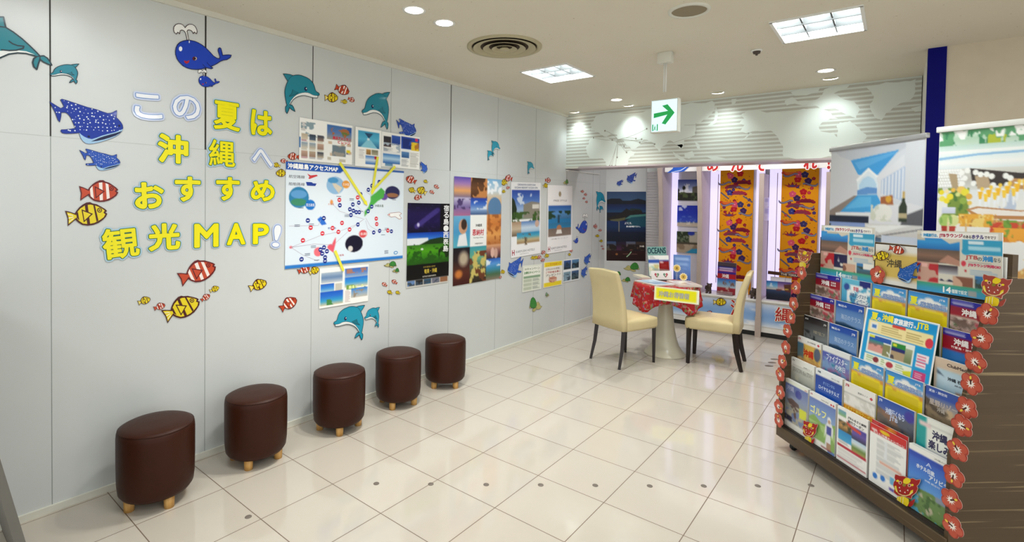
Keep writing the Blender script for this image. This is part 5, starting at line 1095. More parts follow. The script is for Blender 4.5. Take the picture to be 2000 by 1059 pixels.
tile(0, .655, .35, 1, '14101a', '2a1c20', '5a2c20', '401818'); P.e(.22, .76, .13, .09, 'b8a890', .8); P.e(.12, .9, .1, .05, 'c87838', .8); tile(.35, .655, .7, 1, '3a98a8', '6aa888', '4a4a38', '2a2018'); P.n(.35, .7, .7, 1, 'c8b868', 11, .56); P.n(.35, .7, .7, 1, '6a3a24', 8, .6); tile(.7, .65, 1, .79, 'e0a878', '8a5a58', '3a2a30'); P.e(.83, .73, .04, .05, 'd8b0a0'); P.e(.9, .74, .04, .05, 'c8a090'); tile(.7, .79, 1, 1, '2a60c0', '5a98d8', '3a88a8', '4a6a4a', '8a7a6a'); P.n(.7, .8, 1, .87, 'e0ecf4', 7, .55)
sheet(LW, ((886, 344), (978.5, 351.5), (883.7, 559.4), (976.6, 542.7)), 'poster', 'tall collage poster of many small island photos', 'poster', P, [('沖縄県', (.46, .44, .6, .468), '30302c', .001), ('恩納村', (.4, .49, .64, .55), 'c8283c', .003), ('Onna Village in Okinawa', (.42, .565, .63, .58), '50504c'), ('沖縄県恩納村', (.45, .62, .62, .637), '40403c')], .004, .0015)
G = 'white resort hotel posters'
P = Pic(75, 108, 'eeeef0', 14).v(.03, .1, .97, .5, '2a48a0', '4a70b8', '9ab4d8', '7a8a70').n(.1, .15, .7, .35, 'c8d4e6', 6, .6).p([(.03, .2), (.12, .24), (.2, .36), (.14, .5), (.03, .5)], '20301c').p([(.42, .3), (.7, .26), (.97, .28), (.97, .5), (.42, .48)], '8a8478').r(.72, .3, .95, .36, 'd8d4cc').n(.03, .4, .97, .53, '3a5a24', 9, .5).v(.03, .53, .35, .72, 'a88a70', 'c8b8a0', '6a5a48').v(.35, .53, .97, .7, '5a80b8', 'c8d8e8', '8ab0d0').v(.2, .68, .97, .83, '2a88b8', '48a0c0', 'c0b088', '9a7a58').n(.2, .7, .97, .85, '6a5a40', 8, .66).e(.88, .57, .07, .05, 'c8a898')
HL = [('H', (.04, .9, .12, .97), 'a01830', .003), ('KARIYUSHI HOTELS', (.17, .915, .8, .945), '8a8a90', .0008), ('OKINAWA', (.3, .96, .6, .975), 'a0a0a4')]
sheet(LW, ((998.4, 354), (1056, 358.7), (995.9, 505.9), (1054, 493.3)), 'poster', 'white resort poster with palms, hotel and beach photos', 'poster', P, [('OKINAWA KARIYUSHI', (.22, .02, .82, .045), '4a5a88', .0008), ('OCEAN RESORT OCEAN SPA', (.12, .06, .9, .085), '4a5a88', .0008)]+HL, .004, .0015, G)
P = Pic(66, 108, 'f0eef0', 15).v(.04, .3, .96, .64, '2a58a8', '5a90c8', '3a6a90', '2a80b0').n(.04, .38, .96, .5, '24402c', 8, .5).r(.04, .5, .96, .56, '2a7ab0').v(.04, .64, .96, .76, '7a6a60', '8a7a70').e(.48, .64, .1, .05, 'b07a58').p([(.35, .72), (.6, .72), (.56, .66), (.4, .66)], 'e8e4e0').r(.42, .44, .5, .56, '2a4a60').e(.5, .13, .05, .04, 'a09070')
sheet(LW, ((1069.5, 360.5), (1118, 364), (1067, 496.9), (1115, 487.9)), 'poster', 'white resort poster with one pool photo, nearer the corner', 'poster', P, [('FREE STYLE', (.25, .215, .78, .24), '9a9490', .0008), ('沖縄カリユシ', (.15, .785, .85, .805), 'a8a4a4')]+HL, .004, .0015, G)
G = 'small notice sheets under the resort posters'
P = Pic(42, 60, 'eceee6', 16).r(.03, .02, .97, .98, 'dfe4d6').r(.06, .05, .94, .4, 'eef0e6').r(.06, .42, .94, .5, '8aa888')
for i in range(3): P.r(.06, .53+.15*i, .5, .64+.15*i, 'c0c8b4'); P.t(.55, .53+.15*i, .92, .64+.15*i, 3, '8a948a')
sheet(LW, ((1021, 519), (1057, 515.5), (1018.5, 571.5), (1055.8, 564.4)), 'notice_sheet', 'pale green striped notice sheet below the resort posters', 'notice', P, [('お得なキャンペーン', (.08, .24, .92, .34), '4a8a4a', .002), ('Wキャンペーン', (.1, .1, .9, .2), '6a7a5a', .001)], .004, .001, G)
P = Pic(42, 60, 'f2f0e8', 17).r(.03, .02, .97, .2, 'f0d82a').r(.03, .82, .97, .98, 'f0d82a').e(.5, .72, .22, .12, 'd8a890').r(.3, .66, .7, .7, 'c87868').n(.3, .6, .7, .84, 'b87a60', 8, .6)
sheet(LW, ((1061.6, 512.3), (1098, 508.7), (1059.8, 563.3), (1097, 555.4)), 'notice_sheet', 'yellow edged notice sheet with small picture below the resort posters', 'notice', P, [('ここだけのおトク', (.12, .06, .9, .16), 'd06a20', .001), ('お申込みのお客様に', (.12, .25, .9, .34), '7a6a5a'), ('ご予約者全員に', (.12, .38, .9, .46), 'c04a40', .001), ('プレゼント!!', (.12, .49, .9, .58), '5a4a40', .001)], .004, .001, G)
P = Pic(51, 69, 'e8ecee', 18)
for i, (a, q_) in enumerate(((.05, .04), (.53, .04), (.05, .56), (.53, .56))): P.v(a, q_, a+.43, q_+.4, ('3a5a98', '5a88b8', '7a98a8', '3a5888')[i], ('2a3a4a', '2a4a58', '88a0b0', '4a5a50')[i]); P.n(a, q_+.1, a+.43, q_+.4, '24303a', 9, .55)
sheet(LW, ((1099.3, 507.6), (1131.6, 504), (1098, 552.5), (1130.5, 545.3)), 'notice_sheet', 'notice sheet with four blue photos nearest the corner', 'notice', P, (), .004, .001, G)
P = Pic(96, 165, '101a40', 19).v(0, 0, 1, .13, '4a6a98', '5a80a8').p([(0, .12), (.1, .1), (.34, .1), (.42, .14), (.6, .13), (.8, .1), (1, .13), (1, .2), (0, .18)], '101c34').v(0, .18, 1, .3, '14306a', '1c4a88', '2a6a9a').p([(.62, .24), (.85, .25), (.9, .28), (.7, .3), (.5, .3)], '2a4a4a').p([(.02, .38), (.3, .33), (.42, .28), (.5, .24), (.62, .28), (.75, .26), (.9, .28), (.9, .32), (.55, .34), (.45, .4), (.2, .44), (.05, .42)], '2c2420').v(.0, .42, 1, .6, '12408a', '0e4a80', '0c2c60').p([(.45, .4), (.6, .34), (1, .32), (1, .36), (.62, .38)], '6ab0a8').p([(.5, .42), (.62, .37), (1, .35), (1, .5), (.7, .52), (.5, .46)], '1a7088').p([(.08, .405), (.3, .39), (.48, .37), (.46, .41), (.28, .43), (.1, .42)], '8a8a60').r(.3, .43, .325, .58, 'b8b4a0').v(0, .58, 1, .72, '0c2450', '0a1a3c')
for i, (c1, c2) in enumerate((('5a78b0', '8a7a60'), ('2a2048', '7a3a68'), ('7a8aa8', 'a86a50'), ('5a4a44', '8a6a4a'))): P.v(.0+.25*i, .72, .24+.25*i, .85, c1, c2); P.n(.25*i, .76, .24+.25*i, .85, '3a2a28', 10, .5)
P.v(0, .855, 1, 1, '4a1818', '3a1416')
P.a = P.a**1.25*.78
sheet(CH, ((1186.5, 373.5), (1263, 375.5), (1183.5, 510), (1259.5, 509)), 'poster', 'dark blue bay poster with row of four photos on the oblique wall', 'poster', P, [('ようこそ、', (.46, .44, .64, .47), 'e8ecf0', .002), ('美ら島沖縄テラスへ。', (.5, .49, .86, .515), 'e8ecf0', .002), ('沖縄', (.84, .775, .96, .8), 'e8e0d8', .001)], .004, .0015, extra=lambda B, w, h, z: (B.stroke([(.02*w, -.44*h), (.08*w, -.41*h), (.13*w, -.37*h)], .012, '9fc8a0', z), B.stroke([(-.08*w, -.4*h), (.28*w, -.4*h)], .003, '9a6a60', z), B.disc(-.24*w, -.405*h, .018, .016, '8a5a30', z)))
# ------------------------------------------------------------------ brochure rack on castors
RO = np.array([2.576, 2.519, 0]); RD = np.array([.679, -.734, 0]); RD /= np.linalg.norm(RD); RB = np.array([-RD[1], RD[0], 0])
def rk(x, s, z): return RO+RD*x+RB*s+np.array([0, 0, z])
def rframe(s, lean=0.0, z0=0.0): return Frame(rk(0, s, z0), RD, RB*lean+np.array([0, 0, 1]))
ang = math.atan2(RD[1], RD[0])
TZ = [1.12, .985, .85, .716, .58, .442]; TS_ = [.213, .18, .143, .105, .066, .032]; RW = 1.12; DEP = .52
rack = empty('brochure_rack', tuple(RO), ang); tag(rack, 'dark woodgrain brochure rack on castors with flower trimmed side panels', 'rack')
# local axes: x along the front, y to the back, z up
prof = [(0, .075), (0, .5), (.02, .56), (.055, .74), (.09, .92), (.125, 1.06), (.165, 1.245)]
side = prof+[(DEP-p[0], p[1]) for p in reversed(prof)]
for x0, x1 in ((-.002, .016), (RW-.016, RW+.002)):
    MB().prism(side, 0, x0, x1).build('side_panel', 'rack', rack)
b = MB(); st_ = [(.0, .075), (.0, .135), (.018, .135)]
for i in range(5, -1, -1):
    s, z = TS_[i], TZ[i]-.297-.002
    st_ += [(s-.012, z), (s+.016, z)]
    if i > 0: st_ += [(s+.016, TZ[i-1]-.299)] if s+.016 < TS_[i-1]-.012 else [(TS_[i-1]-.0121, z)]
st_ += [(.232, TZ[0]-.299), (.232, 1.13), (DEP-.232, 1.13), (DEP-.05, .85), (DEP, .135), (DEP, .075)]
b.prism(st_, 0, .016, RW-.016); b.build('stepped_body', 'rack_dark', rack)
MB().box((.0, -.012, .07), (RW, 0.0, .135)).build('plinth_front', 'rack', rack, bevel=.002)
MB().box((.0, .247, 1.13), (RW, .273, 1.348)).build('spine_board', 'rack', rack)
MB().box((RW-.06, .239, 1.15), (RW-.018, .246, 1.335)).build('white_backing', 'white', rack)
for x, y in ((.07, .06), (RW-.07, .06), (.07, DEP-.06), (RW-.07, DEP-.06)):
    c = empty('caster', (x, y, 0)); c.parent = rack
    b = MB(); prof_ = [(.001, -.012), (.02, -.012), (.024, -.008), (.025, 0), (.024, .008), (.02, .012), (.001, .012)]
    vs = []; n = 24
    for r_, a in prof_:
        for i in range(n): t = 2*math.pi*i/n; vs.append((a, r_*math.cos(t), .025+r_*math.sin(t)))
    b.add(vs, [(j*n+i, j*n+(i+1) % n, (j+1)*n+(i+1) % n, (j+1)*n+i) for j in range(6) for i in range(n)], 0, True); b.build('wheel', 'black', c)
    MB().box((-.017, -.012, .02), (-.013, .014, .066)).box((.013, -.012, .02), (.017, .014, .066)).box((-.017, -.014, .06), (.017, .016, .075)).build('fork', 'steel', c)

# brochures: column col 0..4, tier 0 (top) .. 5
CW, CX = .22, .01
def brochure(col, tier, label, pic, texts=(), paper='f2f2f0', dz=0.0, th=.01, name='brochure', ds=0.0, extra=None, w=.206):
    s = TS_[tier]-ds; z1 = TZ[tier]+dz; z0 = TZ[tier]-.297; h = z1-z0; x = CX+CW*col+.107
    fr = rframe(s); A = Art(); A.slab([(-w/2, -h/2), (w/2, -h/2), (w/2, h/2), (-w/2, h/2)], paper, -th, 0, 'dcdad4')
    A.face([(-w/2, h/2, -th), (w/2, h/2, -th), (w/2, -h/2, -th), (-w/2, -h/2, -th)], paper)
    o = A.build(name, 'gloss', M4=fr.at(x, (z0+z1)/2, 0)); tag(o, label, 'brochure', 'brochures in the rack')
    pic.mesh(w, h, .0004, 'print', 'gloss', o); B = Art()
    for t in texts:
        body, (a0, b0, a1, b1), col_ = t[:3]; B.text(body, ((a0-.5)*w, (.5-b1)*h, (a1-.5)*w, (.5-b0)*h), col_, .0011, t[3] if len(t) > 3 else 0, t[4] if len(t) > 4 else None)
    if extra: extra(B, w, h, .0008)
    if B.f: B.build('lettering', 'gloss', o)
    return o
NW, NH = 40, 58
def island(sea=False):
    P = Pic(NW, NH, 'b01a22', 2).v(0, 0, 1, .1, '2226a0', '2a2490').t(.04, .02, .55, .08, 2, 'c8c8ea').v(0, .1, 1, .42, '8a1830', 'b01a20')
    if sea: return P.v(0, .32, 1, 1, '2a70c0', '4a98d0', '2a6a9a')
    return P.r(0, .25, .6, .28, 'c8b8a8').v(0, .28, 1, .7, '6a5048', '8a7a70', '4a4038').n(0, .28, 1, .7, 'c8a8a0', 9, .5).n(.5, .26, 1, .7, 'c04858', 8, .6).n(0, .3, 1, .7, '5a7a50', 9, .66).n(0, .28, 1, .7, 'e0d4cc', 12, .7)
IT = [('沖縄', (.26, .125, .58, .225), 'f2ecec', .003), ('石垣島', (.64, .13, .84, .165), 'f0e4e4', .0008), ('宮古島', (.64, .18, .84, .215), 'f0e4e4', .0008), ('JTB', (.84, .03, .95, .065), 'f0f0fa', .0008)]
def family():
    P = Pic(NW, NH, '4a98d8', 3).v(0, 0, 1, .26, '3a88d0', '58a8e0', '8ac4ea')
    for cx, cy, rx, ry in ((.55, .11, .12, .05), (.42, .14, .14, .04), (.7, .14, .16, .04), (.85, .17, .16, .035), (.55, .16, .3, .035)): P.e(cx, cy, rx, ry, 'f4f4f4')
    P.v(0, .19, 1, .25, '6aa8e0', '90b8e0').v(0, .235, 1, .3, 'e0a050', 'd88a38').r(0, .3, 1, 1, 'ecd810').n(0, .26, 1, .5, 'f0d818', 4, .45)
    for i in range(8): P.r(.08, .32+.035*i, .9, .327+.035*i, 'a8901c')
    P.t(.2, .245, .85, .275, 1, 'f0dca0')
    return P
FT = [('夏', (.06, .085, .26, .215), 'f0ea30', .0032), ('の', (.27, .17, .33, .205), 'f4f4f4', .0008), ('家族旅行', (.34, .14, .97, .23), '5a8ad0', .0036), ('家族旅行', (.34, .14, .97, .23), 'f4f8fc', .0002), ('JTB', (.8, .05, .94, .085), 'e8f2fa', .0008)]
def blue_sea(): return Pic(NW, NH, '3a70c0', 4).v(0, 0, 1, .13, '0f44a8', '1a50b0').v(0, .13, 1, .44, '4a78b8', '6a94cc', '7aa0d4').p([(0, .42), (.3, .4), (.7, .44), (1, .5), (1, .62), (0, .5)], '24486a').v(0, .5, 1, 1, '3a6a9a', '2a5080')
BT = [('海辺の', (.08, .06, .4, .1), 'e8f0fa', .001), ('海辺のテラス', (.2, .24, .9, .34), 'b0c8e8', .0012), ('JTB', (.82, .07, .94, .12), 'e8f0fa', .001)]
# tier 0
brochure(0, 0, 'red and navy island brochure in the top tier, far end of the rack', island(), IT)
P = Pic(NW, NH, '58b0d4', 5).v(0, 0, 1, .5, '6ac0dc', '3a98c8').r(.62, 0, 1, .13, '20287a').n(.2, .1, 1, .5, 'f0f4f6', 5, .45).e(.18, .16, .1, .07, '2a4a98').r(.3, .45, 1, .62, '3a3a9a').n(0, .45, .4, .8, '6a8a60', 7, .5).r(.7, .5, .85, .56, 'd04a90').v(.2, .62, 1, 1, '4a6aa8', '6a5a88').e(.88, .62, .05, .035, 'e8d8a0')
brochure(1, 0, 'light blue campaign brochure with white cloud lettering in the top tier', P, [('沖縄ロングステイ', (.3, .26, .95, .34), '3a6a9a', .001), ('キャンペーン', (.32, .35, .95, .43), '3a6a9a', .001), ('早割', (.42, .13, .6, .22), 'd83a58', .001)])
brochure(2, 0, 'blue and yellow summer brochure in the top tier, beside the cloud one', family(), FT)
brochure(3, 0, 'blue and yellow summer brochure in the top tier, beside the red one', family(), FT)
brochure(4, 0, 'red and navy island brochure in the top tier under the large lion head', island(), IT[:1]+IT[3:])
# tier 1
brochure(0, 1, 'red and navy island brochure second tier down, far end of the rack', island(), IT)
brochure(1, 1, 'blue sea brochure second tier down beside the large curved poster', blue_sea(), BT)
brochure(4, 1, 'red island brochure with blue sea foot, second tier down', island(True), IT+[('竹富島・西表島', (.2, .245, .75, .28), 'f0d8d8', .001)])
brochure(3, 1, 'dark green brochure mostly hidden behind the large curved poster', Pic(10, 14, '2a3a30', 3).n(0, 0, 1, 1, '3a5a40', 5, .5))
# tier 2
P = Pic(NW, NH, '3a3a3e', 6).v(0, 0, 1, .14, '26262a', '3a3636').v(0, .14, 1, .5, '4a4a4c', '6a6e70', '8a9090').n(0, .3, .5, .6, '343a3c', 5, .5).v(0, .5, 1, 1, '50585a', '3a4044')
brochure(0, 2, 'dark grey landscape brochure third tier down, far end of the rack', P, [('夏旅', (.06, .05, .2, .08), 'd0d0d0', .001), ('沖縄で過ごす', (.42, .26, .9, .33), 'a09a88', .001), ('JTB', (.84, .07, .94, .11), 'e8e8e8', .001)])
brochure(1, 2, 'blue sea brochure third tier down beside the large curved poster', blue_sea(), BT)
P = Pic(NW, NH, 'd8c4b0', 7).v(0, 0, 1, .14, 'dcc6b0', 'd4c0ac').r(.06, .16, 1, 1, 'b4cede').v(.06, .16, 1, .5, 'b8d4e4', 'c4dcec', 'a8c8dc').p([(.06, .18), (.25, .27), (.06, .25)], '5a7088').n(.5, .45, 1, .62, 'b09080', 7, .5)
brochure(4, 2, 'beige brochure with pale sea photo third tier down', P, [('ClubMed', (.3, .055, .72, .1), '5a4a48', .0015), ('沖縄 石垣', (.32, .26, .72, .31), '34404c', .0015), ('離島', (.48, .34, .64, .365), '5a6670')])
# tier 3
P = Pic(NW, NH, 'e8dcc0', 8).r(0, 0, 1, .12, 'f2f0ec').v(0, .12, .28, .6, '4a7a98', '8a8a78').r(.28, .12, 1, .6, 'e0bc5c').n(.28, .12, 1, .6, 'c89a50', 7, .6).e(.85, .26, .14, .14, '5a6478').v(0, .45, 1, 1, 'd8a868', 'c09060').n(0, .42, 1, .7, 'e8c890', 6, .5)
brochure(0, 3, 'yellow island brochure with white top fourth tier down, far end', P, [('沖縄', (.28, .23, .7, .38), 'd03824', .004), ('JTB', (.03, .03, .14, .07), 'c03040', .001), ('夏の沖縄特集', (.44, .04, .78, .07), '5a5a5a'), ('◆', (.84, .03, .95, .09), 'd04050')], th=.016)
P = Pic(NW, NH, '5a68b0', 9).r(0, 0, 1, .1, 'e8eaec').v(0, .1, 1, .5, '4a58b0', '6a70b8', 'a878a0').n(0, .12, 1, .5, '7a9ac8', 6, .55).n(.1, .3, .9, .6, '2a88a8', 5, .5).v(0, .5, 1, 1, '2a70a0', '24608a').n(.3, .4, 1, .56, 'c06a88', 7, .6)
brochure(1, 3, 'violet blue reef brochure fourth tier down', P, [('ファイブスター', (.16, .13, .92, .26), 'e0e6f4', .0018), ('の休日', (.5, .28, .85, .38), 'e0e6f4', .0015)], th=.014)
brochure(2, 3, 'blue and yellow summer brochure fourth tier down, nearer the far end', family(), FT)
brochure(3, 3, 'blue and yellow summer brochure fourth tier down, beside the brown resort one', family(), FT)
P = Pic(NW, NH, '4a4a50', 10).v(0, 0, 1, .14, '3a58a8', '2f50b0').v(0, .14, 1, .34, '4a64a8', '9a96a0', 'c8b494').p([(0, .18), (.3, .26), (1, .46), (1, 1), (0, 1)], '54483c').n(0, .26, 1, .6, '8a7860', 8, .55).n(.5, .22, 1, .4, 'c8b090', 6, .6)
brochure(4, 3, 'brown resort brochure under blue header fourth tier down', P, [('星野リゾート', (.1, .18, .84, .27), 'c8bcb4', .0012), ('沖縄', (.28, .28, .46, .35), 'b8b0a8', .001), ('夏旅・関空発', (.08, .04, .5, .08), 'd0d8f0', .001)])
# tier 4
P = Pic(NW, NH, 'e2e4de', 11).r(0, 0, 1, .17, 'eef0ea').v(0, .17, 1, .6, 'd4d8d0', 'a8aca4', '8a8e88').n(.1, .3, 1, .6, 'b8b8a8', 7, .55).r(.08, .14, .95, .147, '90908a')
brochure(0, 4, 'pale grey brochure with thin serif heading fifth tier down', P, [('SEASON the STAY', (.1, .19, .95, .28), '9a9a94', .001), ('JTB', (.06, .04, .16, .07), '5a6068', .001), ('沖縄ステイ', (.55, .1, .92, .13), '6a6a66')], th=.014)
P = Pic(NW, NH, '1f55b4', 12).r(0, 0, 1, .12, 'ecf0f4').v(0, .12, 1, 1, '1a3f9c', '2460c4', '2a6ad0')
brochure(1, 4, 'plain blue hotel brochure with white header fifth tier down', P, [('オリエンタル', (.3, .2, .74, .26), '8ab0e8', .001), ('ロイヤルホテルズ', (.14, .3, .9, .38), 'd4e2f6', .0015), ('沖縄', (.08, .03, .2, .07), '5a6a7a', .001), ('旅の宿', (.6, .06, .9, .09), '8a949c')], th=.02)
P = Pic(NW, NH, 'eceae6', 13).r(0, 0, 1, .42, 'eeece8').r(0, .19, 1, .2, '6a6a68').n(.0, .2, 1, .42, 'd8d6d0', 7, .55).v(0, .42, 1, 1, 'e8a018', 'e07a28', 'd88830').r(.56, .56, .95, .68, 'f2ead8').r(.82, .58, .92, .66, '8a7a60')
brochure(2, 4, 'white and orange coupon brochure fifth tier down', P, [('JTB', (.05, .04, .17, .09), 'c03048', .002), ('ふるさと旅行クーポン', (.04, .44, .95, .51), 'f8e060', .0015), ('夏旅ガイド', (.46, .1, .78, .13), '5a5a58'), ('◆', (.83, .09, .94, .15), 'c84050'), ('沖縄', (.05, .53, .4, .57), 'f8f0e0', .001)], th=.008)
P = Pic(NW, NH, '5a6070', 14).v(0, 0, 1, .2, '2a50a8', '3a5cb0', '5a6cb0').p([(0, .16), (.2, .2), (.5, .34), (1, .42), (1, .8), (0, .8)], '6a6460').n(0, .2, .6, .6, '8a6a58', 8, .55).n(.4, .3, 1, .6, '4a5060', 7, .55).r(.12, .45, .7, .6, 'b8a4a4').r(.12, .58, 1, .72, 'a08e90').n(.6, .56, 1, .72, 'c86a70', 8, .6).e(.88, .13, .12, .09, '4038a0')
brochure(3, 4, 'slate blue brochure with grey rocks fifth tier down', P, [('沖縄行くなら', (.24, .13, .75, .24), 'c8d4f0', .002), ('JTB', (.36, .25, .58, .33), 'c8d4f0', .002), ('JTB', (.05, .03, .14, .08), 'e0e8f8', .001)])
P = Pic(NW, NH, '5a6a90', 15).r(0, 0, .24, .48, '20a0a0').r(.24, 0, 1, .48, 'eceee8').r(.06, .08, .34, .15, 'e8d0d0').r(.3, .09, .95, .095, '9a9a98').v(0, .48, 1, 1, '4a68a8', '5a6a88', '6a5a58').n(.35, .5, 1, .75, 'c89484', 7, .45).n(0, .6, 1, .9, '4a4a50', 7, .55)
brochure(4, 4, 'white and teal guide brochure with large dark lettering fifth tier down', P, [('沖縄の', (.38, .15, .88, .28), '2c2c58', .003), ('楽しみ方', (.3, .31, .95, .44), '2c2c58', .003)], th=.016)
brochure(4, 4, 'bright blue booklet peeking out behind the teal guide brochure', Pic(8, 10, '1d58d0', 3), (), '1d58d0', -.03, .006, 'brochure', -.018)
# tier 5 (bottom)
P = Pic(NW+14, NH+20, '7a8ab0', 16).r(0, 0, 1, .08, 'e8ecdf').v(0, .08, 1, .6, '6a7ab8', '8a98b8', '9aa098').p([(.1, .42), (.3, .36), (.62, .42), (.68, .54), (.5, .62), (.3, .56)], '6a5a58').p([(.35, .56), (.5, .6), (.55, .78), (.44, .74)], '6a5650').n(.0, .5, 1, .9, 'b0ac9c', 7, .5).e(.6, .22, .14, .09, '5058a0').r(.66, .48, .95, .68, 'd8dc40').n(0, .75, .35, .86, '3a3a50', 6, .4).r(0, .88, 1, 1, 'e8e8e2')
brochure(0, 5, 'grey blue turtle brochure in the bottom tier, far end', P, [('沖縄', (.08, .11, .4, .22), 'b8c0e0', .002), ('夏旅', (.86, .04, .96, .07), 'c04050')], th=.02)
P = Pic(NW+14, NH+20, '6a88c0', 17).r(0, 0, 1, .1, 'f0f0ee').v(0, .1, 1, .5, '6a80c0', '7a98cc', '98b0d4').p([(0, .5), (.2, .42), (.5, .52), (1, .42), (1, .95), (0, .95)], '8ab060').n(0, .55, 1, .95, 'a8c880', 5, .5).r(0, .88, .75, 1, 'f0f0ec')
P.p([(.64, .52), (.72, .42), (.86, .42), (.94, .52), (.92, .7), (.84, .62), (.86, .9), (.64, .9), (.7, .62), (.62, .74)], 'e4e6ea').r(.69, .5, .87, .66, '4a50a0').e(.78, .38, .07, .06, 'f0f0f0').e(.78, .41, .045, .04, 'c09a80').r(.7, .82, .86, .96, 'b08a70').r(.5, .94, .9, .965, 'a05a60')
brochure(1, 5, 'green golf brochure with a player in white in the bottom tier', P, [('ゴルフ', (.06, .25, .66, .4), 'f2f0a0', .003), ('JTB', (.04, .03, .12, .06), 'c03048', .001), ('沖縄の夏旅', (.45, .05, .74, .075), '6a6a6a'), ('◆◆', (.8, .04, .96, .09), 'd03a4c')], th=.016)
P = Pic(NW+14, NH+20, 'f4f2f0', 18).v(.03, .05, .3, .16, '6aa0c8', '8ab878').v(.05, .24, .5, .42, '8a7050', 'c89858', '5a5038').n(.05, .24, .5, .44, '4a4a34', 7, .55).v(.5, .24, .96, .46, '4a40a0', '6a58a8', '3a3a58').v(.05, .42, .5, .6, '2a88c8', '48a8d8').v(.5, .46, .96, .68, 'b8d4ec', 'd8e0e4', '6a8a48', 'a89858').r(.03, .68, .97, .73, 'b82a40').t(.06, .6, .5, .66, 3, 'b0b0b0').t(.06, .75, .95, .92, 6, 'c8c4c4').r(.03, .92, .97, .945, 'b82a40')
P.p([(.3, .2), (.5, .24), (.8, .27), (.78, .32), (.5, .3), (.35, .26)], 'd0483c')
brochure(2, 5, 'white coupon brochure with four landscape photos in the bottom tier', P, [('JTBふるさと納税', (.36, .1, .95, .15), '2c2c2c', .001), ('旅行クーポン', (.36, .165, .88, .22), '2c2c2c', .001)], dz=.0)
P = Pic(NW+14, NH+20, 'f2f2f0', 19).v(0, 0, 1, .14, 'd02a2a', 'c83034').e(.42, .06, .14, .03, 'e8c820').t(.2, .2, .95, .8, 22, 'b4b8bc').n(.1, .2, .5, .5, 'e4e8ec', 6, .5).e(.18, .86, .07, .05, '2a78d0').e(.4, .83, .07, .05, '2a78d0').r(.6, .72, .72, .84, '6ab0d8').r(.75, .72, .86, .84, '80b0a0').r(.88, .73, .95, .83, '9a5aa8').r(.58, .9, .95, .95, '6a58b0').r(.3, .56, .9, .6, 'e0b0a0').r(.05, .07, .2, .1, 'f4dcdc')
brochure(3, 5, 'red topped white leaflet of fine print in the bottom tier', P, [('もっと!沖縄キャンペーン', (.1, .1, .95, .135), 'f6e0e0', .001)], th=.003)
brochure(3, 5, 'red leaflet with yellow oval right behind the fine print leaflet', Pic(14, 20, 'c01820', 3).e(.55, .06, .16, .03, 'e8c820').r(.05, .04, .2, .07, 'e8b8b8'), (), 'c01820', .018, .003, 'brochure', -.008)
P = Pic(NW+20, NH+28, '4a78d0', 20).r(0, 0, 1, .09, 'f2f2ee').v(0, .09, 1, .17, '2a48b0', '3054bc').v(0, .17, 1, .66, '3a62c4', '4a84d8', '6aa4e0').p([(.3, .62), (.6, .6), (1, .7), (1, 1), (0, 1), (0, .68)], '6a8a50').n(0, .64, 1, 1, 'b8b098', 6, .52).n(.1, .66, .8, 1, '58a8c8', 5, .6).n(0, .66, 1, 1, '48683a', 8, .62).r(.66, .6, .95, .68, '8a94a8')
brochure(4, 5, 'blue hotel brochure with lagoon garden in the bottom tier', P, [('ホテル日航', (.2, .25, .62, .32), 'dce6f8', .002), ('アリビラ', (.5, .33, .92, .4), 'dce6f8', .002), ('沖縄 読谷村', (.4, .43, .75, .46), 'b8ccf0', .001), ('A', (.42, .16, .55, .22), 'c0d0f4', .001), ('沖縄の旅', (.6, .03, .9, .06), '8a8a88')], th=.022)
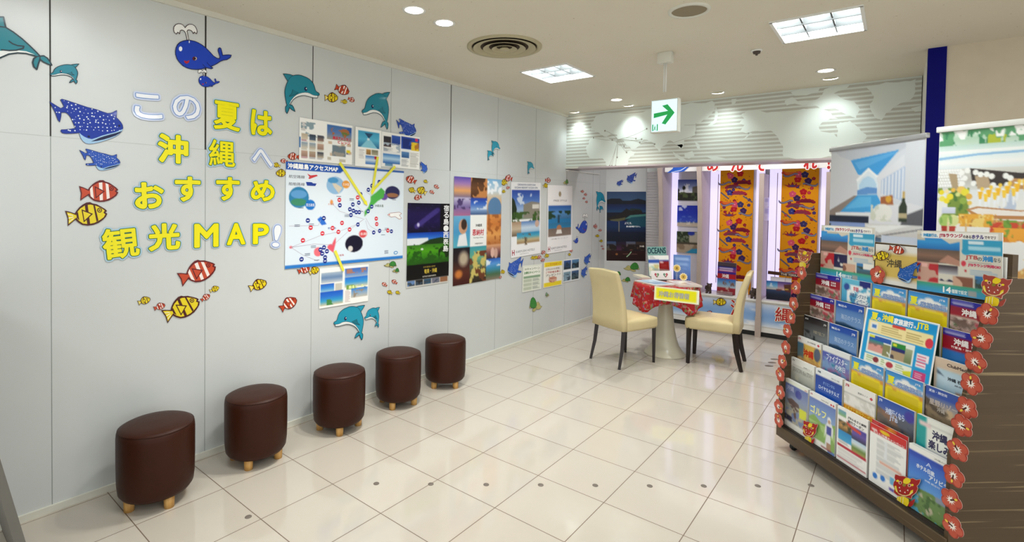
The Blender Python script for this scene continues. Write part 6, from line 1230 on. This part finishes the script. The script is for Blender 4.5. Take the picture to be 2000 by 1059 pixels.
# display boards clipped above the tiers
def lounge_board(c4, label, sd):
    P = Pic(120, 85, 'd8d4c8', sd).v(0, .06, .5, .3, '2a80c8', '3a98d8', '2a70b8').n(0, .06, .5, .16, 'c8c0b0', 5, .52).p([(.26, .1), (.5, .06), (.5, .16), (.38, .2)], 'd8d0c0').v(0, .3, .5, .52, '6a5a50', '8a6a5a', '5a4a44').p([(.25, .5), (.36, .38), (.5, .46), (.5, .54)], 'b88a78').r(0, .52, .25, .84, 'c8a090').n(0, .54, .25, .84, 'b83038', 6, .48).v(.25, .54, .48, .68, '3a3038', 'b8b8c0').n(.25, .54, .5, .8, '2a2a50', 5, .55).r(.42, .7, .66, .86, 'd0a890').n(.42, .7, .66, .86, '8a5a48', 7, .5).v(.68, .66, 1, .86, '3a80c0', '4a5a58').n(.68, .72, 1, .86, '3a4a44', 7, .5).r(.8, .66, 1, .76, 'f0eee8')
    P.v(0, .85, 1, 1, '48a078', '3a9cb8', '3f98d0').r(.05, .02, .95, .12, 'f6f4f0').r(.53, .12, 1, .34, '3aa0c8').e(.58, .3, .06, .06, '3aa0c8').r(.6, .14, .78, .19, 'd8ecf4').r(.6, .215, .98, .275, 'a8d8ec').t(.6, .45, .95, .48, 1, 'a09a98').t(.62, .57, .98, .66, 3, '88b0d0').r(.6, .9, .7, .98, '9aa0a0').r(.05, .54, .12, .6, 'e8b8b0').e(.545, .49, .03, .045, 'd84858').e(.57, .6, .015, .02, 'c02838')
    return sheet(rframe(.232), c4, 'display_board', label, 'poster', P, [('沖縄旅行は、', (.07, .045, .24, .1), '3a9ad0', .0015), ('JTBラウンジ', (.26, .04, .53, .105), 'b83050', .002), ('のある', (.54, .055, .63, .1), '4a4048', .001), ('ホテル', (.64, .045, .78, .105), '4a3a88', .002), ('でキマリ', (.79, .055, .92, .1), '6a5a60', .001), ('JTB', (.57, .36, .71, .43), 'c05a58', .002), ('の', (.71, .38, .76, .43), '6a6a6a', .001), ('沖縄', (.77, .355, .89, .435), '3a90d0', .003), ('なら', (.9, .37, .98, .43), '6a6a6a', .001), ('JTBラウンジ利用OK!', (.6, .48, .98, .53), 'd0486a', .002), ('14', (.31, .885, .4, .975), 'f4f8f8', .003), ('種類で設定', (.41, .91, .59, .97), 'e0f0f0', .001)], 0.0, .003, 'lounge hotel boards on the rack', 'e4e2dc', 0, 'gloss')
lounge_board(((1608, 439.5), (1716.5, 446), (1600.5, 536), (1700, 554)), 'hotel lounge board on top of the rack, at the far end', 21)
lounge_board(((1790, 449), (1960, 456), (1794.7, 567), (1958, 590)), 'hotel lounge board on top of the rack, beside the large lion head', 22)
SB_ = rframe(.236)
sheet(SB_, ((1712, 476), (1797, 484), (1709, 554), (1797, 569)), 'sign_board', 'tan sign with two dark characters between the two lounge boards', 'sign', Pic(20, 16, 'e6e4de', 3).r(0, .18, 1, .8, 'd6b962'), [('沖縄', (.26, .34, .6, .54), '4a4238', .0015)], 0, .003, None, 'e6e4de', 0, 'gloss')
FRS = rframe(.226)
fish(FRS, 'y', (1706, 504), (1739, 496), 'yellow fish cutout on the tan sign corner', 1.0, .004); fish(FRS, 'r', (1738, 484), (1769, 491), 'red fish cutout on the tan sign top edge', 1.0, .004)
shark(FRS, boxmap(SSRC, (1755, 512, 1800, 553), True), 'blue whale shark cutout in the tan sign corner', 60, '1f5cb0', 12)
# large curved poster over the middle brochures
LF = Frame(rk(0, .119, .70), RD, RB*.045+np.array([0, 0, .3]))
P = Pic(140, 98, 'f4f4f2', 23).r(.02, .025, .98, .975, '1f9cd8').v(.02, .025, .98, .2, '1a8cd0', '1f9cd8')
P.r(.06, .2, .94, .42, 'f4e4a8').r(.38, .19, .56, .24, 'd8483c').t(.24, .25, .54, .4, 4, 'b8a060').t(.58, .25, .84, .4, 4, 'b09858').r(.09, .23, .19, .36, 'f0ece0').r(.11, .27, .17, .33, '4a80c8').r(.08, .44, .72, .78, 'e8eee8').r(.1, .46, .4, .54, '2a5ab0').v(.1, .54, .3, .74, '2a9098', 'b86a60', '3a9a78').n(.1, .6, .3, .74, 'd89a90', 6, .5).n(.3, .56, .4, .76, '8a8a60', 6, .4).r(.41, .48, .6, .56, '2a8a3a').v(.41, .56, .6, .76, '1f2a78', '5a4a40').n(.41, .62, .6, .76, 'b09878', 7, .55).v(.6, .52, .7, .76, 'a8b090', '6a7a50').r(.07, .8, .72, .95, 'eef0e0').e(.23, .87, .04, .05, '8a3038').e(.42, .88, .05, .05, 'b83a48').t(.1, .82, .2, .93, 3, '88a858').t(.3, .82, .36, .93, 3, '88a858').t(.5, .82, .64, .93, 3, '9ab070').p([(.6, .9), (.72, .86), (.72, .96), (.62, .95)], 'd8d830').r(.76, .54, .93, .66, 'f2e8ee').r(.76, .68, .9, .76, 'f2e8ee').t(.77, .56, .92, .75, 4, 'd84878').r(.75, .82, .92, .96, 'c83c78').t(.77, .85, .9, .94, 3, 'f0c0d8').e(.9, .34, .055, .08, 'd83c50').r(.1, .46, .17, .5, 'd8d838').r(.43, .5, .48, .54, 'd8d838')
sheet(LF, ((1695, 601), (1838, 633.5), (1674.5, 704), (1815, 757)), 'curved_poster', 'wide blue summer poster leaning over the middle brochures of the rack', 'poster', P, [('夏', (.08, .06, .17, .19), 'f4e838', .003), ('の', (.17, .13, .21, .18), 'f4f4f4', .001), ('沖縄', (.23, .05, .38, .17), 'f4e838', .003), ('家族旅行', (.39, .07, .65, .17), 'f4f8fa', .003), ('は', (.66, .12, .69, .16), 'f4f4f4', .001), ('JTB', (.7, .05, .86, .17), 'f4e838', .003)], .0, .0012, None, 'f4f4f2', 0, 'gloss')
# paper flowers along both side panels
def flower(px, label, x, r, rot, group, ss=None):
    """x: along the rack; the depth and height follow from the pixel"""
    base = rk(x, 0, 0); d = ray(*px); Am = np.array([[d[0], -RB[0], 0], [d[1], -RB[1], 0], [d[2], 0, -1]]); t, s, z = np.linalg.solve(Am, base-CAM)
    if ss is None: s = float(np.interp(z, [p[1] for p in prof], [p[0] for p in prof]))-.016
    else: s = ss
    fr = rframe(s); c = fr.uv(*px); A = Art()
    # petals first so that they overlap like the cut card; the base card is one outline
    pts = []
    for i in range(60):
        t = 2*math.pi*i/60; q = r*(.82+.2*abs(math.cos(2.5*(t-.0)))**.8); pts.append((q*math.cos(t+rot), q*math.sin(t+rot)))
    A.slab(pts, 'a84236', 0, .0014, 'd8b0a4')
    for i in range(5):
        t = rot+2*math.pi*i/5; A.disc(.52*r*math.cos(t), .52*r*math.sin(t), .45*r, .36*r, ('bf5440', 'c45c48')[i % 2], .0018+i*8e-5, 14, t)
    st2 = []
    for i in range(20): t = rot+2*math.pi*i/20; q = r*(.44 if i % 2 == 0 else .2); st2.append((q*math.cos(t), q*math.sin(t)))
    A.poly(st2, 'f4ece4', .0026)
    pd = rot+.5; A.stroke([(0, 0), (.38*r*math.cos(pd), .38*r*math.sin(pd))], .14*r, '4a2420', .0029); A.disc(.56*r*math.cos(pd), .56*r*math.sin(pd), .17*r, .1*r, 'e8c848', .0033, 10, pd)
    o = A.build('flower_cutout', 'print', M4=fr.at(c[0], c[1], .0)); tag(o, label, 'flower', group); return o
ORD = ['first', 'second', 'third', 'fourth', 'fifth', 'sixth', 'seventh', 'eighth', 'ninth', 'tenth', 'eleventh']
LFW = [(1566, 533), (1555, 562), (1550, 593), (1545, 620), (1538, 646), (1535, 679), (1528, 706), (1524, 732), (1524, 766), (1521, 794), (1521, 821)]
for i, px in enumerate(LFW):
    flower(px, 'red paper flower on the far side panel of the rack, %s from the top' % ORD[i], .0, .044, 1.1+i*1.9, 'red paper flowers on the far rack side')
RFW = [(1929, 614), (1917, 661), (1905, 707), (1897, 750), (1888, 797), (1879, 832), (1871, 879), (1863, 929), (1858, 977), (1861, 1028)]
for i, px in enumerate(RFW):
    flower(px, 'red paper flower on the near side panel of the rack, %s from the top' % ORD[i], RW-.004, .046, .5+i*2.3, 'red paper flowers on the near rack side')
flower((1714, 537), 'red paper flower between the far lounge board and the tan sign', .5, .05, .3, None, .222)
# lion cutouts
LI = (570, 625, 926, 990)
def lion(px0, px1, label, x, ss=None, red='9c2a20'):
    mid = ((px0[0]+px1[0])/2, (px0[1]+px1[1])/2); base = rk(x, 0, 0); d = ray(*mid)
    t, s, z = np.linalg.solve(np.array([[d[0], -RB[0], 0], [d[1], -RB[1], 0], [d[2], 0, -1]]), base-CAM)
    s = float(np.interp(z, [p[1] for p in prof], [p[0] for p in prof]))-.022
    fr = rframe(ss if ss is not None else s); T = Trace(fr, boxmap(LI, (*px0, *px1)), (740, 800)); A = Art()
    tail = [(762,985),(775,940),(800,925),(850,902),(845,930),(820,975),(795,990)]; bod = [(622,880),(700,872),(768,905),(772,950),(752,985),(690,985),(640,970),(608,958)]
    head = [(590,665),(598,628),(625,634),(650,645),(700,648),(730,655),(760,668),(790,680),(825,672),(870,692),(925,684),(918,715),(900,745),(880,758),(890,790),(870,830),(845,850),(815,868),(805,905),(780,895),(720,875),(660,872),(630,868),(605,850),(578,828),(590,790),(572,750),(580,715),(600,695)]
    A.slab(T(tail), red, 0, .0012, 'c8a8a0'); A.slab(T(bod), 'e8cf20', 0, .0016, 'c8b870'); A.slab(T(head), red, 0, .0022, 'c8a8a0'); A.stroke(T(head), .0014, 'd8b8a8', .0024, True, False)
    A.poly(T([(706,690),(735,668),(770,674),(800,690),(795,715),(765,735),(720,740),(700,718)]), 'e8cf20', .0027); A.poly(T([(592,760),(612,755),(625,800),(632,830),(612,825),(595,795)]), 'e8cf20', .0027); A.poly(T([(800,812),(830,800),(828,835),(800,852),(775,860)]), 'e8cf20', .0027)
    A.stroke(T([(600,770),(615,810),(645,845),(690,862),(740,868),(790,855),(825,825)]), .0032, 'ecd890', .0031)
    def el(x_, y_, rx, ry, c, z_): A.poly(T([(x_+rx*math.cos(2*math.pi*i/12), y_+ry*math.sin(2*math.pi*i/12)) for i in range(12)]), c, z_)
    el(665, 722, 24, 20, 'e0a890', .0034); el(668, 724, 11, 12, '4a3018', .0037); el(785, 752, 24, 20, 'e0a890', .0034); el(784, 754, 11, 12, '4a3018', .0037); el(718, 748, 24, 18, '8a7a28', .0035); el(632, 702, 20, 12, 'e8cf20', .0034); el(822, 748, 18, 12, 'e8cf20', .0034)
    for x_, y_ in ((655, 778), (665, 815), (725, 832), (762, 808)): A.poly(T([(x_-10, y_), (x_+4, y_-12), (x_+10, y_+8)]), 'f2ece0', .0034)
    for x_ in (640, 670, 705): A.stroke(T([(x_, 885), (x_-8, 965)]), .0025, 'f6efc0', .0030, False, False)
    return T.place(A, 'lion_cutout', label, 'decoration', 'lion head cutouts on the rack', .0, 'print')
lion((1558, 486), (1587, 524), 'small lion head cutout at the top of the far rack side', .0, None, 'a8543a')
lion((1917, 535), (1978, 599), 'largest lion head cutout at the top of the near rack side', RW-.004, None, 'a4453a')
lion((1568, 821), (1598, 867), 'red and yellow lion cutout on the golf brochure in the bottom tier', .28, .024, 'a81c1c')
lion((1745, 926), (1799, 990), 'red and yellow lion cutout between the fine print leaflet and hotel brochure', .86, .024, 'a01818')

# ------------------------------------------------------------------ roll-up banners
def rollup(pL, pR, H, width, label, pic, rail, seed_paper):
    a = onz(*pL, H); c = onz(*pR, H); d = c-a; d[2] = 0; d /= np.linalg.norm(d); nrm = np.array([d[1], -d[0], 0])
    r = empty('roll_up_banner', (a[0]+d[0]*width/2, a[1]+d[1]*width/2, 0), math.atan2(d[1], d[0])); tag(r, label, 'banner')
    MB().box((-width/2-.012, -.014, H-.028), (width/2+.012, .014, H+.004)).build('top_rail', rail, r, bevel=.004)
    MB().box((-width/2-.02, -.06, 0), (width/2+.02, .06, .075)).build('base_cassette', 'silver', r, bevel=.012)
    MB().tube([(0, .02, .05), (0, .02, H-.01)], [.011, .011], 12).build('support_pole', 'steel', r)
    for s in (-1, 1): MB().box((s*width*.32-.03, -.12, 0), (s*width*.32+.03, .12, .012)).build('foot', 'silver', r, bevel=.003)
    MB().box((-width/2, -.002, .06), (width/2, .002, H-.02)).build('sheet', 'white', r)
    pic.a = 1-(1-pic.a)*(.9 if rail == 'white' else .95)
    o = pic.mesh(width-.004, H-.09, .0028, 'print', 'gloss', r, Frame((0, 0, 0), (1, 0, 0), (0, 0, 1)).at(0, (H-.09)/2+.066, 0)); return r
# pool banner (top 55 % is seen). sheet coordinates: x 0..1, y 0..1 from the top
P = Pic(150, 330, 'd8dae0', 31); Y = lambda y: y*.285; Z = lambda y: .285+(y-.36)*.8
P.v(0, 0, 1, Y(1), 'd0d4dc', 'e0e2e8', 'c8ccd4').p([(.04, Y(.0)), (.96, Y(.0)), (.62, Y(.22)), (.25, Y(.24))], 'c4c8d2').p([(.25, Y(.16)), (.77, Y(.1)), (.55, Y(.4)), (.33, Y(.36))], '3a98dc').p([(.3, Y(.2)), (.75, Y(.11)), (.74, Y(.14)), (.36, Y(.3))], '58aae4').p([(0, Y(.03)), (.25, Y(.16)), (.37, Y(.42)), (.36, Y(.6)), (0, Y(.8))], 'd2d4da')
P.p([(.33, Y(.42)), (.46, Y(.28)), (.58, Y(.42)), (.56, Y(.62)), (.35, Y(.62))], 'e2ecf4').p([(.36, Y(.5)), (.4, Y(.42)), (.46, Y(.39)), (.52, Y(.43)), (.55, Y(.5)), (.55, Y(.62)), (.36, Y(.62))], 'b8d8f0').p([(.34, Y(.57)), (.45, Y(.53)), (.56, Y(.55)), (.56, Y(.62)), (.34, Y(.63))], '5a90d0')
P.p([(.32, Y(.43)), (.46, Y(.29)), (.6, Y(.43)), (.58, Y(.45)), (.46, Y(.32)), (.34, Y(.46))], 'f4f6f8').p([(.55, Y(.42)), (.82, Y(.16)), (.83, Y(.72)), (.6, Y(.64))], 'dfe0e6').p([(.6, Y(.45)), (.83, Y(.3)), (.83, Y(.72)), (.6, Y(.62))], 'b4c4dc')
for i in range(7): P.p([(.61+.033*i, Y(.45-.021*i)), (.62+.033*i, Y(.445-.021*i)), (.62+.033*i, Y(.63+.012*i)), (.61+.033*i, Y(.625+.012*i))], 'f0f0f4')
P.p([(.83, Y(.0)), (1, 0), (1, Y(.78)), (.83, Y(.74))], 'd6d8de').p([(.13, Y(.86)), (.34, Y(.63)), (.56, Y(.63)), (.66, Y(.86))], '3a9cdc').p([(.2, Y(.82)), (.36, Y(.66)), (.5, Y(.66)), (.5, Y(.78))], '5ab4e8').p([(0, Y(.84)), (.3, Y(.64)), (.34, Y(.64)), (.1, Y(.9)), (0, Y(.96))], '8a7a70').p([(.08, Y(.87)), (.7, Y(.85)), (.7, Y(.9)), (.08, Y(.92))], 'e8e8ea').r(0, Y(.91), .6, Y(1.0), '1c2030')
P.p([(.48, Y(.9)), (.56, Y(.78)), (.88, Y(.74)), (1, Y(.78)), (1, Y(.94)), (.9, Y(1)), (.48, Y(1))], 'e0e0e4').p([(.85, Y(.88)), (1, Y(.8)), (1, Y(1)), (.8, Y(1))], '5a5a60').p([(.6, Y(.66)), (.72, Y(.64)), (.73, Y(.76)), (.6, Y(.76))], 'a05a30').e(.68, Y(.69), .03, .012, 'd8a030').e(.62, Y(.86), .1, .032, 'eceae2').n(.5, Y(.76), .74, Y(.96), 'd4d6c4', 14, .6)
P.p([(.785, Y(.96)), (.785, Y(.78)), (.81, Y(.72)), (.815, Y(.62)), (.835, Y(.62)), (.84, Y(.72)), (.86, Y(.78)), (.86, Y(.96))], '2a3424').r(.785, Y(.86), .86, Y(.92), 'b8a880').r(.813, Y(.6), .838, Y(.68), 'c8a860')
P.v(0, Z(.36), .44, Z(.43), '7a90c8', 'b8c4e0').p([(.05, Z(.385)), (.25, Z(.38)), (.26, Z(.42)), (.05, Z(.42))], 'd8d4b8').n(0, Z(.37), .12, Z(.42), '2a3a30', 9, .4).v(.44, Z(.36), 1, Z(.5), 'd8d6d4', 'c8c4c0', 'e8e6e4').p([(.44, Z(.37)), (.9, Z(.36)), (.6, Z(.4))], 'eeeeec').p([(.56, Z(.415)), (1, Z(.372)), (1, Z(.376)), (.56, Z(.42))], '4a4448').v(.44, Z(.42), .62, Z(.47), '3a4a60', '7aa8d0').v(.62, Z(.41), 1, Z(.5), 'c8d0e0', 'd8dce6').r(0, Z(.43), .44, Z(.52), '8a98a8').v(0, Z(.5), 1, 1, 'e8e8ea', 'd8dce4', 'eceef0')
rollup((1624.7, 290), (1809.5, 260.6), 2.0, .854, 'roll-up banner with white villa pool photo behind the rack', P, 'silver', 0)
P = Pic(240, 560, 'f2efe8', 32); P.x = P.x/.41; Y = lambda y: y*.31
def R4(x0, y0, x1, y1, *cs): P.v(x0, Y(y0), x1, Y(y1), *cs)
R4(0, 0, 2.5, .16, 'e8eee4', 'a8c8ac', 'c8dccc'); P.n(0, 0, 2.5, Y(.15), '4f9460', 9, .5).n(0, Y(.02), 2.5, Y(.15), '2f7a4c', 11, .6).n(.6, 0, 2.5, Y(.15), 'a8b42c', 8, .62).n(0, 0, 2.5, Y(.09), 'f4f4f0', 7, .55)
R4(0, .14, 2.5, .2, 'b8d4c8', 'dce8e4'); R4(0, .19, 2.5, .36, 'f4f4f0', 'e0ecec', 'f2f2ee', 'dce6e8'); P.p([(0, Y(.25)), (.5, Y(.225)), (2.5, Y(.2)), (2.5, Y(.225)), (.5, Y(.245)), (0, Y(.275))], '8ab8dc')
R4(0, .36, 2.5, .56, 'd8d8d0', 'b8b4aa', 'd8d8d4')
for r_ in range(6):
    for c_ in range(9): P.e(.012+c_*.034+(r_ % 2)*.016, Y(.375+.028*r_), .015, .0042, 'f6f6f4')
P.p([(.13, Y(.4)), (.24, Y(.41)), (.27, Y(.56)), (.19, Y(.55))], 'a8906c').p([(.4, Y(.36)), (1, Y(.42)), (2.5, Y(.5)), (2.5, Y(.56)), (1, Y(.53)), (.44, Y(.52))], '2c2422').p([(.46, Y(.43)), (.62, Y(.44)), (.66, Y(.54)), (.5, Y(.55))], 'b49a78').p([(.84, Y(.46)), (1.2, Y(.48)), (1.2, Y(.66)), (.92, Y(.64))], 'b88450')
for x_, y_ in ((.3, .4), (.34, .45), (.31, .5), (.37, .38), (.47, .4), (.53, .42), (.6, .42), (.66, .44), (.45, .5), (.68, .52), (.82, .44), (.87, .46), (.84, .52), (1.0, .5), (.3, .55)): P.e(x_, Y(y_), .035, .008, 'f4f3ee')
R4(0, .56, 2.5, 1.05, 'dfe2e2', 'eceae4', 'f0ece6', 'f2f0ea'); P.n(.4, Y(.56), 2.5, Y(.74), 'b8c4d8', 9, .56)
P.n(0, Y(.54), .4, Y(.8), '6f8a30', 10, .46).n(0, Y(.56), .38, Y(.76), '3f6a28', 13, .6)
for i, (x_, y_, r_, c_) in enumerate(((.05, .58, .035, 'e8d21c'), (.12, .57, .03, 'f0dca0'), (.16, .62, .045, 'ecd628'), (.06, .64, .04, 'f0e04c'), (.3, .56, .055, 'ecc058'), (.35, .58, .05, 'e8d830'), (.26, .6, .03, 'd8dc80'), (.4, .62, .04, 'e0a83c'), (.41, .68, .03, 'e8c050'), (.2, .56, .03, 'e8b43c'), (.12, .66, .04, 'ecd420'), (.33, .66, .045, '8aa83c'))): P.e(x_, Y(y_), r_, r_*.21, c_)
R4(.06, .72, .24, .78, 'dce0ec', 'c4cade')
for i in range(9):
    x_ = .5+.052*i+.015*(i % 2); y_ = .56-.008*i+.03*(i % 2); P.p([(x_, Y(y_)), (x_+.07, Y(y_)), (x_+.05, Y(y_+.09)), (x_+.045, Y(y_+.16)), (x_+.025, Y(y_+.16)), (x_+.02, Y(y_+.09))], 'eef0f4').p([(x_+.004, Y(y_+.015)), (x_+.066, Y(y_+.015)), (x_+.05, Y(y_+.085)), (x_+.02, Y(y_+.085))], ('f2b41c', 'f6c834')[i % 2]); P.e(x_+.055, Y(y_-.005), .022, .006, 'f4c83c')
P.p([(.37, Y(.74)), (.5, Y(.71)), (1.3, Y(.76)), (1.3, Y(.82)), (.5, Y(.82))], 'b87840').p([(.42, Y(.745)), (.52, Y(.725)), (1.25, Y(.765)), (1.2, Y(.79)), (.54, Y(.79))], 'efe6dc').p([(.5, Y(.82)), (1.1, Y(.84)), (1.1, Y(.9)), (.52, Y(.88))], 'c88c50')
P.n(.28, Y(.78), .74, Y(.9), 'e8a430', 14, .42).n(.28, Y(.79), .74, Y(.9), 'f2d070', 16, .6).n(.3, Y(.8), .7, Y(.9), 'b8742c', 16, .66)
P.e(.11, Y(.85), .085, .018, 'a4c45c').e(.21, Y(.845), .075, .017, 'd8dc90').n(.04, Y(.8), .2, Y(.89), '7aa848', 16, .6).p([(.06, Y(.9)), (.15, Y(.9)), (.135, Y(.99)), (.075, Y(.99))], 'a8281c').p([(.16, Y(.9)), (.25, Y(.9)), (.23, Y(.99)), (.17, Y(.99))], 'b8342a').p([(.135, Y(.86)), (.155, Y(.86)), (.155, Y(.99)), (.14, Y(.99))], 'ecd8b0').p([(.365, Y(.87)), (.385, Y(.87)), (.385, Y(.96)), (.37, Y(.96))], 'd8b070')
P.e(.86, Y(.94), .2, .026, 'd87c24').n(.66, Y(.83), 1.1, Y(.98), '6f9a30', 13, .48).n(.66, Y(.85), 1.1, Y(1), 'cc3c24', 14, .58).n(.66, Y(.9), 1.1, Y(1.02), 'f0a030', 12, .52).n(.62, Y(.82), .9, Y(.88), '5a8a2c', 14, .55)
for x_ in (.1, .27, .36, .5, .66, .74): P.e(x_, Y(1.0), .075, .009, 'f6f5f2'); P.e(x_, Y(1.01), .05, .005, 'c4c0b4')
P.v(0, Y(1.03), 2.5, .45, 'f0eeea', 'f4f4f2').p([(.55, .365), (.85, .37), (1.1, .41), (.6, .42), (.52, .39)], 'e0a458').n(.52, .36, 1.1, .42, 'f2d488', 12, .5).p([(.3, .44), (.62, .455), (.6, .475), (.3, .46)], 'c88848').v(0, .47, 2.5, .53, 'd4cce0', 'e8e6ee').v(0, .52, 2.5, 1, 'f4f4f4', 'e8e8ea')
n_ = int(480*.41); P.a[:, n_:2*n_] = P.a[:, n_-1::-1][:, :n_]; P.a[:, 2*n_:] = P.a[:, :480-2*n_]
rollup((1836, 250), (2000, 233), 2.0, .85, 'roll-up banner with fruit buffet photo before the beige wall', P, 'white', 0)

# ------------------------------------------------------------------ floor dots and the grey foot at the wall's near end
dot = MB().lathe([(.0155, 0), (.0155, .0012), (.0145, .0018), (.001, .0018)], 24).build('floor_dot', 'dot')
DOTS = [(485, 1010), (735, 945), (841.5, 946), (949.6, 947), (1056, 947.7), (1162.6, 948.5), (1269, 949.7), (1374.5, 949.7), (1480, 949.5), (1584, 948.5)]
DL = ['lone grey floor dot between the stools and the camera']+['grey floor dot, %s in the straight row counted from the stools' % ORD[i] for i in range(9)]
for i, px in enumerate(DOTS):
    o = dot if i == 0 else clone(dot); p_ = onz(*px); o.location = (p_[0], p_[1], 0); tag(o, DL[i], 'floor marker', 'grey dots on the floor tiles')
b = MB(); b.prism([(-.771, 0), (-1.011, 1.2), (-1.041, 1.2), (-.801, 0)], 0, XW+.014, .6); b.build('leaning_board', 'grey', None)
tag(bpy.data.objects['leaning_board'], 'dark grey board edge leaning at the near end of the panel wall', 'board')
for px, w_ in (((1513, 702), 'farthest'), ((1508, 708.5), 'middle'), ((1502, 715), 'nearest')):
    o = clone(dot); p_ = onz(*px); o.location = (p_[0], p_[1], 0); o.scale = (2.6, 1.5, 1); o.rotation_euler = (0, 0, .68); o.name = 'floor_mark'
    tag(o, w_+' of three grey oval floor marks beside the far rack flowers', 'floor marker', 'grey oval floor marks')
